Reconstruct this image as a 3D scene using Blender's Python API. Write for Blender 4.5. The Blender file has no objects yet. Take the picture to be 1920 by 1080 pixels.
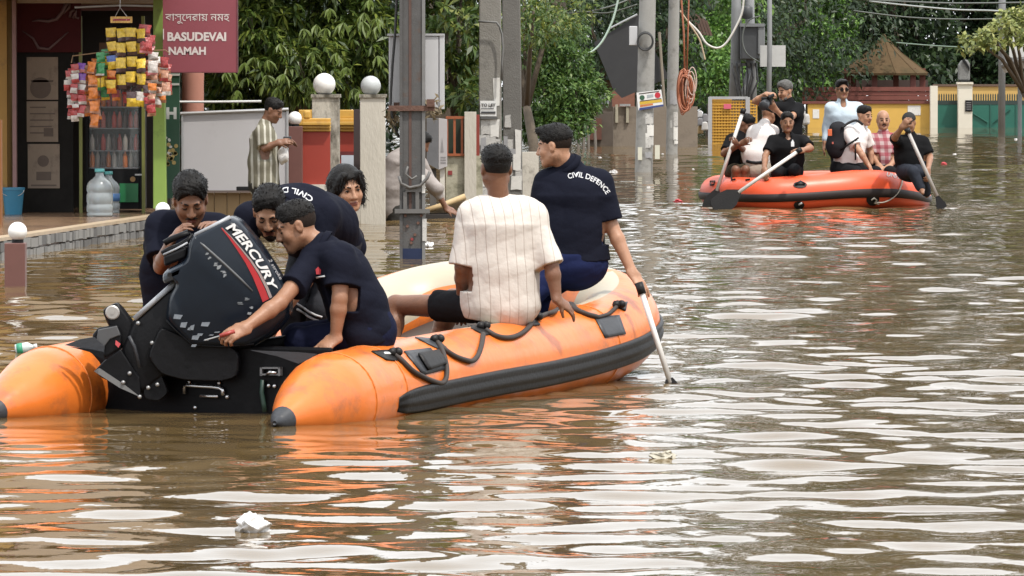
import bpy, bmesh, math, random
import numpy as np
from mathutils import Vector, Matrix
from mathutils.bvhtree import BVHTree
from math import radians as R, sin, cos, pi, atan, tan, sqrt

random.seed(7)
rng = np.random.default_rng(7)
SC = bpy.context.scene
COL = SC.collection

# ------------------------------------------------------------------ camera, sky, sun, exposure
F_PX = 10000.0            # long lens: focal length in photo pixels (1920 wide)
HORIZON = 115.0
CAM_H = 1.75
TILT = atan((540 - HORIZON) / F_PX)
cam_d = bpy.data.cameras.new('camera')
cam_d.sensor_width = 36.0
cam_d.lens = 36.0 * F_PX / 1920.0
cam_d.clip_start = 0.5
cam_d.clip_end = 5000
cam = bpy.data.objects.new('camera', cam_d)
COL.objects.link(cam)
cam.location = (0, 0, CAM_H)
cam.rotation_euler = (pi / 2 - TILT, 0, 0)
SC.camera = cam

SUN_EL, SUN_AZ = 62.0, 140.0      # azimuth clockwise from +Y (view direction): behind the camera, to the right
w = bpy.data.worlds.new('World')
SC.world = w
w.use_nodes = True
nt = w.node_tree
nt.nodes.clear()
sky = nt.nodes.new('ShaderNodeTexSky')
sky.sky_type = 'NISHITA'
sky.sun_disc = False
sky.sun_elevation = R(SUN_EL)
sky.sun_rotation = R(SUN_AZ)
sky.air_density = 1.0
sky.dust_density = 6.0
veil = nt.nodes.new('ShaderNodeMixRGB')           # thin white monsoon cloud over the whole sky
veil.inputs[0].default_value = 0.68
veil.inputs[2].default_value = (27.2, 28.2, 29.2, 1)
bg = nt.nodes.new('ShaderNodeBackground')
bg.inputs[1].default_value = 0.115
wo = nt.nodes.new('ShaderNodeOutputWorld')
nt.links.new(sky.outputs[0], veil.inputs[1])
nt.links.new(veil.outputs[0], bg.inputs[0])
nt.links.new(bg.outputs[0], wo.inputs[0])

sun_d = bpy.data.lights.new('sun', 'SUN')
sun_d.energy = 4.7
sun_d.angle = R(2.0)
sun_d.color = (1.0, 0.95, 0.87)
sun = bpy.data.objects.new('sun', sun_d)
COL.objects.link(sun)
sd = Vector((sin(R(SUN_AZ)) * cos(R(SUN_EL)), cos(R(SUN_AZ)) * cos(R(SUN_EL)), sin(R(SUN_EL))))
sun.rotation_euler = sd.to_track_quat('Z', 'Y').to_euler()

SC.view_settings.view_transform = 'Standard'
SC.view_settings.look = 'None'
SC.view_settings.exposure = -0.36
SC.view_settings.gamma = 1.0
SC.view_settings.use_curve_mapping = False
SC.render.engine = 'CYCLES'
SC.cycles.use_denoising = True
SC.cycles.max_bounces = 6
SC.cycles.diffuse_bounces = 3
SC.cycles.glossy_bounces = 4
SC.cycles.transmission_bounces = 6
SC.cycles.transparent_max_bounces = 8
SC.cycles.caustics_reflective = False
SC.cycles.caustics_refractive = False
SC.cycles.sample_clamp_indirect = 8.0

# ------------------------------------------------------------------ measuring helpers
FWD = Vector((0, cos(TILT), -sin(TILT)))
UPV = Vector((0, sin(TILT), cos(TILT)))
CAM = Vector((0, 0, CAM_H))


def ray(px, py):
    return FWD + Vector((1, 0, 0)) * ((px - 960) / F_PX) + UPV * ((540 - py) / F_PX)


def W(px, py, Y):
    """world point seen at photo pixel px, py that lies at distance Y"""
    d = ray(px, py)
    return CAM + d * (Y / d.y)


def Wz(px, py, z=0.0):
    """world point seen at photo pixel px, py that lies at height z"""
    d = ray(px, py)
    return CAM + d * ((z - CAM_H) / d.z)


def S(Y):
    return F_PX / Y      # pixels per metre


# ------------------------------------------------------------------ materials
MATS = {}


def mat(name, col, rough=0.6, var=0.12, scale=6.0, bump=0.0, bscale=40.0, metal=0.0, spec=0.5, detail=4.0,
        stain=None, sss=0.0, coat=0.0, emit=None, stretch=None):
    if name in MATS:
        return MATS[name]
    m = bpy.data.materials.new(name)
    m.use_nodes = True
    nt = m.node_tree
    N, L = nt.nodes, nt.links
    b = N['Principled BSDF']
    b.inputs['Roughness'].default_value = rough
    b.inputs['Metallic'].default_value = metal
    b.inputs['Specular IOR Level'].default_value = spec
    if coat:
        b.inputs['Coat Weight'].default_value = coat
        b.inputs['Coat Roughness'].default_value = 0.15
    if sss:
        b.inputs['Subsurface Weight'].default_value = sss
        b.inputs['Subsurface Radius'].default_value = (0.01, 0.004, 0.002)
        b.inputs['Subsurface Scale'].default_value = 0.4
    tc = N.new('ShaderNodeTexCoord')
    src = tc.outputs['Object']
    if stretch:
        mp = N.new('ShaderNodeMapping')
        mp.inputs['Scale'].default_value = stretch
        L.new(src, mp.inputs[0])
        src = mp.outputs[0]
    nz = N.new('ShaderNodeTexNoise')
    nz.inputs['Scale'].default_value = scale
    nz.inputs['Detail'].default_value = detail
    nz.inputs['Roughness'].default_value = 0.65
    L.new(src, nz.inputs['Vector'])
    mx = N.new('ShaderNodeMixRGB')
    c = Vector(col[:3])
    lo = c * (1 - var * 1.6)
    hi = c * (1 + var * 1.6)
    mx.inputs[1].default_value = (*lo, 1)
    mx.inputs[2].default_value = (*[min(x, 1) for x in hi], 1)
    L.new(nz.outputs['Fac'], mx.inputs[0])
    out = mx.outputs[0]
    if stain:                       # (colour, scale, threshold) blotches of dirt or wear
        n2 = N.new('ShaderNodeTexNoise')
        n2.inputs['Scale'].default_value = stain[1]
        n2.inputs['Detail'].default_value = 6
        n2.inputs['Roughness'].default_value = 0.7
        L.new(src, n2.inputs['Vector'])
        rp = N.new('ShaderNodeValToRGB')
        rp.color_ramp.elements[0].position = stain[2]
        rp.color_ramp.elements[0].color = (0, 0, 0, 1)
        rp.color_ramp.elements[1].position = min(stain[2] + 0.16, 1)
        L.new(n2.outputs['Fac'], rp.inputs[0])
        m2 = N.new('ShaderNodeMixRGB')
        m2.inputs[2].default_value = (*stain[0], 1)
        L.new(rp.outputs[0], m2.inputs[0])
        L.new(out, m2.inputs[1])
        out = m2.outputs[0]
    L.new(out, b.inputs['Base Color'])
    if bump:
        nb = N.new('ShaderNodeTexNoise')
        nb.inputs['Scale'].default_value = bscale
        nb.inputs['Detail'].default_value = 5
        L.new(src, nb.inputs['Vector'])
        bp = N.new('ShaderNodeBump')
        bp.inputs['Strength'].default_value = bump
        bp.inputs['Distance'].default_value = 0.02
        L.new(nb.outputs['Fac'], bp.inputs['Height'])
        L.new(bp.outputs[0], b.inputs['Normal'])
    MATS[name] = m
    return m


# ------------------------------------------------------------------ object helpers
def link(o, parent=None):
    COL.objects.link(o)
    if parent is not None:
        o.parent = parent
        o.matrix_parent_inverse = parent.matrix_basis.inverted()
    return o


def tag(o, label=None, cat=None, group=None, kind=None):
    if label:
        o['label'] = label
    if cat:
        o['category'] = cat
    if group:
        o['group'] = group
    if kind:
        o['kind'] = kind
    return o


def empty(name, loc, label, cat, group=None, rz=0.0):
    o = bpy.data.objects.new(name, None)
    o.location = loc
    o.rotation_euler = (0, 0, rz)
    o.empty_display_size = 0.1
    COL.objects.link(o)
    return tag(o, label, cat, group)


def mesh_obj(name, verts, faces, m, parent=None, smooth=False, mats=None, fmat=None):
    """verts in world space; the object's origin goes to the middle of its base"""
    me = bpy.data.meshes.new(name)
    v = np.asarray(verts, dtype=np.float64).reshape(-1, 3)
    c = np.array([(v[:, 0].min() + v[:, 0].max()) / 2, (v[:, 1].min() + v[:, 1].max()) / 2, v[:, 2].min()])
    me.from_pydata((v - c).tolist(), [], faces if isinstance(faces, list) else faces.tolist())
    for x in (mats or [m]):
        me.materials.append(x)
    if fmat is not None:
        me.polygons.foreach_set('material_index', np.asarray(fmat, dtype=np.int32))
    if smooth:
        me.polygons.foreach_set('use_smooth', [True] * len(me.polygons))
    me.update()
    o = bpy.data.objects.new(name, me)
    o.location = c
    return link(o, parent)


class MB:
    """gathers shapes into ONE mesh"""

    def __init__(s):
        s.v, s.f = [], []

    def add(s, v, f):
        n = len(s.v)
        s.v += [tuple(x) for x in v]
        s.f += [tuple(i + n for i in q) for q in f]
        return s

    def box(s, lo, hi):
        x0, y0, z0 = lo
        x1, y1, z1 = hi
        return s.add([(x0, y0, z0), (x1, y0, z0), (x1, y1, z0), (x0, y1, z0), (x0, y0, z1), (x1, y0, z1), (x1, y1, z1), (x0, y1, z1)],
                     [(0, 3, 2, 1), (4, 5, 6, 7), (0, 1, 5, 4), (1, 2, 6, 5), (2, 3, 7, 6), (3, 0, 4, 7)])

    def pbox(s, x0, y0, x1, y1, Y, dep, zlo=None):
        """box whose front face at distance Y covers the photo pixels x0..x1, y0..y1"""
        a = W(x0, y0, Y)
        b = W(x1, y1, Y)
        return s.box((a.x, Y, b.z if zlo is None else zlo), (b.x, Y + dep, a.z))

    def tube(s, pts, r, n=8, caps=True, closed=False):
        pts = [Vector(p) for p in pts]
        k = len(pts)
        rr = r if hasattr(r, '__len__') else [r] * k
        base = len(s.v)
        prev = None
        for i, p in enumerate(pts):
            if closed:
                t = (pts[(i + 1) % k] - pts[i - 1]).normalized()
            else:
                t = (pts[min(i + 1, k - 1)] - pts[max(i - 1, 0)]).normalized()
            if prev is None:
                a = Vector((0, 0, 1)) if abs(t.z) < 0.9 else Vector((1, 0, 0))
            else:
                a = prev
            a = (a - t * a.dot(t)).normalized()
            prev = a
            b = t.cross(a)
            for j in range(n):
                q = 2 * pi * j / n
                s.v.append(tuple(p + (a * cos(q) + b * sin(q)) * rr[i]))
        for i in range(k if closed else k - 1):
            for j in range(n):
                i2 = (i + 1) % k
                s.f.append((base + i * n + j, base + i * n + (j + 1) % n, base + i2 * n + (j + 1) % n, base + i2 * n + j))
        if caps and not closed:
            s.f.append(tuple(base + j for j in range(n))[::-1])
            s.f.append(tuple(base + (k - 1) * n + j for j in range(n)))
        return s

    def lathe(s, c, prof, n=20, axis=None):
        """prof: list of (radius, height) from bottom to top round c"""
        c = Vector(c)
        ax = Vector(axis).normalized() if axis is not None else Vector((0, 0, 1))
        a = ax.orthogonal().normalized()
        b = ax.cross(a)
        base = len(s.v)
        for (r, h) in prof:
            for j in range(n):
                q = 2 * pi * j / n
                s.v.append(tuple(c + ax * h + (a * cos(q) + b * sin(q)) * r))
        for i in range(len(prof) - 1):
            for j in range(n):
                s.f.append((base + i * n + j, base + i * n + (j + 1) % n, base + (i + 1) * n + (j + 1) % n, base + (i + 1) * n + j))
        s.f.append(tuple(base + j for j in range(n))[::-1])
        s.f.append(tuple(base + (len(prof) - 1) * n + j for j in range(n)))
        return s

    def ball(s, c, r, n=20, m=12, sq=(1, 1, 1)):
        c = Vector(c)
        base = len(s.v)
        s.v.append(tuple(c - Vector((0, 0, r * sq[2]))))
        for i in range(1, m):
            t = -pi / 2 + pi * i / m
            for j in range(n):
                q = 2 * pi * j / n
                s.v.append((c.x + r * sq[0] * cos(t) * cos(q), c.y + r * sq[1] * cos(t) * sin(q), c.z + r * sq[2] * sin(t)))
        s.v.append(tuple(c + Vector((0, 0, r * sq[2]))))
        top = len(s.v) - 1
        for j in range(n):
            s.f.append((base, base + 1 + (j + 1) % n, base + 1 + j))
            s.f.append((top, base + 1 + (m - 2) * n + j, base + 1 + (m - 2) * n + (j + 1) % n))
        for i in range(m - 2):
            for j in range(n):
                a = base + 1 + i * n
                s.f.append((a + j, a + (j + 1) % n, a + n + (j + 1) % n, a + n + j))
        return s

    def poly(s, px, Y, dep, back=None):
        """prism: outline of photo pixels at distance Y, pushed back by dep"""
        p = [W(x, y, Y) for x, y in px]
        ar = sum(p[i].x * p[(i + 1) % len(p)].z - p[(i + 1) % len(p)].x * p[i].z for i in range(len(p)))
        if ar < 0:
            p = p[::-1]
        n = len(p)
        q = [v + Vector((0, dep, 0)) for v in p]
        return s.add(p + q, [tuple(range(n)), tuple(range(2 * n - 1, n - 1, -1))] +
                     [(i, n + i, n + (i + 1) % n, (i + 1) % n) for i in range(n)])

    def build(s, name, m, parent=None, smooth=False, bevel=0.0, segs=2, angle=None):
        o = mesh_obj(name, s.v, s.f, m, parent, smooth)
        if bevel:
            b = o.modifiers.new('bevel', 'BEVEL')
            b.width = bevel
            b.segments = segs
            b.limit_method = 'ANGLE'
            b.angle_limit = R(35)
        if smooth and angle:
            o.data.set_sharp_from_angle(angle=R(angle))
        return o


def text_verts(body, size=1.0, offset=0.0, shear=0.0, align='LEFT', sub=0, space=1.0):
    """flat triangles of some lettering, in its own x, y plane"""
    c = bpy.data.curves.new('lettering', 'FONT')
    c.body = body
    c.size = size
    c.offset = offset
    c.shear = shear
    c.align_x = align
    c.space_character = space
    c.resolution_u = 3
    o = bpy.data.objects.new('lettering', c)
    COL.objects.link(o)
    dg = bpy.context.evaluated_depsgraph_get()
    me = bpy.data.meshes.new_from_object(o.evaluated_get(dg))
    bm = bmesh.new()
    bm.from_mesh(me)
    bmesh.ops.triangulate(bm, faces=bm.faces)
    for _ in range(sub):
        bmesh.ops.subdivide_edges(bm, edges=bm.edges, cuts=1)
        bmesh.ops.triangulate(bm, faces=bm.faces)
    bm.verts.index_update()
    v = [x.co.copy() for x in bm.verts]
    f = [tuple(y.index for y in x.verts) for x in bm.faces]
    bm.free()
    bpy.data.objects.remove(o)
    bpy.data.curves.remove(c)
    bpy.data.meshes.remove(me)
    return v, f


def lettering(name, body, m, parent, p0, xdir, ydir, width=None, size=0.1, **kw):
    """flat lettering laid on a face: p0 lower left corner, xdir along the line; scaled to a width if given"""
    v, f = text_verts(body, **kw)
    xs = [a.x for a in v]
    ys = [a.y for a in v]
    k = (width / (max(xs) - min(xs))) if width else size
    x0 = min(xs)
    X, Yd = Vector(xdir).normalized(), Vector(ydir).normalized()
    return mesh_obj(name, [tuple(Vector(p0) + X * (a.x - x0) * k + Yd * a.y * k) for a in v], f, m, parent)


def copy_tree(o, parent=None):
    c = o.copy()
    COL.objects.link(c)
    if parent is not None:
        c.parent = parent
    for ch in o.children:
        copy_tree(ch, c)
    return c
# ------------------------------------------------------------------ the setting: ground, flood water
mb = MB().box((-900, -60, -1.2), (900, 1600, -0.8))
tag(mb.build('ground', mat('mud', (0.12, 0.09, 0.06), 0.9)), kind='structure')


def water_material():
    m = bpy.data.materials.new('flood_water')
    m.use_nodes = True
    N, L = m.node_tree.nodes, m.node_tree.links
    b = N['Principled BSDF']
    b.inputs['Roughness'].default_value = 0.015
    b.inputs['IOR'].default_value = 1.38
    tc = N.new('ShaderNodeTexCoord')
    n1 = N.new('ShaderNodeTexNoise')
    n1.inputs['Scale'].default_value = 0.6
    n1.inputs['Detail'].default_value = 4
    L.new(tc.outputs['Object'], n1.inputs['Vector'])
    mx = N.new('ShaderNodeMixRGB')
    mx.inputs[1].default_value = (0.100, 0.066, 0.028, 1)
    mx.inputs[2].default_value = (0.142, 0.095, 0.041, 1)
    L.new(n1.outputs['Fac'], mx.inputs[0])
    L.new(mx.outputs[0], b.inputs['Base Color'])
    n2 = N.new('ShaderNodeTexNoise')
    n2.inputs['Scale'].default_value = 6.5
    n2.inputs['Detail'].default_value = 3
    n2.inputs['Roughness'].default_value = 0.45
    L.new(tc.outputs['Object'], n2.inputs['Vector'])
    bp = N.new('ShaderNodeBump')
    bp.inputs['Strength'].default_value = 0.035
    bp.inputs['Distance'].default_value = 0.05
    L.new(n2.outputs['Fac'], bp.inputs['Height'])
    L.new(bp.outputs[0], b.inputs['Normal'])
    return m


def axis_steps(parts):
    out = [parts[0][0]]
    for (a, b, s) in parts:
        n = max(1, int(round((b - a) / s)))
        out += [a + (b - a) * (i + 1) / n for i in range(n)]
    return np.array(out)


def build_water():
    xs = axis_steps([(-800, -60, 40), (-60, -12, 1.2), (-12, -4.2, 0.12), (-4.2, 4.2, 0.045), (4.2, 12, 0.12), (12, 60, 1.2), (60, 800, 40)])
    ys = axis_steps([(-50, 10, 4), (10, 17, 0.25), (17, 34, 0.04), (34, 66, 0.075), (66, 130, 0.16), (130, 200, 1.0), (200, 1500, 50)])
    X, Y = np.meshgrid(xs, ys)
    Z = np.zeros_like(X)
    g = np.random.default_rng(21)
    # wind ripples: many wave trains of 0.2 to 2 m, running mostly along the street
    for i in range(90):
        lam = 0.52 * 2 ** g.normal(0, 0.7)
        lam = min(max(lam, 0.22), 3.2)
        th = pi / 2 + g.normal(0, 0.6)
        k = 2 * pi / lam
        amp = 0.0112 * lam / 2 / pi * min(1.0, (0.9 / lam)) ** 0.4
        ph = g.uniform(0, 2 * pi)
        cell = np.maximum(np.interp(Y, [0, 17, 34, 34.1, 66, 66.1, 130, 130.1], [.25, .04, .04, .075, .075, .16, .16, 1]),
                          np.where(np.abs(X) < 4.2, 0.045, np.where(np.abs(X) < 12, 0.12, 1.2)))
        fade = np.clip((lam / cell - 3.0) / 2.0, 0, 1)
        Z += amp * fade * np.sin(k * (X * cos(th) + Y * sin(th)) + ph + 0.6 * np.sin(0.9 * X + ph) + 0.5 * np.sin(0.7 * Y + 2 * ph))
    # gusts: calm and ruffled patches, calmer in the lee of the near boat
    gust = 0.85 + 0.3 * np.sin(0.45 * X + 0.23 * Y + 1.0) * np.sin(0.31 * Y - 0.6 * X + 0.4) + 0.1 * np.sin(1.3 * X + 0.8 * Y)
    lee = 1 - 0.62 * np.exp(-(((X + 1.3) / 1.7) ** 2 + ((Y - 25.4) / 1.5) ** 2))
    Z *= gust * lee
    # bow wave and wake of the far boat, rings round the paddle blades
    for (cx, cy, a, l) in ((5.15, 63.2, 0.012, 0.5), (2.35, 63.4, 0.010, 0.45), (0.86, 29.3, 0.004, 0.16)):
        rr = np.hypot(X - cx, Y - cy)
        Z += a * np.sin(2 * pi * rr / l) * np.exp(-rr / (l * 2.2))
    nx, ny = len(xs), len(ys)
    idx = np.arange(nx * ny).reshape(ny, nx)
    f = np.stack([idx[:-1, :-1].ravel(), idx[:-1, 1:].ravel(), idx[1:, 1:].ravel(), idx[1:, :-1].ravel()], 1)
    me = bpy.data.meshes.new('water')
    me.vertices.add(nx * ny)
    me.vertices.foreach_set('co', np.stack([X.ravel(), Y.ravel(), Z.ravel()], 1).astype(np.float32).ravel())
    me.loops.add(f.size)
    me.loops.foreach_set('vertex_index', f.ravel().astype(np.int32))
    me.polygons.add(len(f))
    me.polygons.foreach_set('loop_start', np.arange(0, f.size, 4, dtype=np.int32))
    me.polygons.foreach_set('use_smooth', np.ones(len(f), dtype=bool))
    me.materials.append(water_material())
    me.update(calc_edges=True)
    o = bpy.data.objects.new('water', me)
    COL.objects.link(o)
    tag(o, kind='structure')


build_water()
# ------------------------------------------------------------------ shop, walls, posts on the left
M_DARK = mat('dark_interior', (0.012, 0.010, 0.009), 0.8)
M_CONC = mat('concrete', (0.21, 0.20, 0.18), 0.85, 0.18, 5, 0.35, 60, stain=((0.07, 0.065, 0.055), 2.2, 0.55))
M_WHITEW = mat('white_plaster', (0.55, 0.52, 0.46), 0.8, 0.1, 4, 0.2, 50, stain=((0.16, 0.14, 0.11), 2.4, 0.56))
M_GLOBE = mat('globe_plastic', (0.74, 0.73, 0.71), 0.35, 0.04, 8, stain=((0.56, 0.53, 0.47), 7, 0.56))
M_BROWNT = mat('brown_tile', (0.13, 0.055, 0.045), 0.45, 0.12, 9)
M_BLACK = mat('black_rubber', (0.010, 0.010, 0.011), 0.5, 0.2, 8, spec=.2)
M_BLKCAB = mat('black_cable', (0.02, 0.02, 0.02), 0.6)
M_STEEL = mat('galvanised', (0.42, 0.42, 0.42), 0.4, 0.1, 10, metal=0.6)
M_LIME = mat('lime_paint', (0.21, 0.32, 0.065), 0.5, 0.12, 3, stain=((0.10, 0.16, 0.04), 3, 0.55))
M_PAPER = mat('paper', (0.62, 0.61, 0.58), 0.85, 0.14, 12, stain=((0.25, 0.24, 0.23), 14, 0.56))
M_PAPER2 = mat('worn_paper', (0.46, 0.45, 0.43), 0.85, 0.2, 18, stain=((0.14, 0.14, 0.14), 20, 0.52))


def platform():
    root = empty('platform', (-4.6, 50, 0), 'low paved shop platform with grey stone edging above the water', 'platform')
    e0, e1 = Wz(-40, 452, .19), Wz(292, 404, .19)
    dv = (e1 - e0).normalized()
    nv = Vector((-dv.y, dv.x, 0))
    zt = .19
    a, b = e0 - dv * 1.2, e1 + dv * .5
    v = [a, b, Vector((b.x - .1, 62, 0)), Vector((a.x - 7, 62, 0)), Vector((a.x - 7, a.y, 0))]
    top = [Vector((p.x, p.y, zt)) for p in v]
    bot = [Vector((p.x, p.y, -.8)) for p in v]
    MB().add(bot + top, [(4, 3, 2, 1, 0), (5, 6, 7, 8, 9)] + [(i, (i + 1) % 5, 5 + (i + 1) % 5, 5 + i) for i in range(5)]).build(
        'slab', mat('wet_brown_tiles', (0.20, 0.125, 0.075), 0.22, 0.25, 2.5, spec=0.6, stain=((0.10, 0.06, 0.04), 1.4, 0.5)), root)
    # nosing of the top tiles
    n2 = MB()
    q = nv * -.03
    n2.add([a + q + Vector((0, 0, .004)), b + q + Vector((0, 0, .004)), b + nv * .12 + Vector((0, 0, .004)), a + nv * .12 + Vector((0, 0, .004)),
            a + q + Vector((0, 0, -.025)), b + q + Vector((0, 0, -.025)), b + nv * .12 + Vector((0, 0, -.025)), a + nv * .12 + Vector((0, 0, -.025))],
           [(0, 1, 2, 3), (4, 7, 6, 5), (0, 4, 5, 1), (1, 5, 6, 2), (2, 6, 7, 3), (3, 7, 4, 0)]).build(
        'nosing', mat('cream_nosing', (0.40, 0.31, 0.21), 0.4, 0.2, 6), root)
    # the upright stones of the edging, two courses
    ms = [mat('edge_stone_%s' % n, c, 0.6, 0.2, 20) for n, c in (('pale', (0.215, 0.21, 0.20)), ('grey', (0.145, 0.143, 0.138)), ('dark', (0.10, 0.098, 0.095)))]
    ln = (b - a).length
    base = []
    for k, m in enumerate(ms):
        mb = MB().box((-.5, -.5, 0), (.5, .5, 1))
        me = bpy.data.meshes.new('stone')
        me.from_pydata(mb.v, [], mb.f)
        me.materials.append(m)
        base.append(me)
    r = random.Random(4)
    for course in (0, 1):
        s = 0.0
        while s < ln - .05:
            wd = r.uniform(.09, .19)
            p = a + dv * (s + wd / 2) + nv * r.uniform(-.022, -.006)
            o = bpy.data.objects.new('stone', base[r.choice([0, 0, 1, 1, 2])])
            o.location = (p.x, p.y, (.075 if course else -.09) + r.uniform(-.008, .008))
            o.rotation_euler = (0, 0, math.atan2(dv.y, dv.x) + r.uniform(-.04, .04))
            o.scale = (wd - .014, .05, .082 if course else .15)
            link(o)
            o.parent = root
            o.matrix_parent_inverse = root.matrix_basis.inverted()
            s += wd
    return root


platform()

YS = 55.0   # the shop front


def shop():
    root = empty('shop', (-4.6, YS, 0.19), 'small open shop with dark red fascia and black interior above the paved platform', 'shop')
    zb = .19
    mb = MB()
    # back, left side, ceiling
    mb.pbox(-150, -300, 320, 400, YS + 1.9, .15, zb)
    mb.build('back_wall', mat('shop_back', (0.022, 0.018, 0.016), 0.8), root)
    MB().pbox(-400, -330, 14, 400, YS - .25, 2.2, zb).build('side_wall', mat('ochre_wall', (0.28, 0.16, 0.04), 0.75, 0.15, 3, stain=((0.10, 0.06, 0.03), 2, 0.55)), root)
    MB().pbox(21, -330, 31, 400, YS - .3, .1, zb).build('door_post', mat('mauve_paint', (0.21, 0.12, 0.115), 0.6, 0.2), root)
    MB().pbox(31, -330, 310, 6, YS - .05, 2.2).build('upper_wall', mat('upper_plaster', (0.35, 0.28, 0.22), 0.8), root)
    # fascia with a script flourish
    f = MB().pbox(31, 6, 152, 98, YS + .0, .05).build('fascia', mat('dark_red_board', (0.05, 0.008, 0.009), 0.6, 0.25, 4, spec=.1), root)
    mcol = mat('faded_script', (0.10, 0.055, 0.055), 0.6)
    sw = MB()
    c1 = [W(x, y, YS - .012) for x, y in ((60, 40), (72, 38), (90, 40), (106, 36), (116, 24), (124, 8), (131, 5), (130, 14), (119, 26))]
    sw.tube(c1, [.006, .012, .016, .018, .02, .022, .012, .014, .006], 6)
    c2 = [W(x, y, YS - .012) for x, y in ((140, 18), (133, 22), (131, 32), (137, 34), (144, 20), (142, 33), (148, 34))]
    sw.tube(c2, .014, 6)
    c3 = [W(x, y, YS - .012) for x, y in ((42, 58), (62, 72), (72, 90), (92, 92), (112, 74), (128, 60))]
    sw.tube(c3, [.005, .012, .016, .014, .01, .005], 6)
    sw.build('script_flourish', mcol, f, True)
    MB().pbox(152, 8, 310, 20, YS + .02, .05).build('fascia_strip', mat('dull_red_board', (0.07, 0.018, 0.016), 0.6, 0.2), root)
    MB().tube([W(140, 14, YS - .1), W(225, 10, YS - .1), W(306, 12, YS - .1)], .012, 6).build('awning_rail', M_STEEL, root)
    # shutter leaf that carries the posters
    MB().pbox(31, 98, 138, 398, YS + .05, .05, zb).build('shutter', mat('black_shutter', (0.012, 0.011, 0.010), 0.6, 0.4, 6, spec=.08), root)
    for x in (150.5, 268):
        MB().pbox(x - 3, 30, x + 4, 392, YS + .02, .05, zb).build('frame_post', mat('olive_paint', (0.16, 0.17, 0.04), 0.5, 0.2), root)
    mi = MB().pbox(186, 80, 200, 100, YS + .9, .03)
    mi.build('wall_picture', mat('brown_frame', (0.16, 0.08, 0.04), 0.5), root)
    # shelves of goods in the dark
    sh = MB()
    for y in (150, 205):
        sh.pbox(160, y, 264, y + 3, YS + 1.2, .4)
    sh.build('shelf', mat('shelf_wood', (0.07, 0.045, 0.03), 0.6), root)
    return root


shop()

# posters on the shutter
POS = mat('brown_poster', (0.21, 0.165, 0.125), 0.8, 0.15, 5, stain=((0.10, 0.075, 0.06), 4, 0.52))
for i, (x0, y0, x1, y1, lab) in enumerate(((50, 107, 109, 187, 'faded brown poster with a bowl picture, topmost on the black shutter'),
                                           (50, 190, 109, 266, 'faded brown poster of handwritten lines, middle one on the black shutter'),
                                           (52, 270, 112, 353, 'faded brown poster with a round portrait, lowest on the black shutter'))):
    o = MB().pbox(x0, y0, x1, y1, YS + .035, .008).build('poster', POS)
    tag(o, lab, 'poster', 'posters on the shutter')
    mk = mat('poster_ink', (0.10, 0.075, 0.06), 0.8, 0.2)
    pr = MB()
    if i == 0:
        pr.lathe(W(76, 165, YS + .033), [(.11, -.001), (.11, .001)], 20, (0, 1, 0))
        pr.pbox(58, 150, 100, 154, YS + .032, .002)
    elif i == 1:
        for k in range(5):
            pr.pbox(56, 200 + k * 12, 56 + 30 + (k * 37) % 20, 202.5 + k * 12, YS + .032, .002)
        pr.pbox(82, 240, 100, 256, YS + .031, .002)
    else:
        pr.lathe(W(81, 302, YS + .033), [(.06, -.001), (.06, .001)], 20, (0, 1, 0))
        pr.pbox(68, 322, 96, 338, YS + .032, .002)
        pr.pbox(58, 346, 106, 349, YS + .031, .002)
    pr.build('print', mk, o)


def fridge():
    root = empty('drinks_cooler', W(218, 390, YS + .3), 'glass-door drinks cooler with red and orange bottles and a green base panel', 'cooler')
    Y = YS + .25
    mbk = mat('cooler_black', (0.012, 0.012, 0.013), 0.45, spec=.12)
    sh = MB()
    sh.pbox(160, 150, 166, 392, Y, .55)
    sh.pbox(262, 150, 268, 392, Y, .55)
    sh.pbox(166, 150, 262, 158, Y, .55)
    sh.pbox(166, 318, 262, 392, Y + .02, .5)
    sh.pbox(166, 158, 262, 318, Y + .5, .04)
    sh.build('cabinet', mbk, root)
    MB().pbox(224, 344, 259, 379, Y - .005, .02).build('base_panel', mat('green_panel', (0.015, 0.16, 0.055), 0.4), root)
    MB().lathe(W(249, 336, Y + .012), [(.028, -.008), (.028, .008)], 16, (0, 1, 0)).build('badge', mat('gold_badge', (0.30, 0.17, 0.06), 0.4), root)
    MB().pbox(253, 326, 268, 329, Y - .01, .02).build('handle', M_STEEL, root)
    cols = [(0.45, 0.03, 0.02), (0.60, 0.15, 0.015), (0.06, 0.03, 0.03), (0.45, 0.09, 0.07), (0.40, 0.36, 0.33)]
    bm = [mat('bottle_%d' % i, c, 0.25, 0.15) for i, c in enumerate(cols)]
    for r, y in enumerate((200, 240, 282, 314)):
        sl = MB().pbox(167, y, 261, y + 2, Y + .1, .35).build('shelf', mat('wire_shelf', (0.20, 0.19, 0.2), 0.4), root)
        for k in range(9):
            x = 173 + k * 10.3
            c = W(x, y, Y + .14 + .04 * (k % 2))
            MB().lathe(c, [(.022, 0), (.026, .01), (.026, .10), (.022, .125), (.010, .15), (.010, .17)], 8).build('bottle', bm[(k * 3 + r * 2 + k // 3) % 5], sl, True)
    g = bpy.data.materials.new('cooler_glass')
    g.use_nodes = True
    b = g.node_tree.nodes['Principled BSDF']
    b.inputs['Base Color'].default_value = (0.55, 0.6, 0.62, 1)
    b.inputs['Roughness'].default_value = 0.05
    b.inputs['Alpha'].default_value = 0.10
    b.inputs['Specular IOR Level'].default_value = 0.15
    MB().pbox(167, 159, 261, 317, Y + .02, .006).build('glass_door', g, root)


fridge()

# lime green post, green board, red sign, pink column
o = tag(MB().poly([(287, -200), (303, -200), (312, 392), (287, 392)], YS - .55, .16).build('post', M_LIME, bevel=.01),
        'lime green painted post at the right end of the shop front', 'post')


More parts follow.
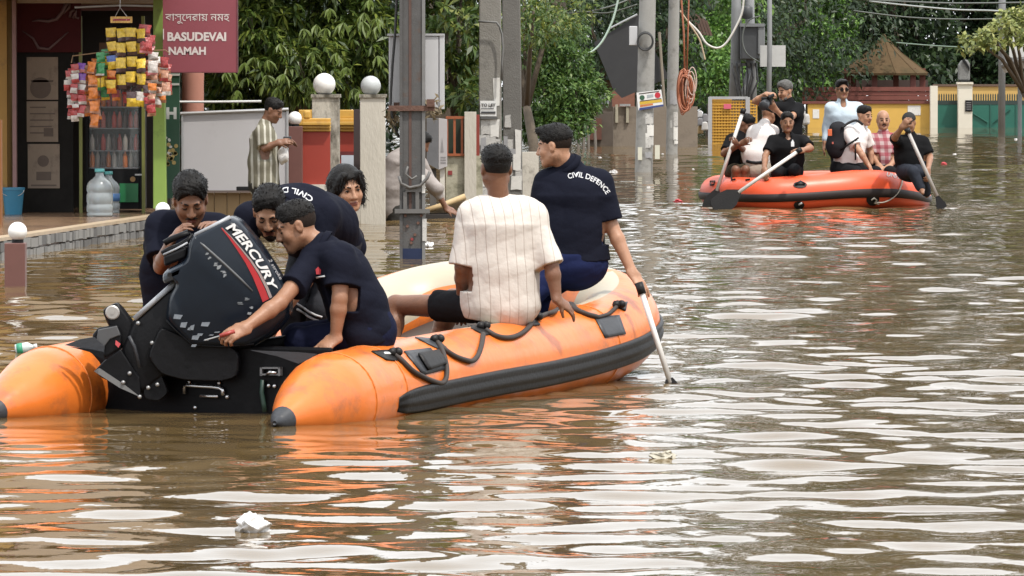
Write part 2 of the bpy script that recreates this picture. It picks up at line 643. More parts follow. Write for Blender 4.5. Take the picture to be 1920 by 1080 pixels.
def green_board():
    root = tag(MB().pbox(303, 126, 337, 372, YS - .2, .05).build('signboard', mat('bottle_green_board', (0.012, 0.055, 0.03), 0.5, 0.15)),
               'dark green board with white letters beside the lime post', 'signboard')
    mw = mat('dull_white_paint', (0.42, 0.43, 0.42), 0.6)
    lettering('lettering', 'iH', mw, root, W(305, 222, YS - .204), (1, 0, 0), (0, 0, 1), width=26 / S(YS), offset=.05)
    MB().pbox(303, 156, 336, 160, YS - .21, .01).build('white_line', mw, root)
    MB().pbox(316, 138, 337, 142, YS - .21, .01).build('white_line', mw, root)
    fl = MB()
    rr = random.Random(3)
    for _ in range(16):
        p = W(rr.uniform(309, 333), rr.uniform(270, 308), YS - .204)
        fl.lathe(p, [(.022, -.002), (.022, .002 + rr.random() * .003)], 7, (0, 1, 0))
    fl.build('flower_painting', mat('flower_ochre', (0.34, 0.25, 0.09), 0.6, 0.4, 20), root)
    fl = MB()
    for _ in range(9):
        p = W(rr.uniform(307, 322), rr.uniform(256, 290), YS - .205)
        fl.lathe(p, [(.014, -.002), (.014, .003)], 7, (0, 1, 0))
    fl.build('petal_painting', mat('petal_white', (0.5, 0.5, 0.48), 0.6, 0.2, 20), root)


green_board()


def red_sign():
    Y = YS - .9
    root = tag(MB().pbox(305, -70, 445, 135, Y, .06).build('shop_sign', mat('maroon_sign', (0.20, 0.042, 0.055), 0.5, 0.06, 3, stain=((0.16, 0.034, 0.045), 3, 0.6))),
               'maroon shop sign with pale Bengali and English lettering hanging at the shop corner', 'sign')
    ml = mat('sign_letters', (0.52, 0.46, 0.44), 0.6)
    px = 1 / S(Y)
    lettering('lettering', 'BASUDEVAI', ml, root, W(314, 76, Y - .004), (1, 0, 0), (0, 0, 1), width=110 * px, offset=.04)
    lettering('lettering', 'NAMAH', ml, root, W(316, 102, Y - .004), (1, 0, 0), (0, 0, 1), width=70 * px, offset=.04)
    lettering('lettering', '\u09ac\u09be\u09b8\u09c1\u09c7\u09a6\u09f1\u09be\u09df \u09a8\u09ae\u09b9', ml, root, W(310, 39, Y - .004), (1, 0, 0), (0, 0, 1), width=120 * px, offset=.003)
    MB().pbox(305.6, 54, 307.4, 74, Y - .006, .004).build('lettering', ml, root)
    fr = MB()
    fr.pbox(305, 135, 445, 136.5, Y - .01, .08)
    fr.pbox(444, -70, 446, 135, Y - .01, .08)
    fr.build('frame', mat('dark_maroon', (0.10, 0.02, 0.025), 0.5), root)


red_sign()

mb = MB()
c = W(362, 260, YS + 1.2)
mb.lathe((c.x, c.y, .1), [(.115, 0), (.115, 1.45), (.118, 1.46), (.118, 2.6)], 20)
tag(mb.build('column', mat('pink_paint', (0.42, 0.19, 0.135), 0.7, 0.08), smooth=True, angle=40), 'round salmon pink column behind the maroon sign', 'column')


def globe_post(px0, px1, ytop, ybase, Y, gx, gy, gr, label, m, name='lamp_post', dep=None, group=None, cap=True, cat='lamp post', zlo=-.8):
    a, b = W(px0, ytop, Y), W(px1, ybase, Y)
    d = dep or (b.x - a.x)
    root = empty(name, ((a.x + b.x) / 2, Y + d / 2, 0), label, cat, group)
    MB().box((a.x, Y, zlo), (b.x, Y + d, a.z)).build('pillar', m, root, bevel=.006)
    g = W(gx, gy, Y + d / 2)
    r = gr / S(Y)
    if cap:
        MB().lathe((g.x, g.y, a.z), [(r * .62, 0), (r * .62, max(.012, g.z - r * .86 - a.z)), (r * .5, max(.02, g.z - r * .8 - a.z))], 16).build('globe_base', M_BLACK, root)
    MB().ball(g, r, 24, 14).build('globe', M_GLOBE if name != 'gate_pillar' or 'grey' not in label else mat('grey_globe', (0.42, 0.44, 0.44), 0.35, 0.05), root, True)
    return root


globe_post(8, 47, 456, 538, 41.4, 33, 434, 18, 'short brown tiled bollard with a white globe standing in the water left of the boat', M_BROWNT, 'lamp_bollard', cat='bollard')
globe_post(292, 324, 410, 470, 51.5, 305, 393, 14, 'brown bollard with a white globe peeping over the shoulder of the man by the motor', M_BROWNT, 'lamp_bollard', cat='bollard')
globe_post(541, 567, 237, 350, 56.2, 553, 222, 13, 'tall brown post with a small white globe beside the red wall', M_BROWNT, 'lamp_bollard', cat='bollard')
M_PIL = mat('grimy_plaster', (0.42, 0.39, 0.33), 0.85, 0.14, 5, 0.3, 40, stain=((0.07, 0.062, 0.045), 2.8, 0.45), stretch=(1, 1, .5))
pl1 = globe_post(585, 636, 180, 400, 57, 608, 158, 21, 'mould-stained plaster gate pillar topped by a large white globe', M_PIL, 'gate_pillar', cat='gate pillar')
M_PIL2 = mat('pale_plaster', (0.46, 0.43, 0.37), 0.85, 0.10, 5, 0.3, 40, stain=((0.20, 0.175, 0.13), 2.2, 0.50), stretch=(1, 1, .35))
pl2 = globe_post(675, 722, 180, 400, 57.4, 695, 161, 19, 'pale plaster gate pillar topped by a dull grey globe', M_PIL2, 'gate_pillar', cat='gate pillar')
for rt, x0, x1, Y in ((pl1, 583, 638, 57), (pl2, 673, 724, 57.4)):
    MB().pbox(x0, 177, x1, 183, Y - .02, .31).build('capping', M_PIL, rt)


def panel_board():
    Y = YS + .4
    root = empty('panel_board', W(440, 358, Y), 'large pale grey blank board with a steel top rail behind the striped-shirt man', 'board')
    MB().pbox(342, 210, 541, 357, Y, .03).build('sheet', mat('grey_sheet', (0.40, 0.39, 0.40), 0.55, 0.04, 2, 0.06, 8, stain=((0.33, 0.32, 0.33), 1.5, 0.55)), root)
    fr = MB()
    fr.tube([W(338, 213, Y - .02), W(440, 209, Y - .02), W(541, 205, Y - .02)], .017, 8)
    fr.pbox(340, 210, 344, 360, Y - .02, .05)
    fr.pbox(537, 206, 541, 360, Y - .02, .05)
    fr.build('frame', M_STEEL, root)
    MB().pbox(338, 357, 541, 361, Y - .02, .06).build('bottom_rail', mat('dark_rail', (0.12, 0.09, 0.08), 0.5), root)
    tag(MB().tube([W(334, 191, Y + .3), W(400, 191, Y + .3), W(490, 190, Y + .3)], .012, 8).build('pipe_rail', mat('white_pipe', (0.6, 0.6, 0.58), 0.4)),
        'thin white pipe running level above the grey board', 'pipe')
    w = empty('low_wall', W(440, 400, Y + .1), 'low tan boarded wall under the grey board', 'wall')
    for k in range(9):
        MB().pbox(330 + k * 24, 361.5, 353.3 + k * 24, 470, Y + .08, .1, -.8).build('board', mat('tan_boards', (0.27, 0.18, 0.09), 0.7, 0.12, 4), w, bevel=.004)
    o = MB().pbox(443, 350, 470, 357.5, Y - .3, .12).build('black_tray', M_BLACK, bevel=.006)
    tag(o, 'small black tray on the foot of the grey board', 'tray')


panel_board()

# red and gold compound wall between the post and the gate
def red_wall():
    Y = 58.6
    root = empty('compound_wall', W(620, 400, Y), 'red panelled compound wall with stepped golden coping', 'wall')
    MB().pbox(568, 246, 619, 346, 56.5, .12).build('panel', mat('red_paint', (0.29, 0.035, 0.02), 0.55, 0.08, 4, stain=((0.20, 0.03, 0.02), 2.5, 0.56)), root)
    MB().pbox(567, 346, 620, 420, 56.46, .2, -.8).build('plinth', M_WHITEW, root)
    MB().pbox(560, 246, 680, 346, Y, .12).build('panel', mat('red_paint', (0.29, 0.035, 0.02), 0.55, 0.08, 4, stain=((0.20, 0.03, 0.02), 2.5, 0.56)), root)
    MB().pbox(556, 346, 690, 420, Y - .04, .2, -.8).build('plinth', M_WHITEW, root)
    mg = mat('gold_paint', (0.50, 0.29, 0.055), 0.5, 0.1, 5, stain=((0.30, 0.17, 0.05), 3, 0.58))
    for i, (y0, y1, o) in enumerate(((206, 222, .0), (222, 228, .05), (228, 235, .09), (235, 241, .06), (241, 246.5, .03))):
        MB().pbox(560, y0, 682, y1, Y - o, .14 + o).build('coping', mg, root, bevel=.008)
        if i:
            MB().pbox(566, y0, 619.5, y1, 56.5 - o, .14 + o).build('coping', mg, root, bevel=.008)
    MB().pbox(569, 207, 582, 223, 56.44, .1).build('finial_block', mg, root, bevel=.02)
    MB().pbox(637, 284, 676, 292, Y - .02, .06).build('rail', mat('maroon_rail', (0.12, 0.02, 0.02), 0.5), root)
    o = MB().pbox(640, 291, 664, 312, Y - .05, .01).build('notice', mat('pale_blue_paper', (0.46, 0.50, 0.56), 0.7))
    tag(o, 'pale blue notice low on the red wall between the pillars', 'notice')
    o = MB().pbox(663, 205, 675, 330, Y - .6, .1).build('dark_post', mat('dark_metal_post', (0.05, 0.035, 0.035), 0.6))
    tag(o, 'narrow dark metal post against the pillar with the grey globe', 'post')


red_wall()


# the steel H-beam pole in front with its clutter
def beam_pole():
    Y = 47.3
    root = empty('steel_pole', W(775, 485, Y), 'steel beam utility pole with rust streaks standing in the water beyond the men', 'utility pole')
    ms = mat('pole_steel', (0.085, 0.083, 0.082), 0.7, 0.2, 8, 0.15, 60, spec=.2, stain=((0.10, 0.055, 0.035), 3.5, 0.56))
    pxw = 1 / S(Y)
    a, b = W(750, 0, Y), W(796, 0, Y)
    top = 7.5
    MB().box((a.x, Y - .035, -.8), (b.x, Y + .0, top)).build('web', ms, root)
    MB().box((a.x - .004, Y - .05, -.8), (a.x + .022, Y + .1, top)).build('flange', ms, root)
    MB().box((b.x - .022, Y - .05, -.8), (b.x + .004, Y + .1, top)).build('flange', mat('pole_steel_lit', (0.17, 0.168, 0.165), 0.6, 0.2, 8, spec=.2), root)  # paler copy of the pole steel: sunlit edge put into the colour
    c = W(769, 0, Y)
    MB().box((c.x - .012, Y - .041, .4), (c.x + .012, Y - .036, top)).build('rust_streak', mat('rust', (0.085, 0.048, 0.038), 0.85, 0.3, 10), root)
    MB().pbox(754, 466, 793, 488, Y - .043, .006).build('blue_band', mat('blue_paint', (0.018, 0.026, 0.06), 0.7, 0.3, spec=.2), root)
    rust = mat('rusty_clamp', (0.10, 0.05, 0.035), 0.8, 0.3, 14, 0.4)
    cl = MB()
    cl.pbox(728, 198, 815, 208, Y - .07, .02)
    cl.pbox(738, 192, 806, 202, Y + .11, .02)
    cl.pbox(800, 186, 815, 200, Y - .1, .03)
    cl.build('clamp', rust, root)
    k = MB()
    k.tube([W(x, y, Y - .09) for x, y in ((748, 330), (752, 344), (768, 352), (788, 348), (801, 334), (806, 322))], .014, 8)
    k.tube([W(x, y, Y - .10) for x, y in ((765, 312), (760, 326), (772, 336), (782, 330))], .01, 8)
    k.build('bent_hook', mat('dull_iron', (0.11, 0.105, 0.10), 0.55, 0.2), root, True)
    br = MB()
    br.pbox(760, 352, 790, 360, Y - .07, .06)
    br.pbox(756, 360, 763, 395, Y - .07, .03)
    br.pbox(779, 360, 786, 395, Y - .07, .03)
    br.pbox(740, 392, 806, 400, Y - .08, .03)
    br.build('bracket', mat('dull_iron', (0.11, 0.105, 0.10), 0.55), root)
    for (x, y) in ((764, 424), (778, 440), (771, 455), (784, 418), (760, 404), (790, 404)):
        MB().lathe(W(x, y, Y - .04), [(.014, -.012), (.014, .01)], 8, (0, 1, 0)).build('bolt', rust, root)
    MB().pbox(791, 328, 797, 362, Y - .058, .006).build('sticker', M_PAPER, root)
    MB().pbox(792, 410, 800, 452, Y - .058, .006).build('torn_paper', M_PAPER2, root)
    MB().pbox(770, 446, 775, 451, Y - .043, .006).build('red_mark', mat('red_mark', (0.22, 0.03, 0.03), 0.7), root)
    # dark cable dropping down the left side
    o = MB().tube([W(x, y, Y + .05) for x, y in ((745, -150), (744, 0), (741, 60), (736, 120), (733, 170), (732, 200), (738, 232), (748, 258))], .012, 8).build('cable', M_BLKCAB, None, True)
    tag(o, 'black cable hanging down the left side of the steel beam pole', 'cable')
    # switch cabinet behind the pole
    Yc = Y + .22
    cb = empty('switch_cabinet', W(780, 205, Yc), 'grey steel switch cabinet mounted on the steel beam pole', 'cabinet')
    mc = mat('cabinet_grey', (0.36, 0.36, 0.37), 0.45, 0.06, 4, stain=((0.25, 0.25, 0.25), 3, 0.6))
    MB().pbox(729, 66, 828, 204, Yc, .22).build('housing', mc, cb, bevel=.008)
    MB().pbox(797, 68, 822, 202, Yc - .016, .02).build('door', mat('cabinet_light', (0.45, 0.45, 0.46), 0.4, 0.05), cb, bevel=.004)
    MB().pbox(824, 64, 833, 205, Yc - .02, .26).build('side_flange', mat('cabinet_light', (0.45, 0.45, 0.46), 0.4), cb, bevel=.004)
    MB().pbox(726, 63, 833, 67, Yc - .03, .28).build('rain_hood', mc, cb)
    # leaf litter and plastic caught on the clamp
    lt = MB()
    r = random.Random(11)
    for _ in range(110):
        x = r.choice([r.gauss(735, 6), r.gauss(815, 9)])
        p = W(x, r.gauss(208 if x > 780 else 222, 10), Y + .1 + r.uniform(-.1, .1))
        d1 = Vector((r.uniform(-1, 1), r.uniform(-1, 1), r.uniform(-1, 1))).normalized() * .035
        d2 = d1.orthogonal().normalized() * .014
        lt.add([p - d1, p + d2, p + d1, p - d2], [(0, 1, 2, 3)])
    tag(lt.build('dry_leaves', mat('dry_leaf', (0.17, 0.13, 0.075), 0.8, 0.4, 12)), 'dry leaves and shreds caught under the grey switch cabinet', 'leaves', kind='stuff')


beam_pole()


def meter_box():
    Y = 60.2
    root = empty('meter_box', W(818, 330, Y), 'grey meter box on a thin post right of the steel beam pole', 'meter box')
    a = [(800, 222), (822, 222), (822, 318), (800, 306)]
    MB().poly(a, Y, .2).build('box_side', mat('meter_shaded', (0.12, 0.12, 0.125), 0.5, 0.15), root)  # darker copy of the box grey: shaded face put into the colour
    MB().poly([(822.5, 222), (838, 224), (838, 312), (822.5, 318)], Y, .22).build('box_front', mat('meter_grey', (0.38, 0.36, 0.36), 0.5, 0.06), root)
    mk = MB()
    mk.poly([(829, 258), (826, 285), (832, 285)], Y - .004, .002)
    for y in (294, 299, 304):
        mk.pbox(826, y, 836, y + 2, Y - .004, .002)
    mk.build('print', mat('grey_print', (0.22, 0.21, 0.21), 0.7), root)
    MB().pbox(825, 316, 834, 420, Y + .05, .05, -.8).build('post', M_WHITEW, root)
    MB().pbox(806, 316, 818, 420, Y + .1, .05, -.8).build('post', mat('shadow_post', (0.10, 0.09, 0.08), 0.8), root)  # second post: shade put into its dark colour


meter_box()


def far_gate_wall():
    Y = 62.5
    root = empty('garden_wall', W(870, 380, Y), 'grimy white garden wall with an orange barred window right of the meter box', 'wall')
    MB().pbox(836, 292, 905, 390, Y, .15, -.8).build('base', mat('mossy_plaster', (0.36, 0.34, 0.26), 0.85, 0.15, 3, 0.2, stain=((0.12, 0.115, 0.07), 2.2, 0.5)), root)
    MB().pbox(871, 210, 893, 400, Y - .1, .28, -.8).build('pillar', M_PIL2, root)
    fr = mat('orange_wood', (0.27, 0.075, 0.025), 0.55, 0.15, 8)
    for x in (838, 852, 866):
        MB().pbox(x - 2, 220, x + 2.5, 292, Y - .03, .06).build('window_bar', fr, root)
    MB().pbox(836, 218, 871, 223, Y - .04, .07).build('window_rail', fr, root)
    MB().pbox(836, 288, 871, 292.5, Y - .04, .07).build('window_rail', fr, root)
    MB().pbox(836, 222, 871, 290, Y + .2, .02).build('window_dark', mat('window_green', (0.025, 0.035, 0.02), 0.5), root)
    MB().pbox(840, 320, 848, 328, Y - .01, .02).build('red_plate', mat('red_mark', (0.22, 0.03, 0.03), 0.7), root)
    MB().pbox(893, 215, 899, 345, Y + .02, .08).build('gate_edge', mat('red_gate', (0.20, 0.03, 0.02), 0.6), root)
    r = MB().pbox(905, 285, 1010, 372, Y + 6, .15, -.8).build('plinth_wall', M_WHITEW)
    tag(r, 'low white plastered wall behind the two concrete poles', 'wall')


far_gate_wall()


def concrete_pole(x0, x1, Y, ytop_tilt, label, taper=.0, round_=False, top=8.5, m=None):
    a, b = W(x0, 115, Y), W(x1, 115, Y)
    wd = b.x - a.x
    cx = (a.x + b.x) / 2
    lean = ytop_tilt / S(Y) / 4.0
    root = empty('utility_pole', (cx, Y + wd / 2, 0), label, 'utility pole')
    mb = MB()
    if round_:
        mb.tube([(cx - lean * (z - 1.75), Y + wd / 2, z) for z in (-.8, 1.75, top)], [wd * .54, wd * .5, wd * .38], 16)
        mb.build('shaft', m or M_CONC, root, True, angle=50)
    else:
        v = []
        for z, k in ((-.8, 1.06), (1.75, 1.0), (top, .72)):
            c = cx - lean * (z - 1.75)
            v += [(c - wd / 2 * k, Y, z), (c + wd / 2 * k, Y, z), (c + wd / 2 * k, Y + wd * k, z), (c - wd / 2 * k, Y + wd * k, z)]
        f = []
        for i in (0, 4):
            for j in range(4):
                f.append((i + j, i + (j + 1) % 4, i + 4 + (j + 1) % 4, i + 4 + j))
        f += [(0, 3, 2, 1), (8, 9, 10, 11)]
        mb.add(v, f).build('shaft', m or M_CONC, root, bevel=.014)
    return root


pa = concrete_pole(898, 940, 65.0, 0, 'square concrete pole plastered with bills and a to-let notice', top=9)
pb = concrete_pole(942, 977, 66.4, 6, 'square concrete pole with torn bills, right one of the touching pair', top=9,
                   m=mat('concrete_dark', (0.14, 0.135, 0.125), 0.85, 0.18, 5, 0.35, 60, stain=((0.06, 0.055, 0.05), 2.2, 0.55)))
tag(MB().tube([W(x, y, 64.9) for x, y in ((897, 40), (915, 41), (931, 42), (937, 50), (941, 64), (943, 90), (941, 118), (940, 150))], .013, 8).build('cable', mat('grey_cable', (0.13, 0.13, 0.125), 0.6), None, True),
    'grey cable tied round the concrete pole with the to-let notice', 'cable')


def bills(root, Yf, rows, seed):
    r = random.Random(seed)
    for (x0, y0, x1, y1, k) in rows:
        p = [(x0 + r.uniform(-1, 1), y0 + r.uniform(-1, 1)), (x1 + r.uniform(-1, 1), y0 + r.uniform(-1.5, 1.5)),
             (x1 + r.uniform(-1.5, 1), y1 + r.uniform(-2, 2)), ((x0 + x1) / 2, y1 + r.uniform(-3, 3)), (x0 + r.uniform(-1, 1.5), y1 + r.uniform(-2, 2))]
        MB().poly(p, Yf - .006 - r.uniform(0, .008), .003).build('bill', [M_PAPER, M_PAPER2, mat('grey_paper', (0.30, 0.30, 0.31), 0.85, 0.2, 16)][k], root)


bills(pa, 65.0, [(925, 146, 937, 198, 0), (901, 225, 919, 252, 1), (920, 224, 936, 258, 0), (899, 254, 930, 272, 1), (901, 258, 912, 284, 2), (915, 260, 937, 285, 1),
                 (900, 288, 935, 318, 1), (904, 322, 934, 350, 0), (900, 352, 925, 372, 1)], 1)
sg = MB().pbox(900.5, 189, 931, 218, 64.97, .012).build('notice', mat('notice_white', (0.66, 0.66, 0.65), 0.7, 0.04))
tag(sg, 'white to-let notice fixed on the left concrete pole', 'notice')
mk = mat('print_black', (0.05, 0.05, 0.055), 0.7)
lettering('lettering', 'TO LET', mk, sg, W(902, 200, 64.962), (1, 0, 0), (0, 0, 1), width=27 / S(65), offset=.04)
p = MB()
p.pbox(902, 203, 926, 204.2, 64.962, .002)
p.pbox(902, 209, 929, 213, 64.962, .002)
p.build('print', mk, sg)
tag(MB().pbox(901, 219.5, 933, 223, 64.96, .03).build('band', mat('iron_band', (0.10, 0.10, 0.10), 0.6)), 'dark iron band round the left concrete pole below the notice', 'band')
bills(pb, 66.4, [(946, 216, 958, 238, 1), (944, 256, 952, 278, 2), (952, 262, 962, 282, 1), (966, 243, 977, 290, 0), (948, 278, 968, 300, 2), (962, 288, 977, 318, 0), (966, 318, 979, 340, 1),
                 (958, 330, 978, 356, 0), (946, 300, 960, 330, 1)], 2)


def round_bills(px, Y, rad, rows, root, seed):
    """bills wrapped on a round shaft: (px centre offset 0..1 across, y0, y1, width in radians)"""
    r = random.Random(seed)
    c = W(px, 115, Y)
    for (ang, y0, y1, wd, k) in rows:
        z1, z0 = W(px, y0, Y).z, W(px, y1, Y).z
        v, f = [], []
        n = 5
        for i in range(n + 1):
            a = ang - wd / 2 + wd * i / n
            q = rad * 1.035
            v += [(c.x + q * sin(a), Y - q * cos(a), z0 + r.uniform(-.01, .01)), (c.x + q * sin(a), Y - q * cos(a), z1 + r.uniform(-.01, .01))]
        for i in range(n):
            f.append((i * 2, i * 2 + 2, i * 2 + 3, i * 2 + 1))
        mesh_obj('bill', v, f, [M_PAPER, M_PAPER2, mat('grey_paper', (0.30, 0.30, 0.31), 0.85)][k], root)


M_RCONC = mat('round_concrete', (0.27, 0.265, 0.25), 0.85, 0.12, 6, 0.3, 60, stain=((0.13, 0.125, 0.115), 2.2, 0.52))
Yc = 84.5
pc = concrete_pole(1196, 1228, Yc, -10, 'round concrete pole carrying a small coloured sign and a black cable coil', round_=True, top=9, m=M_RCONC)
cr = .5 * 32 / S(Yc) * 1.02
round_bills(1212, Yc + cr, cr, [(.3, 212, 232, 1.1, 1), (.5, 234, 255, .9, 0), (-.3, 250, 268, 1.2, 0), (.4, 256, 272, 1.0, 1), (-.1, 268, 278, 1.3, 1), (.2, 285, 296, 1, 2)], pc, 3)
for (x0, x1, y0, y1) in ((1196, 1204, 276, 300), (1228, 1237, 272, 298)):
    tag(MB().pbox(x0, y0, x1, y1, Yc - .03, .02).build('flag', mat('cream_paper', (0.56, 0.55, 0.46), 0.8)), 'pale paper strip tied low on the %s side of the pole with the coloured sign' % ('left' if x0 < 1210 else 'right'), 'paper strip')
co = MB()
for k in range(5):
    c = W(1210, 76 + k * .6, Yc - .08 - .015 * k)
    n = 24
    co.tube([(c.x + .118 * (1 + .05 * sin(k * 2.1)) * cos(2 * pi * j / n), c.y, c.z + .135 * sin(2 * pi * j / n)) for j in range(n)], .012, 6, closed=True)
tag(co.build('cable_coil', M_BLKCAB, None, True), 'black coil of cable hung on the round pole', 'cable coil')
jb = MB().pbox(1180, 49, 1195, 85, Yc - .05, .14).build('junction_box', mat('cabinet_light', (0.45, 0.45, 0.46), 0.4), bevel=.01)
tag(jb, 'small pale grey junction box on the round pole beside the black coil', 'junction box')


def colour_sign():
    Y = Yc - .03
    root = tag(MB().poly([(1193.5, 174), (1240, 168), (1244, 199), (1197, 207)], Y, .02).build('advert_sign', mat('notice_white', (0.66, 0.66, 0.65), 0.7)),
               'small tilted advertisement with yellow and red stripes on the round pole', 'sign')

    def band(p, m, n, d=.003):
        MB().poly(p, Y - d, .002).build(n, m, root)
    band([(1199, 191), (1241, 186), (1242, 191), (1200, 196.5)], mat('sign_yellow', (0.55, 0.36, 0.04), 0.6), 'stripe')
    band([(1200, 197), (1224, 194), (1225, 197), (1200, 201)], mat('sign_orange', (0.50, 0.16, 0.04), 0.6), 'stripe')
    band([(1199, 202.5), (1244, 195.6), (1244, 199), (1198, 207)], mat('sign_blue', (0.03, 0.05, 0.18), 0.6), 'stripe')
    band([(1200, 189), (1240, 184), (1240, 185.6), (1200, 190.8)], mat('sign_dark', (0.05, 0.03, 0.03), 0.6), 'stripe')
    MB().lathe(W(1204, 183, Y - .003), [(.04, -.001), (.04, .001)], 16, (0, 1, 0)).build('emblem', mat('sign_green', (0.03, 0.09, 0.05), 0.6), root)
    MB().lathe(W(1233, 178.5, Y - .003), [(.046, -.001), (.046, .001)], 16, (0, 1, 0)).build('emblem', mat('sign_red', (0.45, 0.02, 0.04), 0.6), root)
    band([(1213, 178), (1225, 176.5), (1225, 182), (1213, 184)], mat('sign_grey', (0.33, 0.36, 0.38), 0.6), 'emblem')
    band([(1198, 175.2), (1236, 170.2), (1236, 172), (1198, 177)], mat('sign_dark', (0.05, 0.03, 0.03), 0.6), 'stripe')


colour_sign()

pd = concrete_pole(1252, 1273, 101, -6, 'slim grey concrete pole beside the orange cable coil', round_=True, top=9, m=M_RCONC)
round_bills(1262, 101.1, .107, [(.1, 170, 196, 1.4, 2), (.5, 210, 236, .9, 1), (-.5, 226, 240, .7, 1), (.5, 238, 262, .9, 0), (.6, 263, 270, .8, 0)], pd, 5)

# wound orange cable
Yo = 100
oc = MB()
r = random.Random(8)
for k in range(22):
    cx, cy = 1285 + r.uniform(-6, 7), 172 + r.uniform(-4, 4)
    c = W(cx, cy, Yo + r.uniform(-.16, .16))
    rx, rz = r.uniform(.05, .13), r.uniform(.31, .40)
    oc.tube([(c.x + rx * cos(2 * pi * j / 26), c.y + .06 * sin(2 * pi * j / 13 + k), c.z + rz * sin(2 * pi * j / 26)) for j in range(26)], .013, 6, closed=True)
oc.tube([W(1284, 135, Yo), W(1282, 60, Yo), W(1276, -20, Yo), W(1272, -150, Yo)], .018, 6)
oc.tube([W(1288, 135, Yo + .1), W(1290, 60, Yo), W(1292, -20, Yo), W(1296, -150, Yo)], .014, 6)
tag(oc.build('cable_coil', mat('orange_cable', (0.36, 0.125, 0.065), 0.55, 0.15), None, True), 'tall loop of orange duct cable hanging beside the slim pole', 'cable coil')
pk = MB()
for k in range(3):
    c = W(1293 + 2.5 * k, 168 - 8 * k, Yo - .15)
    pk.tube([(c.x + .08 * cos(2 * pi * j / 22), c.y, c.z + .26 * sin(2 * pi * j / 22)) for j in range(22)], .009, 6, closed=True)
tag(pk.build('cable_coil', mat('pale_cable', (0.56, 0.42, 0.36), 0.55), None, True), 'pale pink loops of cable looped over the orange coil', 'cable coil')
# ------------------------------------------------------------------ the far end of the street
def billboard():
    Y = 108
    root = empty('billboard', W(1185, 185, Y), 'dark grey back of a crooked billboard behind the round pole', 'billboard')
    MB().poly([(1114, 80), (1195, 28), (1210, 30), (1222, 85), (1255, 145), (1166, 184), (1150, 168)], Y, .05).build('sheet', mat('dark_sheet', (0.028, 0.028, 0.03), 0.6, 0.2, 3), root)
    MB().tube([W(1142, 54, Y - .05), W(1195, 27, Y - .05)], .02, 6).build('top_bar', M_STEEL, root)
    MB().tube([W(1236, 60, Y - .1), W(1246, 200, Y - .1)], .03, 6).build('prop', mat('pale_wood', (0.20, 0.17, 0.13), 0.7), root)


billboard()


def lane_wall():
    Y = 109.5
    root = empty('low_wall', W(1200, 270, Y), 'long low grey concrete wall along the flooded lane', 'wall')
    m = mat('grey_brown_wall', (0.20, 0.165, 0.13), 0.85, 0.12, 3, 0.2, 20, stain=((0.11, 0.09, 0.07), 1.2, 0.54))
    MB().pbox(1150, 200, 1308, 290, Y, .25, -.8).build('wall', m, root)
    MB().pbox(1100, 210, 1151, 290, Y + 1.2, .25, -.8).build('wall', mat('shade_wall', (0.10, 0.08, 0.065), 0.85, 0.2), root)  # set-back stretch: shade put into a darker copy of the wall colour
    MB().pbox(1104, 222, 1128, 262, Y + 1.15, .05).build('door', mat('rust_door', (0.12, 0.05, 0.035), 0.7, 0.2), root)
    for x in (1156, 1176):
        MB().pbox(x - 2, 196, x + 3, 230, Y - .06, .06).build('pale_strip', mat('strip_paint', (0.36, 0.33, 0.25), 0.7), root)
    MB().pbox(1162, 195, 1182, 199, Y - .08, .08).build('tap_pipe', M_STEEL, root)
    MB().pbox(1148, 170, 1190, 200, Y + .4, .2).build('brick_band', mat('brick', (0.20, 0.085, 0.055), 0.8, 0.2, 12), root)
    rf = MB()
    for k in range(10):
        rf.pbox(1092 + k * 5, 176 - k * .4, 1095 + k * 5, 195, Y + 2 + (k % 2) * .03, .03)
        rf.pbox(1095 + k * 5, 176 - k * .4, 1097 + k * 5, 195, Y + 2.05, .03)
    tag(rf.build('tin_sheet', mat('tin', (0.28, 0.30, 0.31), 0.45, 0.2, 5, metal=0.3)), 'corrugated tin sheet above the low wall behind the bush', 'tin sheet')
    o = MB()
    pts = [(1088, 182), (1100, 186), (1106, 200), (1104, 225), (1108, 250), (1102, 262), (1094, 240), (1090, 210)]
    o.poly(pts, Y - 2, .1)
    tag(o.build('cloth', mat('green_net', (0.02, 0.16, 0.11), 0.7, 0.25, 6)), 'strip of bright green netting hanging by the bush', 'cloth')
    st = MB()
    for x in (1080, 1090, 1099, 1112):
        st.tube([W(x, 190, Y - 2.4), W(x + 4, 262, Y - 2.4), W(x + 5, 300, Y - 2.4)], .03, 6)
    tag(st.build('sticks', mat('grey_stick', (0.16, 0.14, 0.12), 0.8)), 'row of grey sticks fencing the edge of the bush', 'sticks')


lane_wall()


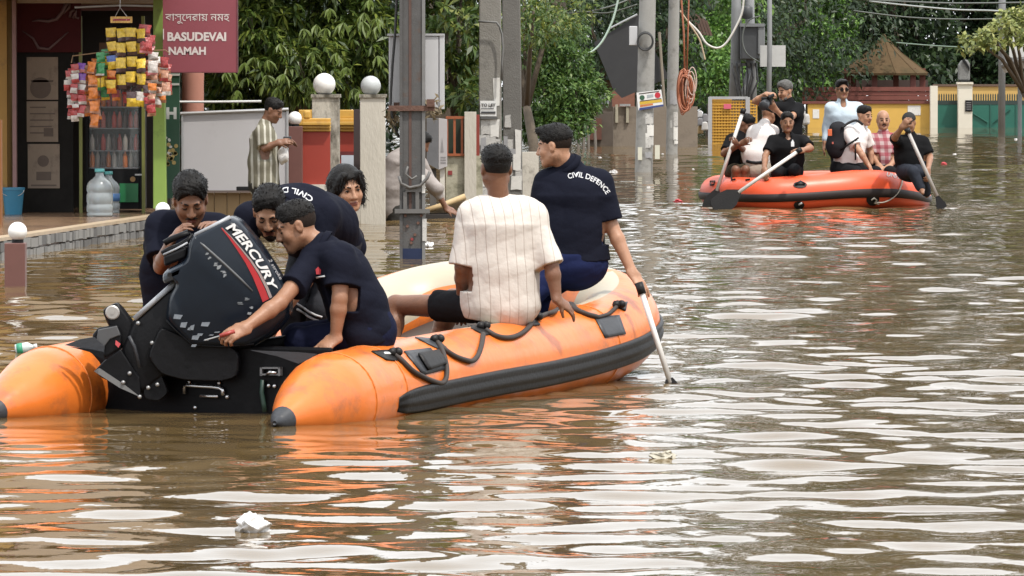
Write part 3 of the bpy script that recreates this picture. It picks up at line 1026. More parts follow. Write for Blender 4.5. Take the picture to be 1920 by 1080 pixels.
def yellow_gate():
    Y = 113
    root = empty('lattice_gate', W(1375, 270, Y), 'yellow lattice gate in a grey steel frame behind the far boat', 'gate')
    my = mat('yellow_gate_paint', (0.50, 0.27, 0.035), 0.55, 0.1, 4, stain=((0.32, 0.16, 0.03), 2, 0.6))
    bars = MB()
    x = 1336
    while x < 1418:
        MB().pbox(x, 188, x + 2.9, 280, Y, .03, -.6).build('bar', my, root)
        x += 5.4
    y = 189
    while y < 276:
        MB().pbox(1334, y, 1418, y + 2.4, Y - .014, .012).build('slat', my, root)
        y += 5.6
    for x0, x1 in ((1328, 1335), (1398, 1406)):
        MB().pbox(x0, 182, x1, 290, Y - .05, .1, -.8).build('post', mat('grey_steel_paint', (0.33, 0.33, 0.34), 0.5), root)
    MB().pbox(1330, 181, 1402, 186, Y - .04, .08).build('top_rail', mat('grey_steel_paint', (0.33, 0.33, 0.34), 0.5), root)
    MB().pbox(1334, 186, 1372, 285, Y + .12, .01, -.6).build('backing_sheet', my, root)
    o = MB()
    o.pbox(1357, 195, 1371, 204, Y - .06, .01)
    tag(o.build('plate', mat('pink_plate', (0.55, 0.10, 0.16), 0.6)), 'small pink plate on the yellow lattice gate', 'plate')


yellow_gate()

# twin transformer poles and gear
Yt = 121
tp = empty('transformer_pole', W(1400, 250, Yt), 'twin grey poles carrying dark transformer boxes above the yellow gate', 'utility pole')
mt = mat('pole_grey', (0.20, 0.205, 0.21), 0.7, 0.12, 4)
MB().tube([W(1374, 250, Yt), W(1380, 100, Yt), W(1383, -260, Yt)], [.13, .12, .09], 10).build('shaft', mt, tp, True)
MB().tube([W(1412, 250, Yt), W(1407, 100, Yt), W(1402, -260, Yt)], [.12, .11, .09], 10).build('shaft', mt, tp, True)
MB().tube([W(1385, 215, Yt - .2), W(1405, 128, Yt - .2)], .06, 8).build('strut', mt, tp, True)
mk = mat('dark_gear', (0.045, 0.047, 0.05), 0.5, 0.2, 6)
MB().pbox(1389, 48, 1424, 112, Yt - .5, .4).build('transformer', mk, tp, bevel=.03)
MB().pbox(1421, 50, 1434, 102, Yt - .55, .3).build('fuse_box', mat('mid_gear', (0.16, 0.165, 0.17), 0.5), tp, bevel=.02)
MB().pbox(1388, 44, 1434, 50, Yt - .58, .5).build('gear_hood', mat('mid_gear', (0.16, 0.165, 0.17), 0.5), tp)
MB().pbox(1376, 118, 1420, 124, Yt - .2, .1).build('cross_arm', mt, tp)
MB().lathe(W(1401, 24, Yt - .3), [(.09, -.14), (.13, -.1), (.13, .12), (.08, .16)], 12).build('insulator', mk, tp, True)
for k in range(6):
    x = 1372 + k * 9
    MB().tube([W(x, 118, Yt - .25), W(x + 4, 140 + 6 * (k % 3), Yt - .3), W(1385 + k * 5, 178, Yt - .25), W(1384 + k * 5, 235, Yt - .2)], .02, 6).build('lead_cable', mat('cable_dark', (0.03, 0.03, 0.032), 0.6), tp, True)

o = MB().tube([W(1440, 260, 119), W(1443, 100, 119), W(1443, -260, 119)], [.06, .055, .045], 10).build('thin_pole', mt, None, True)
tag(o, 'thin grey pole in front of the creeper-covered trees', 'pole')
o = MB().pbox(1425, 85, 1473, 125, 119.3, .05).build('blank_sign', mat('grey_white', (0.44, 0.44, 0.43), 0.6))
tag(o, 'blank pale rectangular sign behind the thin grey pole', 'sign')


def gazebo():
    Y = 152
    root = empty('gazebo', W(1657, 195, Y), 'thatch-brown gazebo with a conical ribbed roof behind the yellow wall', 'gazebo')
    c = W(1657, 130, Y)
    s = 1 / S(Y)
    n = 12
    top, mid, eave = W(1657, 70, Y).z, W(1657, 98, Y).z, W(1657, 137, Y).z
    mr = mat('roof_brown', (0.090, 0.060, 0.032), 0.9, 0.2, 3, 0.3, 12, spec=.1, stain=((0.055, 0.042, 0.022), 1.6, 0.5))
    v = []
    for (r, z) in ((5 * s, top), (32 * s, mid), (85 * s, eave), (84 * s, eave - .06)):
        for j in range(n):
            a = 2 * pi * j / n + .2
            v.append((c.x + r * cos(a), Y + r * sin(a), z))
    for j in range(n):      # each roof sheet is a piece of its own
        k = (j + 1) % n
        q = [v[i * n + t] for i in range(4) for t in (j, k)]
        o = mesh_obj('roof_panel', q, [(0, 2, 3, 1), (2, 4, 5, 3), (4, 6, 7, 5)], mr, root)
        MB().tube([v[j], v[n + j], v[2 * n + j]], .016, 6).build('rib', mat('roof_rib', (0.082, 0.055, 0.030), 0.9, spec=.1), root)
    MB().lathe((c.x, Y, top - .02), [(.09, 0), (.07, .06), (.02, .12)], 10).build('finial', mr, root)
    mp = mat('maroon_post', (0.13, 0.035, 0.025), 0.6, 0.15)
    for x, dy in ((1588, -.4), (1640, -.7), (1712, -.7), (1730, .3), (1600, .7), (1680, 1)):
        MB().pbox(x - 5, 128, x + 5, 220, Y + dy, .16, -.5).build('post', mp, root)
    for k in range(4):
        y = 163 + k * 8.4
        MB().pbox(1505, y, 1748, y + 7.6, Y - 1.2 + (k % 2) * .03, .12).build('parapet_plank', mat('maroon_plank', (0.155, 0.045, 0.033), 0.65, 0.15, 3), root)
    MB().pbox(1575, 150, 1740, 164, Y + 1.4, .1).build('rear_rail', mat('dark_rail2', (0.05, 0.03, 0.025), 0.7), root)


gazebo()


def yellow_wall():
    Y = 141
    root = empty('boundary_wall', W(1640, 245, Y), 'yellow boundary wall with a maroon band behind the far boat', 'wall')
    my = mat('ochre_yellow', (0.56, 0.34, 0.07), 0.7, 0.08, 2, stain=((0.36, 0.22, 0.06), 1.2, 0.6))
    MB().pbox(1515, 193, 1746, 260, Y, .2, -.8).build('wall', my, root)
    MB().pbox(1505, 190, 1746, 194.5, Y - .05, .3).build('coping', mat('maroon_post', (0.13, 0.035, 0.025), 0.6), root)
    # paper bills
    for (x0, y0, x1, y1, lab) in ((1524, 205, 1536, 222, 'small white bill on the yellow wall left of the man in the pale blue shirt'), (1702, 198, 1726, 216, 'white bill on the yellow wall behind the capped man')):
        tag(MB().pbox(x0, y0, x1, y1, Y - .012, .008).build('bill', M_PAPER), lab, 'bill')
    mw = mat('cream_post', (0.60, 0.56, 0.47), 0.7, 0.06, 3, stain=((0.36, 0.32, 0.25), 1.5, 0.6))
    o = MB().pbox(1745, 161, 1758, 262, Y - .3, .3, -.8).build('gate_pillar', mw)
    tag(o, 'plain cream gate pillar at the end of the yellow wall', 'gate pillar')
    g = empty('gate_pillar', W(1813, 245, Y - .35), 'wide cream gate pillar with a black nameplate between the green gates', 'gate pillar')
    MB().pbox(1797, 157, 1823, 262, Y - .35, .35, -.8).build('pillar', mw, g)
    MB().pbox(1795, 154, 1825, 158, Y - .4, .42).build('capping', mw, g)
    MB().pbox(1810, 188, 1823, 209, Y - .38, .02).build('nameplate', M_BLACK, g)
    pr = MB()
    for k in range(4):
        pr.pbox(1812, 192 + k * 4, 1821, 193.2 + k * 4, Y - .384, .002)
    pr.build('print', mat('grey_print', (0.22, 0.21, 0.21), 0.7), g)
    teal = mat('teal_gate', (0.012, 0.105, 0.075), 0.5, 0.12, 2)
    for gx0, gx1, lab in ((1758, 1797, 'narrow teal steel gate with spikes left of the nameplate pillar'), (1823, 1990, 'wide teal double gate with spikes right of the nameplate pillar')):
        gg = empty('steel_gate', W((gx0 + gx1) / 2, 245, Y + .1), lab, 'gate')
        MB().pbox(gx0, 196, gx1, 255, Y + .05, .04, -.5).build('sheet', teal, gg)
        MB().pbox(gx0, 188.5, gx1, 196, Y + .04, .06).build('top_rail', mat('dark_teal', (0.02, 0.035, 0.03), 0.5), gg)
        x = gx0 + 3
        while x < gx1 - 1:
            MB().poly([(x, 175), (x + 1.2, 178), (x + 1.2, 188.5), (x - 1.2, 188.5), (x - 1.2, 178)], Y + .05, .02).build('spike', mat('dark_teal', (0.02, 0.035, 0.03), 0.5), gg)
            x += 4.5
        if gx0 > 1800:
            for a, b in (((1825, 213), (1852, 230)), ((1894, 205), (1862, 230))):
                MB().tube([W(*a, Y + .02), W(*b, Y + .02)], .02, 6).build('brace', mat('teal_brace', (0.01, 0.075, 0.055), 0.5), gg)
            for x in (1857, 1905):
                MB().pbox(x - 1.2, 196, x + 1.2, 250, Y + .03, .03).build('stile', mat('teal_brace', (0.01, 0.075, 0.055), 0.5), gg)
    # yellow wall of the yard behind the gates
    b = empty('yard_wall', W(1840, 235, Y + 6), 'yellow yard wall with a brown coping behind the green gates', 'wall')
    MB().pbox(1750, 161, 2000, 260, Y + 6, .2, -.8).build('wall', mat('ochre_dull', (0.47, 0.30, 0.09), 0.7, 0.08, 2), b)
    MB().pbox(1750, 158, 2000, 162, Y + 5.95, .3).build('coping', mat('brown_coping', (0.10, 0.06, 0.04), 0.7), b)
    # statue-like slab standing on the wall
    st = empty('stone_stack', W(1808, 157, Y + .0), 'grey carved stone stack standing on the nameplate pillar', 'stone')
    ms = mat('grey_stone', (0.15, 0.15, 0.145), 0.85, 0.2, 14, 0.5, 30)
    MB().poly([(1797, 152), (1797, 122), (1803, 113), (1814, 111), (1819, 120), (1819, 152)], Y - .2, .25).build('body', ms, st, bevel=.05)
    MB().pbox(1796, 152, 1821, 154.5, Y - .25, .35).build('base', M_BLACK, st)
    MB().poly([(1804, 113), (1808, 110), (1818, 126), (1818, 132)], Y - .25, .05).build('dark_band', M_BLACK, st)


yellow_wall()


def side_roof():
    Y = 128
    root = empty('tin_roof', W(1900, 130, Y), 'grey sloping tin eave jutting in at the right edge', 'roof')
    a = [W(1876, 121, Y - 1), W(1990, 84, Y - 1), W(1990, 104, Y + 2), W(1870, 138, Y + 2)]
    a = [W(1876, 122, Y - 1), W(2000, 88, Y - 1), W(2000, 82, Y + 2.5), W(1885, 112, Y + 2.5)]
    lo = [p - Vector((0, 0, .05)) for p in a]
    MB().add(lo + a, [(0, 3, 2, 1), (4, 5, 6, 7), (0, 1, 5, 4), (1, 2, 6, 5), (2, 3, 7, 6), (3, 0, 4, 7)]).build('sheet', mat('roof_tin', (0.07, 0.065, 0.06), 0.6, 0.2), root)
    MB().poly([(1877, 124), (2000, 92), (2000, 108), (1884, 137)], Y - .9, .04).build('fascia', mat('fascia_grey', (0.27, 0.24, 0.20), 0.7, 0.15), root)
    MB().tube([W(1912, 135, Y), W(1912, 260, Y)], .05, 6).build('post', mt, root)
    s = MB().pbox(1893, 53, 1990, 108, Y + 1, .08).build('blank_sign', mat('grey_white2', (0.50, 0.49, 0.46), 0.6, 0.06, 2))
    tag(s, 'pale blank board above the tin eave at the right edge', 'sign')
    o = MB().tube([W(1878, 260, Y + 9), W(1880, -200, Y + 9)], .09, 8).build('thin_pole', mt, None, True)
    tag(o, 'thin pole rising behind the pale-leaved tree at the right edge', 'pole')


side_roof()

# brown tin roof glimpsed among the trees, tumbled fence and rubbish by the yellow gate
o = MB()
for k in range(13):
    t = k / 12
    o.poly([(1282 + t * 40, 12 + 26 * t + 2), (1286 + t * 40, 12 + 26 * t), (1300 + t * 36, 62 + 4 * t), (1296 + t * 36, 64 + 4 * t)], 124 + .06 * (k % 2), .05)
tag(o.build('tin_roof', mat('rust_roof', (0.10, 0.06, 0.045), 0.75, 0.2, 6)), 'rusty corrugated roof half hidden among the trees above the orange coil', 'roof')
SKM = {'white': mat('rubbish_white', (0.42, 0.41, 0.40), 0.7, 0.2, 10), 'grey': mat('rubbish_grey', (0.16, 0.155, 0.16), 0.7, 0.2, 10), 'tan': mat('rubbish_tan', (0.30, 0.21, 0.10), 0.7, 0.2, 10)}
for (x, y, w2, h2, c, lab) in ((1309, 208, 8, 12, 'white', 'white sack topmost in the jumble left of the lattice gate'), (1318, 214, 9, 14, 'grey', 'dark grey sack touching the post of the lattice gate'),
                               (1308, 222, 10, 13, 'grey', 'grey sack in the middle of the jumble left of the lattice gate'), (1317, 229, 10, 15, 'white', 'white sack low in the jumble against the gate post'),
                               (1309, 236, 9, 14, 'tan', 'tan sack at the waterline in the jumble left of the lattice gate')):
    o = MB().poly([(x, y + 1), (x + w2 * .4, y - 1), (x + w2, y), (x + w2 + 1, y + h2), (x - 1, y + h2 + 1)], 113.6 + .25 * (x % 5), .3).build('sack', SKM[c], bevel=.05)
    tag(o, lab, 'sack', 'sacks heaped beside the yellow gate')
for k, (x, y, w2, h2, lab) in enumerate(((1498, 205, 12, 14, 'pale sack topmost in the heap left of the yellow boundary wall'), (1506, 214, 12, 20, 'tall pale sack leaning on the yellow boundary wall'), (1495, 220, 12, 16, 'pale sack lowest in the heap left of the yellow boundary wall'))):
    o = MB().poly([(x, y), (x + w2, y - 1), (x + w2 + 1, y + h2), (x - 1, y + h2 + 1)], 130 + k * .4, .3).build('sack', SKM['white'], bevel=.06)
    tag(o, lab, 'sack', 'sacks heaped left of the yellow wall')


# wires
def wire(name, pts, Y, r, m, label, Y2=None):
    n = len(pts)
    P = [Vector(W(x, y, Y + ((Y2 or Y) - Y) * i / (n - 1))) for i, (x, y) in enumerate(pts)]
    # smooth the polyline
    out = []
    for i in range(n - 1):
        p0, p1, p2, p3 = P[max(i - 1, 0)], P[i], P[i + 1], P[min(i + 2, n - 1)]
        for k in range(6):
            t = k / 6
            out.append(.5 * ((2 * p1) + (p2 - p0) * t + (2 * p0 - 5 * p1 + 4 * p2 - p3) * t * t + (3 * p1 - p0 - 3 * p2 + p3) * t ** 3))
    out.append(P[-1])
    o = MB().tube(out, r, 6).build(name, m, None, True)
    tag(o, label, 'wire')


MWIRE = mat('wire_grey', (0.30, 0.32, 0.31), 0.6)
wire('wire', [(985, 0), (1003, 35), (1040, 82), (1075, 104), (1100, 102), (1126, 82), (1148, 40), (1160, -5)], 88, .018, mat('wire_pale_green', (0.36, 0.46, 0.39), 0.6), 'thick pale green wire sagging in a deep loop left of the billboard')
wire('wire', [(1395, -20), (1392, 20), (1380, 50), (1362, 80), (1345, 90), (1325, 82), (1310, 60), (1290, 40)], 112, .022, mat('wire_white', (0.52, 0.50, 0.46), 0.6), 'pale thick wire curving down to the twin poles')
wire('wire', [(1275, 20), (1300, 55), (1312, 75), (1318, 95), (1322, 112)], 110, .016, mat('wire_tan', (0.40, 0.30, 0.20), 0.6), 'tan wire drooping from the orange cable')
wire('wire', [(1630, 2), (1700, 10), (1790, 18), (1860, 20), (1960, 26)], 132, .022, MWIRE, 'pale wire, second from the top across the dark trees')
wire('wire', [(1560, -4), (1700, 3), (1800, 6), (1960, 4)], 132, .02, mat('wire_dark', (0.10, 0.11, 0.10), 0.6), 'grey wire, topmost across the dark trees')
wire('wire', [(1680, 80), (1740, 85), (1790, 88), (1880, 92)], 135, .018, mat('wire_green', (0.12, 0.17, 0.13), 0.6), 'thin wire passing behind the gazebo roof')
wire('wire', [(1600, 20), (1700, 32), (1800, 36), (1930, 34)], 133, .016, mat('wire_dark', (0.10, 0.11, 0.10), 0.6), 'thin dark wire, third from the top across the dark trees')
wire('wire', [(1040, 30), (1090, 22), (1140, 24), (1195, 8)], 95, .012, mat('wire_dark', (0.10, 0.11, 0.10), 0.6), 'thin dark wire reaching the round pole from the left')
wire('wire', [(1110, 20), (1150, 10), (1190, -6)], 96, .012, MWIRE, 'thin pale wire above the billboard')
wire('wire', [(1430, 120), (1400, 100), (1392, 70), (1402, 40), (1425, 30)], 119.5, .016, mat('wire_dark', (0.10, 0.11, 0.10), 0.6), 'dark wire looping round the transformer boxes')
# ------------------------------------------------------------------ trees and creepers
def leaf_mat(name, c1, c2, c3):
    m = bpy.data.materials.new(name)
    m.use_nodes = True
    N, L = m.node_tree.nodes, m.node_tree.links
    b = N['Principled BSDF']
    b.inputs['Roughness'].default_value = 0.45
    b.inputs['Specular IOR Level'].default_value = 0.4
    g = N.new('ShaderNodeNewGeometry')
    rp = N.new('ShaderNodeValToRGB')
    rp.color_ramp.elements[0].color = (*c1, 1)
    rp.color_ramp.elements[1].color = (*c3, 1)
    e = rp.color_ramp.elements.new(0.6)
    e.color = (*c2, 1)
    L.new(g.outputs['Random Per Island'], rp.inputs[0])
    L.new(rp.outputs[0], b.inputs['Base Color'])
    t = N.new('ShaderNodeBsdfTranslucent')
    L.new(rp.outputs[0], t.inputs[0])
    mx = N.new('ShaderNodeMixShader')
    mx.inputs[0].default_value = 0.25
    L.new(b.outputs[0], mx.inputs[1])
    L.new(t.outputs[0], mx.inputs[2])
    L.new(mx.outputs[0], N['Material Output'].inputs[0])
    return m


def leaf_cloud(blobs, n, size, aspect, droop, seed, whorl=0):
    """leaves (two bent triangles pairs) on the outer shell of several lobes. blobs: (centre, radii)"""
    g = np.random.default_rng(seed)
    wts = np.array([b[1][0] * b[1][2] for b in blobs])
    which = g.choice(len(blobs), n, p=wts / wts.sum())
    C = np.array([list(b[0]) for b in blobs])[which]
    RD = np.array([list(b[1]) for b in blobs])[which]
    d = g.normal(size=(n, 3))
    d /= np.linalg.norm(d, axis=1)[:, None]
    rad = g.uniform(0.45, 1.05, n) ** 0.6
    lump = 1 + .22 * np.sin(d[:, 0] * 5 + C[:, 0] * 3) * np.sin(d[:, 2] * 6 + C[:, 2] * 2) + .1 * np.sin(d[:, 1] * 9 + d[:, 0] * 7)
    P = C + d * RD * (rad * lump)[:, None]
    if whorl:
        P = np.repeat(P, whorl, axis=0)
        d = np.repeat(d, whorl, axis=0)
        n = n * whorl
    t = d * .6 + g.normal(size=(n, 3)) * .8
    t[:, 2] -= droop
    t /= np.linalg.norm(t, axis=1)[:, None]
    up = np.array([0, -.25, 1.0]) + g.normal(size=(n, 3)) * .45
    sdv = np.cross(t, up)
    sdv /= np.linalg.norm(sdv, axis=1)[:, None] + 1e-6
    nn = np.cross(sdv, t)
    ln = size * g.uniform(.6, 1.3, n)[:, None]
    wd = ln * aspect * .5
    a = P
    mid = P + t * ln * .5 + nn * ln * .05
    tip = P + t * ln - np.array([0, 0, 1]) * ln * .14
    V = np.stack([a, mid + sdv * wd, tip, mid - sdv * wd], 1).reshape(-1, 3)
    F = np.arange(n * 4).reshape(n, 4)
    return V, F


def fast_mesh(name, V, F, m, parent, label=None, kind=None):
    V = V.astype(np.float64)
    c = np.array([V[:, 0].mean(), V[:, 1].mean(), V[:, 2].min()])
    me = bpy.data.meshes.new(name)
    me.vertices.add(len(V))
    me.vertices.foreach_set('co', (V - c).astype(np.float32).ravel())
    me.loops.add(F.size)
    me.loops.foreach_set('vertex_index', F.ravel().astype(np.int32))
    me.polygons.add(len(F))
    k = F.shape[1]
    me.polygons.foreach_set('loop_start', np.arange(0, F.size, k, dtype=np.int32))
    me.materials.append(m)
    me.update(calc_edges=True)
    o = bpy.data.objects.new(name, me)
    o.location = c
    link(o, parent)
    if kind:
        o['kind'] = kind
    return o


BARK = mat('bark', (0.09, 0.07, 0.05), 0.9, 0.25, 8, 0.5, 20)


def tree(label, base, blobs, n, size, aspect, droop, seed, m, name='tree', cat='tree', whorl=0, trunk_r=.16, group=None, limbs=5):
    base = Vector(base)
    root = empty(name, base, label, cat, group)
    tr = MB()
    top = Vector((sum(b[0][0] for b in blobs) / len(blobs), sum(b[0][1] for b in blobs) / len(blobs), sum(b[0][2] for b in blobs) / len(blobs)))
    fork = base.lerp(top, .45)
    tr.tube([base - Vector((0, 0, .4)), base.lerp(fork, .5) + Vector((.06, 0, 0)), fork], [trunk_r * 1.2, trunk_r, trunk_r * .75], 9)
    for b in blobs[:limbs]:
        c = Vector(b[0])
        tr.tube([fork, fork.lerp(c, .5) + Vector((0, 0, .2)), c, c + Vector((0, 0, b[1][2] * .5))], [trunk_r * .6, trunk_r * .4, trunk_r * .22, .02], 6)
    tr.build('trunk', BARK, root, True)
    V, F = leaf_cloud(blobs, n, size, aspect, droop, seed, whorl)
    fast_mesh('crown', V, F, m, root)
    return root


LM_MANGO = leaf_mat('mango_leaves', (0.028, 0.054, 0.010), (0.075, 0.120, 0.020), (0.19, 0.23, 0.04))
LM_BRIGHT = leaf_mat('bright_leaves', (0.030, 0.060, 0.012), (0.075, 0.125, 0.025), (0.20, 0.22, 0.04))
LM_BUSH = leaf_mat('bush_leaves', (0.032, 0.072, 0.016), (0.08, 0.155, 0.034), (0.17, 0.25, 0.06))
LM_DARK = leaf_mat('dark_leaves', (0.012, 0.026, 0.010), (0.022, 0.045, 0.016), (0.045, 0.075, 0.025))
LM_VINE = leaf_mat('creeper_leaves', (0.035, 0.09, 0.016), (0.095, 0.20, 0.032), (0.19, 0.31, 0.07))
LM_PALE = leaf_mat('pale_leaves', (0.10, 0.13, 0.035), (0.22, 0.25, 0.07), (0.42, 0.42, 0.16))


def bl(px, py, Y, rx, rz, ry=None):
    """a lobe centred on photo pixel px, py at distance Y, radii in photo pixels"""
    c = W(px, py, Y)
    s = 1 / S(Y)
    return ((c.x, Y, c.z), (rx * s, (ry or rx) * s, rz * s))


# mango tree over the compound wall
mango = tree('broad mango tree with drooping leaf whorls behind the gate pillars', (W(560, 400, 63).x, 63.5, 0),
             [bl(470, 60, 62.5, 90, 80), bl(590, 30, 63.5, 120, 100), bl(690, 70, 62.8, 80, 80), bl(560, 130, 62.2, 90, 60), bl(450, 150, 63, 70, 60),
              bl(660, 140, 63, 80, 50), bl(520, -120, 63, 200, 120), bl(700, -150, 63.5, 180, 120), bl(600, -330, 64, 260, 160), bl(450, 200, 63.2, 60, 40), bl(560, 200, 63.6, 70, 40)],
             6800, .145, .24, .75, 31, LM_MANGO, whorl=7, trunk_r=.2)
# hand-set front leaves, long enough to be told apart
lme = bpy.data.meshes.new('leaf')
lme.from_pydata([(0, 0, 0), (.024, .06, .006), (.026, .12, 0), (0, .21, -.05), (-.026, .12, 0), (-.024, .06, .006)], [], [(0, 1, 2, 3), (0, 3, 4, 5)])
lme.materials.append(leaf_mat('front_leaves', (0.10, 0.15, 0.03), (0.13, 0.18, 0.04), (0.20, 0.23, 0.06)))
lr = random.Random(17)
centres = [(lr.uniform(420, 720), lr.uniform(-5, 180)) for _ in range(42)]
for (cx, cy) in centres:
    c = W(cx, cy, 61.6 + lr.uniform(-.25, .3))
    for k in range(7):
        o = bpy.data.objects.new('leaf', lme)
        o.location = c
        o.rotation_euler = (R(lr.uniform(-75, -30)), R(lr.uniform(-25, 25)), R(lr.uniform(95, 265)))
        s = lr.uniform(.55, .9)
        o.scale = (s, s, s)
        link(o)
        o.parent = mango
        o.matrix_parent_inverse = mango.matrix_basis.inverted()

tree('light green young tree right of the switch cabinet', (W(850, 400, 68).x, 68, 0),
     [bl(860, 60, 68, 60, 60), bl(845, 140, 68, 45, 50), bl(880, 185, 67.5, 40, 30), bl(830, 20, 69, 60, 50), bl(870, -80, 69, 110, 90)], 900, .16, .34, .5, 41, LM_BRIGHT, whorl=4, trunk_r=.08)
tree('wispy olive shrub between the poles and the switch cabinet', (W(1000, 400, 74).x, 76, 0),
     [bl(1000, 40, 76, 70, 50), bl(960, 80, 77, 60, 60), bl(880, 90, 78, 70, 50), bl(1050, 20, 77, 70, 50), bl(980, -90, 78, 140, 90)], 5200, .10, .35, .2, 42, LM_BRIGHT, trunk_r=.08)
tree('rounded leafy green bush leaning over the water right of the concrete poles', (W(1030, 300, 79).x, 79.5, 0),
     [bl(1010, 110, 79, 60, 60), bl(1060, 130, 79, 55, 60), bl(1080, 190, 78.6, 45, 45), bl(1020, 190, 78.6, 60, 55), bl(1050, 235, 78.4, 60, 28), bl(1100, 170, 79, 40, 40), bl(1000, 235, 78.6, 40, 28), bl(1030, 60, 79.6, 70, 40)],
     15000, .085, .42, .25, 43, LM_BUSH, name='bush', cat='bush', trunk_r=.09)
tree('dense tree filling the gap behind the billboard', (W(1120, 250, 118).x, 118, 0),
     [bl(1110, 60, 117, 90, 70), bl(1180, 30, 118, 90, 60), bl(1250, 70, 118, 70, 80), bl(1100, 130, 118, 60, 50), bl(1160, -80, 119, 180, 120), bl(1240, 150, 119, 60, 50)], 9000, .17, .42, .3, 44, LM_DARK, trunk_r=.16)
tree('creeper-hung green tree behind the orange coil and twin poles', (W(1330, 240, 126).x, 126, 0),
     [bl(1320, 120, 125, 60, 60), bl(1350, 150, 124.5, 55, 45), bl(1300, 60, 126, 60, 60), bl(1360, 80, 126, 50, 60), bl(1330, -60, 127, 120, 110)], 12000, .13, .5, .3, 45, LM_VINE, trunk_r=.12)
tree('bright creeper-covered tree right of the thin pole', (W(1520, 240, 158).x, 158, 0),
     [bl(1500, 60, 157, 55, 80), bl(1540, 110, 157, 55, 60), bl(1480, 130, 156.5, 50, 50), bl(1565, 60, 158, 45, 50), bl(1505, 160, 156, 50, 28), bl(1510, -40, 158, 80, 70), bl(1460, 160, 157, 40, 30)],
     14000, .19, .5, .3, 46, LM_VINE, trunk_r=.18)
dk = [('tall dark evergreen behind the gazebo', 1660, 20, 165, 130, 110, 47), ('dark tree filling the right end of the street', 1830, 10, 168, 150, 110, 48),
      ('deep green tree between the creeper tree and the gazebo', 1600, 0, 170, 110, 130, 49), ('dark tree behind the transformer poles', 1420, 20, 162, 110, 120, 50), ('far dark tree past the right edge of the yard wall', 1960, 40, 166, 120, 100, 51)]
for lab, x, y, Y, rx, rz, sd_ in dk:
    tree(lab, (W(x, 240, Y).x, Y, 0), [bl(x - 60, y + 40, Y, rx * .7, rz * .8), bl(x + 60, y + 60, Y, rx * .7, rz * .8), bl(x, y - 60, Y, rx, rz), bl(x + 30, y + 110, Y - 1, rx * .9, rz * .45), bl(x - 40, y + 120, Y - .5, rx * .9, rz * .4), bl(x, y - 260, Y + 1, rx * 1.1, rz * 1.5), bl(x + 40, y - 480, Y + 1.5, rx, rz * 1.4), bl(x - 30, y - 700, Y + 2, rx * 1.1, rz * 1.5), bl(x + 30, y - 900, Y + 2, rx, rz * 1.3), bl(x - 20, y - 1120, Y + 2.5, rx, rz * 1.3), bl(x + 20, y - 1320, Y + 2.5, rx * .8, rz)],
         26000, .26, .45, .3, sd_, LM_DARK, trunk_r=.25, group='dark trees closing the street')  # unseen upper lobes stacked high to darken the water's reflections
pt = tree('pale yellow-green tree overhanging from the right edge', (W(1960, 240, 124).x, 124, 0),
          [bl(1880, 48, 122, 26, 12), bl(1850, 66, 121.5, 22, 9), bl(1838, 84, 121.4, 18, 7), bl(1868, 82, 121.6, 20, 8), bl(1905, 70, 122, 22, 14), bl(1910, 40, 123, 30, 16), bl(1815, 72, 121, 14, 6), bl(1806, 92, 121, 8, 4), bl(1826, 95, 121, 9, 4), bl(1950, 50, 124, 40, 50), bl(1895, 28, 123, 24, 9)], 1100, .15, .6, .1, 52, LM_PALE, whorl=2, trunk_r=.1)

# trees that stand beside and above the frame (they close the view and show in the water)
for lab, x, Y, h, r_, sd_ in (('large dark tree behind the shop roof', -200, 66, 7.0, 2.6, 61), ('large dark tree behind the red wall', 330, 70, 6.6, 2.6, 62), ('tall tree beyond the concrete poles', 820, 92, 7.2, 3.0, 63),
                              ('tall tree behind the bush', 1040, 96, 6.6, 2.6, 64), ('tall tree behind the billboard', 1200, 132, 7, 3.2, 65), ('tall tree over the yellow gate', 1390, 150, 6.5, 3.0, 66)):
    cx = W(x, 115, Y).x
    tree(lab, (cx, Y, 0), [((cx, Y, h * .95), (r_ * .9, r_, h * .28)), ((cx + r_ * .5, Y, h * 1.1), (r_ * .7, r_, h * .25)), ((cx - r_ * .5, Y, h * 1.15), (r_ * .7, r_, h * .25))] if 80 < Y < 130 else [((cx, Y, h * .72), (r_, r_, h * .30)), ((cx - r_ * .6, Y, h * .5), (r_ * .8, r_ * .8, h * .28)), ((cx + r_ * .6, Y, h * .45), (r_ * .8, r_ * .8, h * .28)), ((cx, Y, h * .25), (r_, r_ * .6, h * .22))],
         15000, .17, .42, .3, sd_, LM_DARK, trunk_r=.25, group='tall trees beyond the street')
# storeys above the shop and a far block that close the view
o = MB().box((W(-600, 0, 57).x, 57.2, 2.9), (W(335, 0, 57).x, 64, 6.4)).build('upper_storey', mat('upper_plaster', (0.35, 0.28, 0.22), 0.8))
tag(o, 'plastered upper storey over the shop', 'building')
# a thicket behind everything, so that no bare horizon shows between the trunks
g_ = []
rr_ = random.Random(77)
for k in range(60):
    x = -30 + k * 1.15
    Y = 182 + rr_.uniform(-3, 3)
    g_.append(((x, Y, rr_.uniform(1.2, 2.6)), (1.6, 1.4, rr_.uniform(1.8, 3.2))))
for k in range(34):
    g_.append(((-32 + k * 2.1, 186 + rr_.uniform(-2, 2), rr_.uniform(4.5, 9.5)), (2.6, 1.8, rr_.uniform(2.2, 3.4))))
V, F = leaf_cloud(g_, 80000, .36, .5, .3, 91, 0)
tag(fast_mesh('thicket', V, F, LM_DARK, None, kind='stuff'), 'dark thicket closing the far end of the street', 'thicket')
g_ = []
for k in range(26):
    x = -16 + k * .62
    Y = 104 + rr_.uniform(-3, 3)
    g_.append(((x, Y, rr_.uniform(1.0, 2.2)), (1.0, 1.0, rr_.uniform(1.4, 2.4))))
V, F = leaf_cloud(g_, 22000, .22, .5, .3, 92, 0)
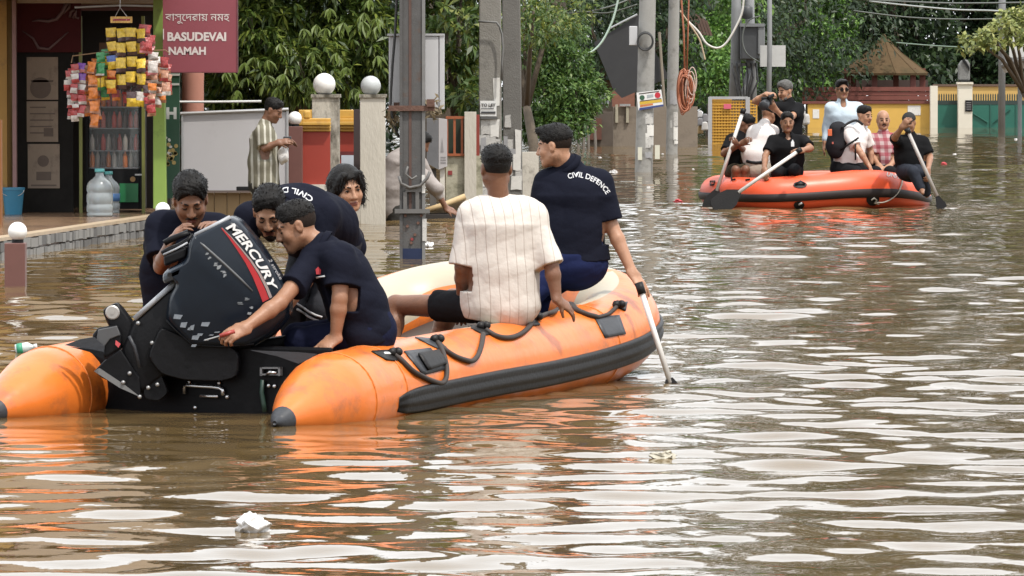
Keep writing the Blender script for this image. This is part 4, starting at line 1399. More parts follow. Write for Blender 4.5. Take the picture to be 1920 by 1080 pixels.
tag(fast_mesh('thicket', V, F, LM_DARK, None, kind='stuff'), 'dark undergrowth behind the garden walls on the left side', 'thicket')

# the street goes on behind and beside the camera: trees added there darken reflections and fill
g_ = []
for k in range(26):
    x = -46 + k * 3.7
    g_.append(((x, -34 + rr_.uniform(-3, 3), rr_.uniform(2.5, 7)), (3.4, 2.5, rr_.uniform(2.5, 4.5))))
for k in range(18):
    Y = -24 + k * 6.5
    g_.append(((24 + rr_.uniform(-2, 2), Y, rr_.uniform(2, 5)), (2.2, 4.2, rr_.uniform(2.5, 3.8))))
V, F = leaf_cloud(g_, 26000, .75, .6, .3, 93, 0)
tag(fast_mesh('treeline', V, F, LM_DARK, None, kind='stuff'), 'trees along the street behind the photographer', 'trees')
# ------------------------------------------------------------------ goods in front of the shop
def awning():  # unseen slab above the frame, added to shade the shop front
    root = empty('awning', (-4.6, 54.5, 2.55), 'flat shop awning shading the front just above the frame', 'awning')
    a, b = W(-260, 0, 53).x, W(300, 0, 53).x
    MB().box((a, 52.6, 2.50), (b, 57.0, 2.58)).build('sheet', mat('awning_tin', (0.22, 0.2, 0.19), 0.6), root)


awning()


def packet_mesh(w, h, m, m2, band):
    """a puffed sachet with crimped ends; m2 covers the lower share band"""
    nx, nz = 5, 7
    v, f, fm = [], [], []
    for sgn in (-1, 1):
        for j in range(nz + 1):
            for i in range(nx + 1):
                x, z = i / nx - .5, j / nz
                puff = sin(pi * i / nx) ** .6 * sin(pi * min(max((z - .08) / .84, 0), 1)) ** .6 if 0 < i < nx else 0
                v.append((x * w * (1 - .07 * sin(pi * z)) + .03 * w * sin(9 * z + w * 300), sgn * (puff * w * (.24 + .07 * sin(7 * x + 11 * z)) + .0015) + .05 * w * sin(5 * z + 3 * x), -z * h))
    k = (nx + 1) * (nz + 1)
    for s_ in (0, 1):
        for j in range(nz):
            for i in range(nx):
                a = s_ * k + j * (nx + 1) + i
                q = (a, a + nx + 1, a + nx + 2, a + 1)
                f.append(q if s_ == 0 else q[::-1])
                fm.append(1 if j / nz >= 1 - band or (band < 0 and j == 3) else 0)
    me = bpy.data.meshes.new('packet')
    me.from_pydata(v, [], f)
    me.materials.append(m)
    me.materials.append(m2)
    me.polygons.foreach_set('material_index', fm)
    me.polygons.foreach_set('use_smooth', [True] * len(fm))
    me.update()
    return me


def foil(n, c, v=.15):
    return mat('foil_' + n, c, 0.25, .32, 26, 0.5, 45, spec=.6, detail=1, stain=(tuple(min(.75, x * .35 + .05 + .45 * (sum(c) < .5)) for x in c), 34, .60))


YP = 53.2
pxm = 1 / S(YP)
YEL, DKB = foil('yellow', (0.62, 0.42, 0.035)), foil('dark_brown', (0.06, 0.03, 0.03))
RED, WHT, PUR, ORG, GRN, BLU, BRN, PNK = foil('red', (0.30, 0.03, 0.028)), foil('white', (0.46, 0.42, 0.39)), foil('purple', (0.16, 0.05, 0.28)), foil('orange', (0.55, 0.16, 0.02)), foil('green', (0.03, 0.22, 0.07)), foil('blue', (0.06, 0.12, 0.36)), foil('tan', (0.36, 0.17, 0.10)), foil('pink', (0.45, 0.16, 0.17))
PKT = {}


def strip(label, x, ys, w, h, kinds, seed, dx=0, dY=0.0):
    """a hanging chain of sachets: one thing, each sachet a part"""
    r = random.Random(seed)
    root = empty('snack_strip', W(x, ys[0], YP + dY), label, 'snack strip', 'snack strips hanging at the shop front')
    for i, y in enumerate(ys):
        a, b, band = kinds[i % len(kinds)]
        h2 = h if i + 1 >= len(ys) else min(h, (ys[i + 1] - y) * .93)
        key = (w, round(h2, 1), a.name, b.name, band)
        if key not in PKT:
            PKT[key] = packet_mesh(w * pxm, h2 * pxm, a, b, band)
        o = bpy.data.objects.new('packet', PKT[key])
        o.location = W(x + dx * i + r.uniform(-1, 1), y, YP + dY + r.uniform(-.02, .02))
        o.rotation_euler = (R(r.uniform(-14, 14)), R(r.uniform(-7, 7)), R(r.uniform(-28, 28)))
        link(o)
        o.parent = root
        o.matrix_parent_inverse = root.matrix_basis.inverted()
    MB().tube([W(x, ys[0] - 4, YP + dY + .012), W(x + dx * len(ys), ys[-1] + h, YP + dY + .012)], .003, 4).build('string', M_BLKCAB, root)
    return root


yk = [(YEL, DKB, .42)]
strip('strip of yellow packets ending in blue and orange ones, left of the yellow block', 208, [52, 78, 104, 132, 150], 20, 26, [(YEL, DKB, .42), (YEL, DKB, .42), (BLU, YEL, .6), (ORG, RED, .4), (YEL, ORG, .5)], 1)
strip('strip of yellow packets below the orange hanger card', 226, [53, 80, 108, 139], 20, 28, yk, 2)
strip('strip of yellow packets third from the left in the block', 246, [52, 78, 106, 134, 172], 20, 28, [(YEL, DKB, .42)] * 4 + [(DKB, YEL, .6)], 3)
strip('strip of yellow packets at the right side of the block', 264, [54, 81, 110, 138, 172], 19, 28, [(YEL, DKB, .42)] * 4 + [(WHT, YEL, .5)], 4)
strip('two large red packets at the top right of the hanging goods', 272, [46, 70], 24, 30, [(RED, PNK, .3), (RED, PNK, .2)], 5, 3)
strip('red and white spotted strip at the far left of the hanging goods', 127, [132, 150], 12, 20, [(RED, WHT, .3), (WHT, RED, .6)], 6, -2)
strip('long red and white spotted strip beside the purple packets', 140, [120, 138, 157, 176, 195, 207], 15, 21, [(RED, WHT, .4), (WHT, RED, .5), (RED, WHT, .6)], 7)
strip('purple packets heading a red and white strip', 154, [118, 137, 158, 178, 197], 16, 22, [(PUR, PNK, .3), (PUR, WHT, .3), (WHT, RED, .5), (RED, WHT, .4), (RED, WHT, .3)], 8)
strip('long strip of plain orange packets', 173, [116, 140, 164, 190, 214], 18, 25, [(ORG, BRN, .18)], 9, 1.2)
strip('green packets between the orange strip and the yellow block', 188, [98, 118, 146], 17, 24, [(GRN, WHT, .1), (GRN, WHT, .25), (YEL, GRN, .3)], 10)
strip('white packets hanging right of the yellow block', 287, [98, 114], 20, 26, [(WHT, WHT, 0), (WHT, PNK, .2)], 11)
strip('tan and red packets below the white ones', 288, [138, 156, 176, 196], 17, 22, [(BRN, WHT, .3), (ORG, WHT, .4), (BRN, RED, .5), (RED, BRN, .4)], 12, -2)
strip('red packet heading a tan strip at the far right of the goods', 309, [107, 132, 154], 17, 25, [(RED, WHT, .25), (BRN, RED, .3), (BRN, WHT, .4)], 13, 1)
strip('dark reddish packets under the yellow block', 276, [160, 182], 14, 22, [(DKB, RED, .4), (RED, DKB, .5)], 14, 1)
for k, (x, y0, n_, cc) in enumerate(((134, 128, 5, (RED, WHT)), (148, 124, 5, (PNK, RED)), (163, 122, 5, (BRN, ORG)), (180, 110, 6, (ORG, BRN)), (197, 92, 5, (GRN, YEL)), (217, 150, 2, (ORG, RED)), (236, 160, 2, (DKB, RED)), (255, 164, 1, (DKB, YEL)),
                                    (280, 112, 5, (BRN, RED)), (296, 106, 5, (WHT, BRN)), (303, 116, 4, (BRN, ORG)), (315, 120, 3, (RED, BRN)), (283, 66, 2, (RED, PNK)))):
    strip('strip of packets hanging in the second row, %s from the left' % ['first', 'second', 'third', 'fourth', 'fifth', 'sixth', 'seventh', 'eighth', 'ninth', 'tenth', 'eleventh', 'twelfth', 'thirteenth'][[0, 1, 2, 3, 4, 5, 6, 7, 9, 10, 11, 12, 8][k]],
          x, [y0 + 19 * i for i in range(n_)], 16, 20, [(cc[0], cc[1], .4), (cc[1], cc[0], .3)], 40 + k, 0, .16)
hg = tag(MB().pbox(207, 31, 248, 43, YP, .01).build('hanger_card', foil('card_orange', (0.62, 0.36, 0.08))), 'orange hanger card on a wire above the yellow packets', 'hanger card')
MB().pbox(212, 35, 244, 39, YP - .004, .003).build('print', foil('red', (0.48, 0.035, 0.03)), hg)
MB().tube([W(216, 31, YP + .005), W(225, 14, YP + .005), W(238, 31, YP + .005)], .004, 5).build('wire', M_STEEL, hg)
MB().tube([W(225, 14, YP + .005), W(226, -20, YP + .005)], .004, 5).build('wire', M_STEEL, hg)
tag(MB().tube([W(134, 118, YP + .03), W(136, 105, YP + .03), W(190, 98, YP + .03), W(310, 94, YP + .03), W(318, 100, YP + .03)], .006, 6).build('hanging_rod', mat('brass_rod', (0.2, 0.12, 0.06), 0.5)), 'thin bent rod from which the snack strips hang', 'rod')


def jug(label, px, pybase, top, Y, hw):
    s_ = 1 / S(Y)
    c = W(px, pybase, Y)
    h = (pybase - top) * s_
    r = hw * s_
    root = empty('water_jug', c, label, 'water jug')
    m = bpy.data.materials.get('jug_plastic')
    if not m:
        m = mat('jug_plastic', (0.50, 0.56, 0.58), 0.15, 0.06, 8)
        m.node_tree.nodes['Principled BSDF'].inputs['Transmission Weight'].default_value = 0.55
    prof = [(r * .9, 0), (r * .98, .02 * h), (r * .98, .06 * h), (r * .93, .09 * h), (r, .12 * h), (r, .22 * h), (r * .94, .25 * h), (r * .94, .27 * h), (r, .30 * h), (r, .46 * h), (r * .94, .49 * h), (r * .94, .51 * h), (r, .54 * h), (r * .98, .64 * h),
            (r * .85, .72 * h), (r * .5, .80 * h), (r * .33, .85 * h), (r * .30, .93 * h)]
    MB().lathe(c, prof, 24).build('body', m, root, True)
    MB().lathe(c + Vector((0, 0, .925 * h)), [(r * .36, 0), (r * .38, .02 * h), (r * .36, .075 * h)], 16).build('cap', mat('jug_cap', (0.10, 0.36, 0.36), 0.4), root, True)
    return root, c, r, h


z_pl = 0.19
ja = jug('large clear water jug standing on the platform, the front one of two', 187, 406, 316, Wz(187, 406, z_pl).y, 25)
jb_ = jug('clear water jug with a blue label, behind the other jug', 204, 401, 321, Wz(204, 401, z_pl).y + .3, 21)
c = jb_[1]
MB().lathe(c + Vector((0, 0, .3 * jb_[3])), [(jb_[2] * 1.012, 0), (jb_[2] * 1.012, .18 * jb_[3])], 20).build('bottle_label', mat('label_blue', (0.06, 0.16, 0.36), 0.5), jb_[0], True)

Yb = Wz(25, 402, z_pl).y
c = W(25, 402, Yb)
bk = empty('bucket', c, 'blue plastic bucket at the left edge of the platform', 'bucket')
s_ = 1 / S(Yb)
MB().lathe(c, [(16 * s_, 0), (20.5 * s_, 46 * s_), (22 * s_, 46 * s_), (22 * s_, 50 * s_), (20.5 * s_, 50.5 * s_), (19.5 * s_, 44 * s_), (15.5 * s_, 3 * s_)], 24).build('pail', mat('bucket_blue', (0.03, 0.16, 0.26), 0.4, 0.08), bk, True, angle=40)
MB().tube([c + Vector((22 * s_ * cos(a), 22 * s_ * sin(a) * .2 - 22 * s_ * .9, 46 * s_ - 12 * s_ * sin(a))) for a in [pi * k / 10 for k in range(11)]], .004, 6).build('handle', M_STEEL, bk, True)
o = MB().pbox(-14, 225, 3, 470, 50.0, .12, .19).build('post', mat('orange_post', (0.20, 0.075, 0.02), 0.6, 0.2, stain=((0.25, 0.18, 0.09), 2, .55)))
tag(o, 'orange painted post cut off by the left edge of the picture', 'post')

# raft of planks and sacks behind the steel pole
def raft():
    Yr = 59.0
    root = empty('raft', W(770, 408, Yr), 'low dark wooden raft pushed along behind the steel beam pole', 'raft')
    MB().pbox(672, 402, 876, 416, Yr, 1.1, -.05).build('hull', mat('raft_dark', (0.03, 0.025, 0.022), 0.6), root)
    for k in range(6):
        MB().poly([(800, 394 + k * 1.6), (872, 372 + k * 4), (876, 375 + k * 4), (800, 398 + k * 1.6)], Yr + .2 + .1 * k, .09).build('plank', mat('raft_plank', (0.42, 0.33, 0.22), 0.7, 0.15, 8), root)
    MB().tube([W(790, 398, Yr + .1), W(830, 385, Yr + .15), W(872, 368, Yr + .2)], .032, 10).build('bamboo', mat('bamboo', (0.46, 0.33, 0.17), 0.6, 0.15, 10), root, True)
    r = random.Random(2)
    ms = mat('sack_white', (0.56, 0.53, 0.49), 0.7, 0.12, 14, 0.3)
    nm = ['lowest', 'second', 'third', 'topmost']
    for k in range(4):
        y = 403 - k * 9
        x0, x1 = 676 + k * 11, 726
        p = W((x0 + x1) / 2, y - 4, Yr + .4)
        mb = MB().ball((0, 0, 0), 1, 20, 12)
        v = np.array(mb.v)
        v = np.sign(v) * np.abs(v) ** .75
        v = v + .05 * np.sin(v[:, [1, 2, 0]] * 6 + k)
        v = v * np.array([(x1 - x0) / 2 / S(Yr), .22, .036]) + np.array(p)
        tag(mesh_obj('sack', v, mb.f, ms, None, True), 'flat white sack on the raft, %s of the stack' % nm[k], 'sack', 'sacks stacked on the raft')


raft()
# ------------------------------------------------------------------ the near boat
M_ORANGE = mat('orange_fabric', (0.63, 0.155, 0.022), 0.29, 0.15, 3.2, 0.16, 11, spec=0.6, detail=8, stain=((0.38, 0.11, 0.035), 5.0, 0.52))
M_CREAM = mat('cream_fabric', (0.42, 0.37, 0.275), 0.42, 0.06, 3, 0.04, 30, stain=((0.42, 0.36, 0.27), 3, 0.6))
M_RUB = mat('boat_rubber', (0.013, 0.012, 0.012), 0.45, 0.3, 8, 0.15, 60, spec=.22)
M_RUBG = mat('grey_rubber', (0.034, 0.036, 0.041), 0.42, 0.2, 10, 0.1, 60, spec=.35)
N0 = Vector((-.945, 25.94, 0))
U = Vector((.382, .924, 0)).normalized()
V_ = Vector((-U.y, U.x, 0))
BW = 1.56


def bt(L, v, z):
    """boat coordinates: L metres forward of the near stern tip, v metres towards the far tube, z up"""
    p = N0 + U * L + V_ * v
    return Vector((p.x, p.y, z))


def smooth_path(P, n):
    out = []
    k = len(P)
    for i in range(k - 1):
        p0, p1, p2, p3 = P[max(i - 1, 0)], P[i], P[i + 1], P[min(i + 2, k - 1)]
        for j in range(n):
            t = j / n
            out.append(.5 * ((2 * p1) + (p2 - p0) * t + (2 * p0 - 5 * p1 + 4 * p2 - p3) * t * t + (3 * p1 - p0 - 3 * p2 + p3) * t ** 3))
    out.append(P[-1])
    return out


def sweep(P, r, n, closed=False):
    """rings of n points round a path, with an outward / up frame: angle 0 = outward, 90 = up"""
    k = len(P)
    rings = []
    for i, p in enumerate(P):
        t = (P[(i + 1) % k] - P[i - 1]) if closed else (P[min(i + 1, k - 1)] - P[max(i - 1, 0)])
        t.normalize()
        up = Vector((0, 0, 1))
        up = (up - t * up.dot(t)).normalized()
        outw = t.cross(up)
        rings.append((p, outw, up, r[i]))
    return rings


def ring_pt(rg, a, extra=0.0):
    p, o, u, r = rg
    return p + (o * cos(a) + u * sin(a)) * (r + extra)


RT = .235
near = empty('inflatable_boat', bt(2, BW / 2, 0), 'large orange inflatable boat with black rubbing strake, heavily manned in the foreground', 'boat')
ctrl = [(-.47, 0, .020, .028), (-.40, 0, .028, .060), (-.20, 0, .055, .148), (.0, 0, .076, .208), (.18, 0, .086, RT), (.8, 0, .108, RT), (1.7, 0, .13, RT), (2.5, 0, .142, RT), (3.25, 0, .17, RT), (3.80, .0, .215, RT),
        (4.18, .06, .28, RT), (4.41, .24, .35, RT), (4.51, .55, .395, RT), (4.52, BW / 2, .40, RT)]
ctrl = ctrl + [(a, BW - b, c, d) for (a, b, c, d) in ctrl[-2::-1]]
PATH = smooth_path([bt(*c[:3]) for c in ctrl], 6)
RAD = [x.x for x in smooth_path([Vector((c[3], 0, 0)) for c in ctrl], 6)]
RINGS = sweep(PATH, RAD, 28)
NS = 28


def near_tube():
    v, f, fm = [], [], []
    nr = len(RINGS)
    for rg in RINGS:
        for j in range(NS):
            v.append(ring_pt(rg, 2 * pi * j / NS))
    for i in range(nr - 1):
        s = i / (nr - 1)
        bow = abs(s - .5)
        for j in range(NS):
            j2 = (j + 1) % NS
            f.append((i * NS + j, i * NS + j2, (i + 1) * NS + j2, (i + 1) * NS + j))
            a = 360 * (j + .5) / NS
            cream = 0
            if i > 36 and i < nr - 44:
                if 92 < a < 185:
                    cream = 1                         # inboard upper half is pale
                if bow < .085 and a < 200:
                    cream = 0                         # orange bow with pale patches
                if i < nr / 2 and .030 < bow < .078 and 52 < a < 118:
                    cream = 1
                if bow < .03 and 60 < a < 96:
                    cream = 1
                if i > nr / 2 and .04 < bow < .085 and 60 < a < 150:
                    cream = 1
            if a > 250 and bow < .12:
                cream = 1                             # pale underside at the bow
            fm.append(cream)
    f.append(tuple(range(NS))[::-1])
    f.append(tuple((nr - 1) * NS + j for j in range(NS)))
    fm += [0, 0]
    o = mesh_obj('tube', v, f, None, near, True, [M_ORANGE, M_CREAM], fm)
    return o


tube_o = near_tube()


def bvh_of(o):
    me = o.data
    mw = Matrix.Translation(o.location)
    return BVHTree.FromPolygons([mw @ x.co for x in me.vertices], [tuple(p.vertices) for p in me.polygons])


TB = bvh_of(tube_o)


def hit(px, py, bvh, off=0.0):
    d = ray(px, py).normalized()
    h = bvh.ray_cast(CAM, d)
    if h[0] is None:
        return None
    n = h[1]
    if n.dot(d) > 0:
        n = -n
    return h[0] + n * off


def near_parts():
    # black cones on the two stern tips
    for k, i0 in ((0, 0), (1, len(RINGS) - 1)):
        ids = range(0, 7) if k == 0 else range(len(RINGS) - 1, len(RINGS) - 8, -1)
        v, f = [], []
        for q, i in enumerate(ids):
            for j in range(20):
                v.append(ring_pt(RINGS[i], 2 * pi * j / 20, .008 if q else -RINGS[i][3] * .62) - (U * .03 if q == 0 else U * 0))
        for q in range(6):
            for j in range(20):
                f.append((q * 20 + j, q * 20 + (j + 1) % 20, (q + 1) * 20 + (j + 1) % 20, (q + 1) * 20 + j))
        f.append(tuple(range(20)))
        mesh_obj('stern_cap', v, f, M_RUBG, near, True)
    # seams round the tube
    for i in (24, 28, 50):
        MB().tube([ring_pt(RINGS[i], 2 * pi * j / 40, .001) for j in range(40)], .0045, 5, closed=True).build('seam', mat('seam_orange', (0.55, 0.16, 0.03), 0.45), near, True)
    i = len(RINGS) - 25
    MB().tube([ring_pt(RINGS[i], 2 * pi * j / 40, .001) for j in range(40)], .0045, 5, closed=True).build('seam', mat('seam_orange', (0.55, 0.16, 0.03), 0.45), near, True)
    # rubbing strake: ribbed band round the outside
    prof = [(-26, .002), (-25, .014), (-21, .019), (-18, .012), (-15, .012), (-12, .022), (-8, .022), (-5, .012), (-2, .012), (2, .019), (6, .014), (7, .002)]
    ids = [i for i in range(27, len(RINGS) - 27)]
    v, f = [], []
    m = len(prof)
    for q, i in enumerate(ids):
        sh = min(1, max(0.0, min(q, len(ids) - 1 - q) / 2.5)) ** .5
        for (a, e) in prof:
            aa = -9.5 + (a + 9.5) * (.55 + .45 * sh)
            v.append(ring_pt(RINGS[i], R(aa), e * (.3 + .7 * sh)))
    for q in range(len(ids) - 1):
        for j in range(m - 1):
            f.append((q * m + j, q * m + j + 1, (q + 1) * m + j + 1, (q + 1) * m + j))
    f.append(tuple(range(m))[::-1])
    f.append(tuple((len(ids) - 1) * m + j for j in range(m)))
    mesh_obj('rubbing_strake', v, f, M_RUB, near, True)
    # hull bottom and inflated floor
    for nm, dz, ins, mm in (('hull_bottom', -.16, .05, mat('hull_grey', (0.30, 0.27, 0.25), 0.5)), ('floor', .02, .15, mat('floor_dark', (0.05, 0.045, 0.04), 0.6))):
        half = len(RINGS) // 2
        v, f = [], []
        for i in range(32, half + 1):
            a, b = RINGS[i], RINGS[len(RINGS) - 1 - i]
            za = a[0].z + dz * (1 if nm == 'hull_bottom' else 0) + (0.0 if nm == 'hull_bottom' else dz)
            pa_ = a[0] - a[1] * ins
            pb_ = b[0] - b[1] * ins
            for t in (0, .25, .5, .75, 1):
                p = pa_.lerp(pb_, t)
                sag = (-.07 if nm == 'hull_bottom' else 0) * sin(pi * t)
                v.append(Vector((p.x, p.y, za + sag - (0.08 if nm == 'floor' else 0))))
        rows = len(v) // 5
        for i in range(rows - 1):
            for j in range(4):
                f.append((i * 5 + j, i * 5 + j + 1, (i + 1) * 5 + j + 1, (i + 1) * 5 + j))
        o = mesh_obj(nm, v, f, mm, near, True)
        s = o.modifiers.new('thick', 'SOLIDIFY')
        s.thickness = .02
    # transom
    tm = mat('transom_black', (0.005, 0.005, 0.006), 0.5, 0.3, 6, 0.1, 30, spec=.12)
    a, b = bt(.36, .10, 0), bt(.36, BW - .10, 0)
    bk = U * .05
    zt = .335
    q = [Vector((a.x, a.y, -.3)), Vector((b.x, b.y, -.3)), Vector((b.x, b.y, zt)), Vector((a.x, a.y, zt))]
    q2 = [p + bk for p in q]
    MB().add(q + q2, [(0, 1, 2, 3), (7, 6, 5, 4), (0, 4, 5, 1), (1, 5, 6, 2), (2, 6, 7, 3), (3, 7, 4, 0)]).build('transom', tm, near, bevel=.012)
    # transom fittings
    st = mat('stainless', (0.55, 0.55, 0.56), 0.25, 0.05, metal=0.9)

    def tp_(px, py, off=.02):
        """point on the transom's rear face seen at a pixel"""
        d = ray(px, py)
        n = U
        t = (a - CAM).dot(n) / d.dot(n)
        return CAM + d * t - U * off
    MB().tube([tp_(x, y) for x, y in ((349, 738), (349, 724), (354, 722), (380, 724), (402, 725), (415, 727), (421, 731), (421, 741))], .010, 8).build('handle', st, near, True)
    MB().tube([tp_(378, 742), tp_(412, 743)], .008, 8).build('handle_foot', st, near, True)
    for (x, y) in ((356, 716), (412, 718), (427, 744), (505, 723), (516, 724), (367, 764)):
        p = tp_(x, y, .006)
        MB().lathe(p, [(.011, -.004), (.011, .006), (.006, .01)], 8, -U).build('bolt', st, near, True)
    br = MB()
    for (x0, y0, x1, y1, of) in ((492, 688, 530, 691, .03), (492, 700, 528, 703, .03), (492, 688, 496, 704, .03), (526, 688, 530, 704, .03)):
        p0, p1, p2, p3 = tp_(x0, y1, of), tp_(x1, y1, of), tp_(x1, y0, of), tp_(x0, y0, of)
        P4 = [p0, p1, p2, p3]
        br.add(P4 + [p + U * .03 for p in P4], [(0, 1, 2, 3), (7, 6, 5, 4), (0, 4, 5, 1), (1, 5, 6, 2), (2, 6, 7, 3), (3, 7, 4, 0)])
    br.build('bracket', mat('dull_steel', (0.16, 0.16, 0.165), 0.4, metal=.6), near)
    MB().tube([tp_(505, 701, .03), tp_(512, 697, .04), tp_(523, 699, .03)], .008, 6).build('latch', st, near, True)
    MB().tube([tp_(496, 712), tp_(494, 735), tp_(497, 755), tp_(500, 772)], .012, 6).build('drain_hose', mat('dark_green_hose', (0.015, 0.04, 0.03), 0.5), near, True)
    # grey corner plate where the transom meets the near tube
    MB().poly([(470, 657), (560, 661), (594, 664), (578, 674), (560, 682), (520, 668)], N0.y + .28, .02).build('corner_plate', M_RUBG, near)

    # patches, handles and lifelines lying on the near tube
    def patch(pts, m, name, th=.008):
        P = [hit(x, y, TB, th) for x, y in pts]
        if any(p is None for p in P):
            return None
        # subdivide the quad so that it follows the tube
        v, f = [], []
        n = 6
        Q = [[None] * (n + 1) for _ in range(n + 1)]
        for i in range(n + 1):
            for j in range(n + 1):
                s_, t_ = i / n, j / n
                x = (pts[0][0] * (1 - s_) + pts[1][0] * s_) * (1 - t_) + (pts[3][0] * (1 - s_) + pts[2][0] * s_) * t_
                y = (pts[0][1] * (1 - s_) + pts[1][1] * s_) * (1 - t_) + (pts[3][1] * (1 - s_) + pts[2][1] * s_) * t_
                p = hit(x, y, TB, th)
                if p is None:
                    return None
                v.append(p)
        for i in range(n):
            for j in range(n):
                f.append((i * (n + 1) + j, i * (n + 1) + j + 1, (i + 1) * (n + 1) + j + 1, (i + 1) * (n + 1) + j))
        o = mesh_obj(name, v, f, m, near, True)
        s = o.modifiers.new('thick', 'SOLIDIFY')
        s.thickness = .008
        return o
    patch([(757, 660), (806, 654), (838, 692), (793, 704)], M_RUBG, 'patch')
    patch([(780, 667), (818, 660), (834, 684), (798, 696)], M_RUB, 'handle_pad', .022)
    patch([(1114, 596), (1160, 592), (1172, 627), (1134, 634)], M_RUBG, 'patch')
    patch([(696, 660), (740, 657), (744, 678), (724, 676)], M_RUB, 'eye_patch')
    patch([(778, 634), (806, 636), (836, 652), (822, 656)], M_RUBG, 'eye_patch')
    patch([(870, 609), (894, 610), (924, 627), (908, 630)], M_RUB, 'eye_patch')
    patch([(978, 598), (1000, 596), (1012, 610), (998, 612)], M_RUB, 'eye_patch')
    patch([(1150, 566), (1176, 568), (1172, 584), (1152, 574)], M_RUB, 'eye_patch')
    patch([(718, 664), (734, 664), (735, 667), (720, 667)], mat('white_tag', (0.6, 0.6, 0.6), 0.5), 'tag', .014)
    # knots
    for (x, y) in ((737, 666), (816, 641), (904, 617), (1003, 600), (1157, 576)):
        p = hit(x, y, TB, .02)
        if p:
            mbk = MB()
            for k in range(4):
                mbk.ball(p + Vector((.018 * cos(k * 1.9), .014 * sin(k * 2.3), .012 * sin(k * 3.1))), .022, 10, 6)
            mbk.build('rope_knot', M_RUB, near, True)
    rp = mat('lifeline_rope', (0.035, 0.026, 0.022), 0.7, 0.2, 40)

    def rope(pts, name='lifeline', r_=.0135, m=rp):
        P = [hit(x, y, TB, r_ * .9) for x, y in pts]
        P = [p for p in P if p]
        MB().tube(smooth_path(P, 5), r_, 8).build(name, m, near, True)
    rope([(738, 668), (752, 680), (770, 697), (790, 708), (808, 715), (824, 719), (832, 710), (834, 694), (831, 676), (826, 660), (818, 645)])
    rope([(822, 648), (834, 660), (850, 670), (868, 677), (882, 678), (893, 668), (900, 650), (904, 630)])
    rope([(910, 622), (926, 632), (944, 636), (962, 634), (978, 626), (990, 616), (998, 606)])
    rope([(1006, 600), (1022, 594), (1040, 588), (1058, 574), (1072, 574), (1080, 584), (1098, 592), (1118, 597)])
    rope([(1118, 597), (1136, 592), (1146, 586), (1154, 578)], r_=.011)
    # lifeline along the far tube, seen over the inside
    P = [bt(2.35, BW + .02, .385), bt(2.6, BW - .05, .42), bt(2.9, BW - .06, .42), bt(3.05, BW - .02, .40)]
    MB().tube(smooth_path(P, 5), .011, 8).build('lifeline', mat('dark_red_rope', (0.10, 0.02, 0.015), 0.7), near, True)
    # inflated thwart amidships
    c1, c2 = bt(2.15, .2, .16), bt(2.15, BW - .2, .16)
    MB().tube([c1, c1.lerp(c2, .5), c2], [.13, .14, .13], 20).build('thwart', M_ORANGE, near, True)


near_parts()

# ------------------------------------------------------------------ the far boat
Yf = 63.7
far = empty('inflatable_boat', W(1530, 390, Yf), 'orange-red inflatable boat with dark strake, crowded, far off in the flooded street', 'boat')
M_RED = mat('red_orange_fabric', (0.70, 0.090, 0.030), 0.38, 0.05, 2, 0.03, 20, stain=((0.55, 0.10, 0.03), 2.5, 0.62))
fc = [(1344, 362, 1.25, .20), (1385, 364, .55, .205), (1430, 366, .0, .21), (1480, 364, -.05, .215), (1540, 360, .05, .222), (1600, 356, .2, .235), (1650, 356, .45, .235), (1690, 362, .85, .22), (1716, 369, 1.4, .175),
      (1712, 366, 2.1, .18), (1670, 356, 2.6, .21), (1580, 352, 2.5, .21), (1480, 353, 2.2, .21), (1400, 355, 2.0, .2), (1355, 358, 1.7, .2)]
fp = [W(x, y, Yf + dy) for x, y, dy, r in fc]
fr_ = [r for *_, r in fc]
k = len(fp)
PP, RR = [], []
for i in range(k):
    p0, p1, p2, p3 = fp[i - 1], fp[i], fp[(i + 1) % k], fp[(i + 2) % k]
    for j in range(6):
        t = j / 6
        PP.append(.5 * ((2 * p1) + (p2 - p0) * t + (2 * p0 - 5 * p1 + 4 * p2 - p3) * t * t + (3 * p1 - p0 - 3 * p2 + p3) * t ** 3))
        RR.append(fr_[i] * (1 - t) + fr_[(i + 1) % k] * t)
FR = sweep(PP, RR, 24, True)
v, f = [], []
n = 24
for rg in FR:
    for j in range(n):
        v.append(ring_pt(rg, 2 * pi * j / n))
m_ = len(FR)
for i in range(m_):
    for j in range(n):
        f.append((i * n + j, i * n + (j + 1) % n, ((i + 1) % m_) * n + (j + 1) % n, ((i + 1) % m_) * n + j))
ftube = mesh_obj('tube', v, f, M_RED, far, True)
FB = bvh_of(ftube)
prof = [(-22, .002), (-21, .014), (-10, .018), (3, .014), (4, .002)]
v, f = [], []
n = len(prof)
for rg in FR:
    for (a, e) in prof:
        v.append(ring_pt(rg, R(a), e))
for i in range(m_):
    for j in range(n - 1):
        f.append((i * n + j, i * n + j + 1, ((i + 1) % m_) * n + j + 1, ((i + 1) % m_) * n + j))
mesh_obj('rubbing_strake', v, f, mat('strake_brown', (0.028, 0.021, 0.020), 0.5, 0.15, spec=.2), far, True)
fl = [PP[i] - Vector((0, 0, .12)) for i in range(0, m_, 3)]
mesh_obj('floor', fl, [tuple(range(len(fl)))], mat('floor_dark', (0.05, 0.045, 0.04), 0.6), far)


def fpatch(px, py, rx, ry, m, name, off=.01, ang=0):
    c = []
    nn = 16
    for j in range(nn):
        a = 2 * pi * j / nn
        x, y = rx * cos(a), ry * sin(a)
        p = hit(px + x * cos(ang) - y * sin(ang), py + x * sin(ang) + y * cos(ang), FB, off)
        if p is None:
            return
        c.append(p)
    ce = hit(px, py, FB, off)
    MB().add(c + [ce], [(j, (j + 1) % nn, nn) for j in range(nn)]).build(name, m, far, True)


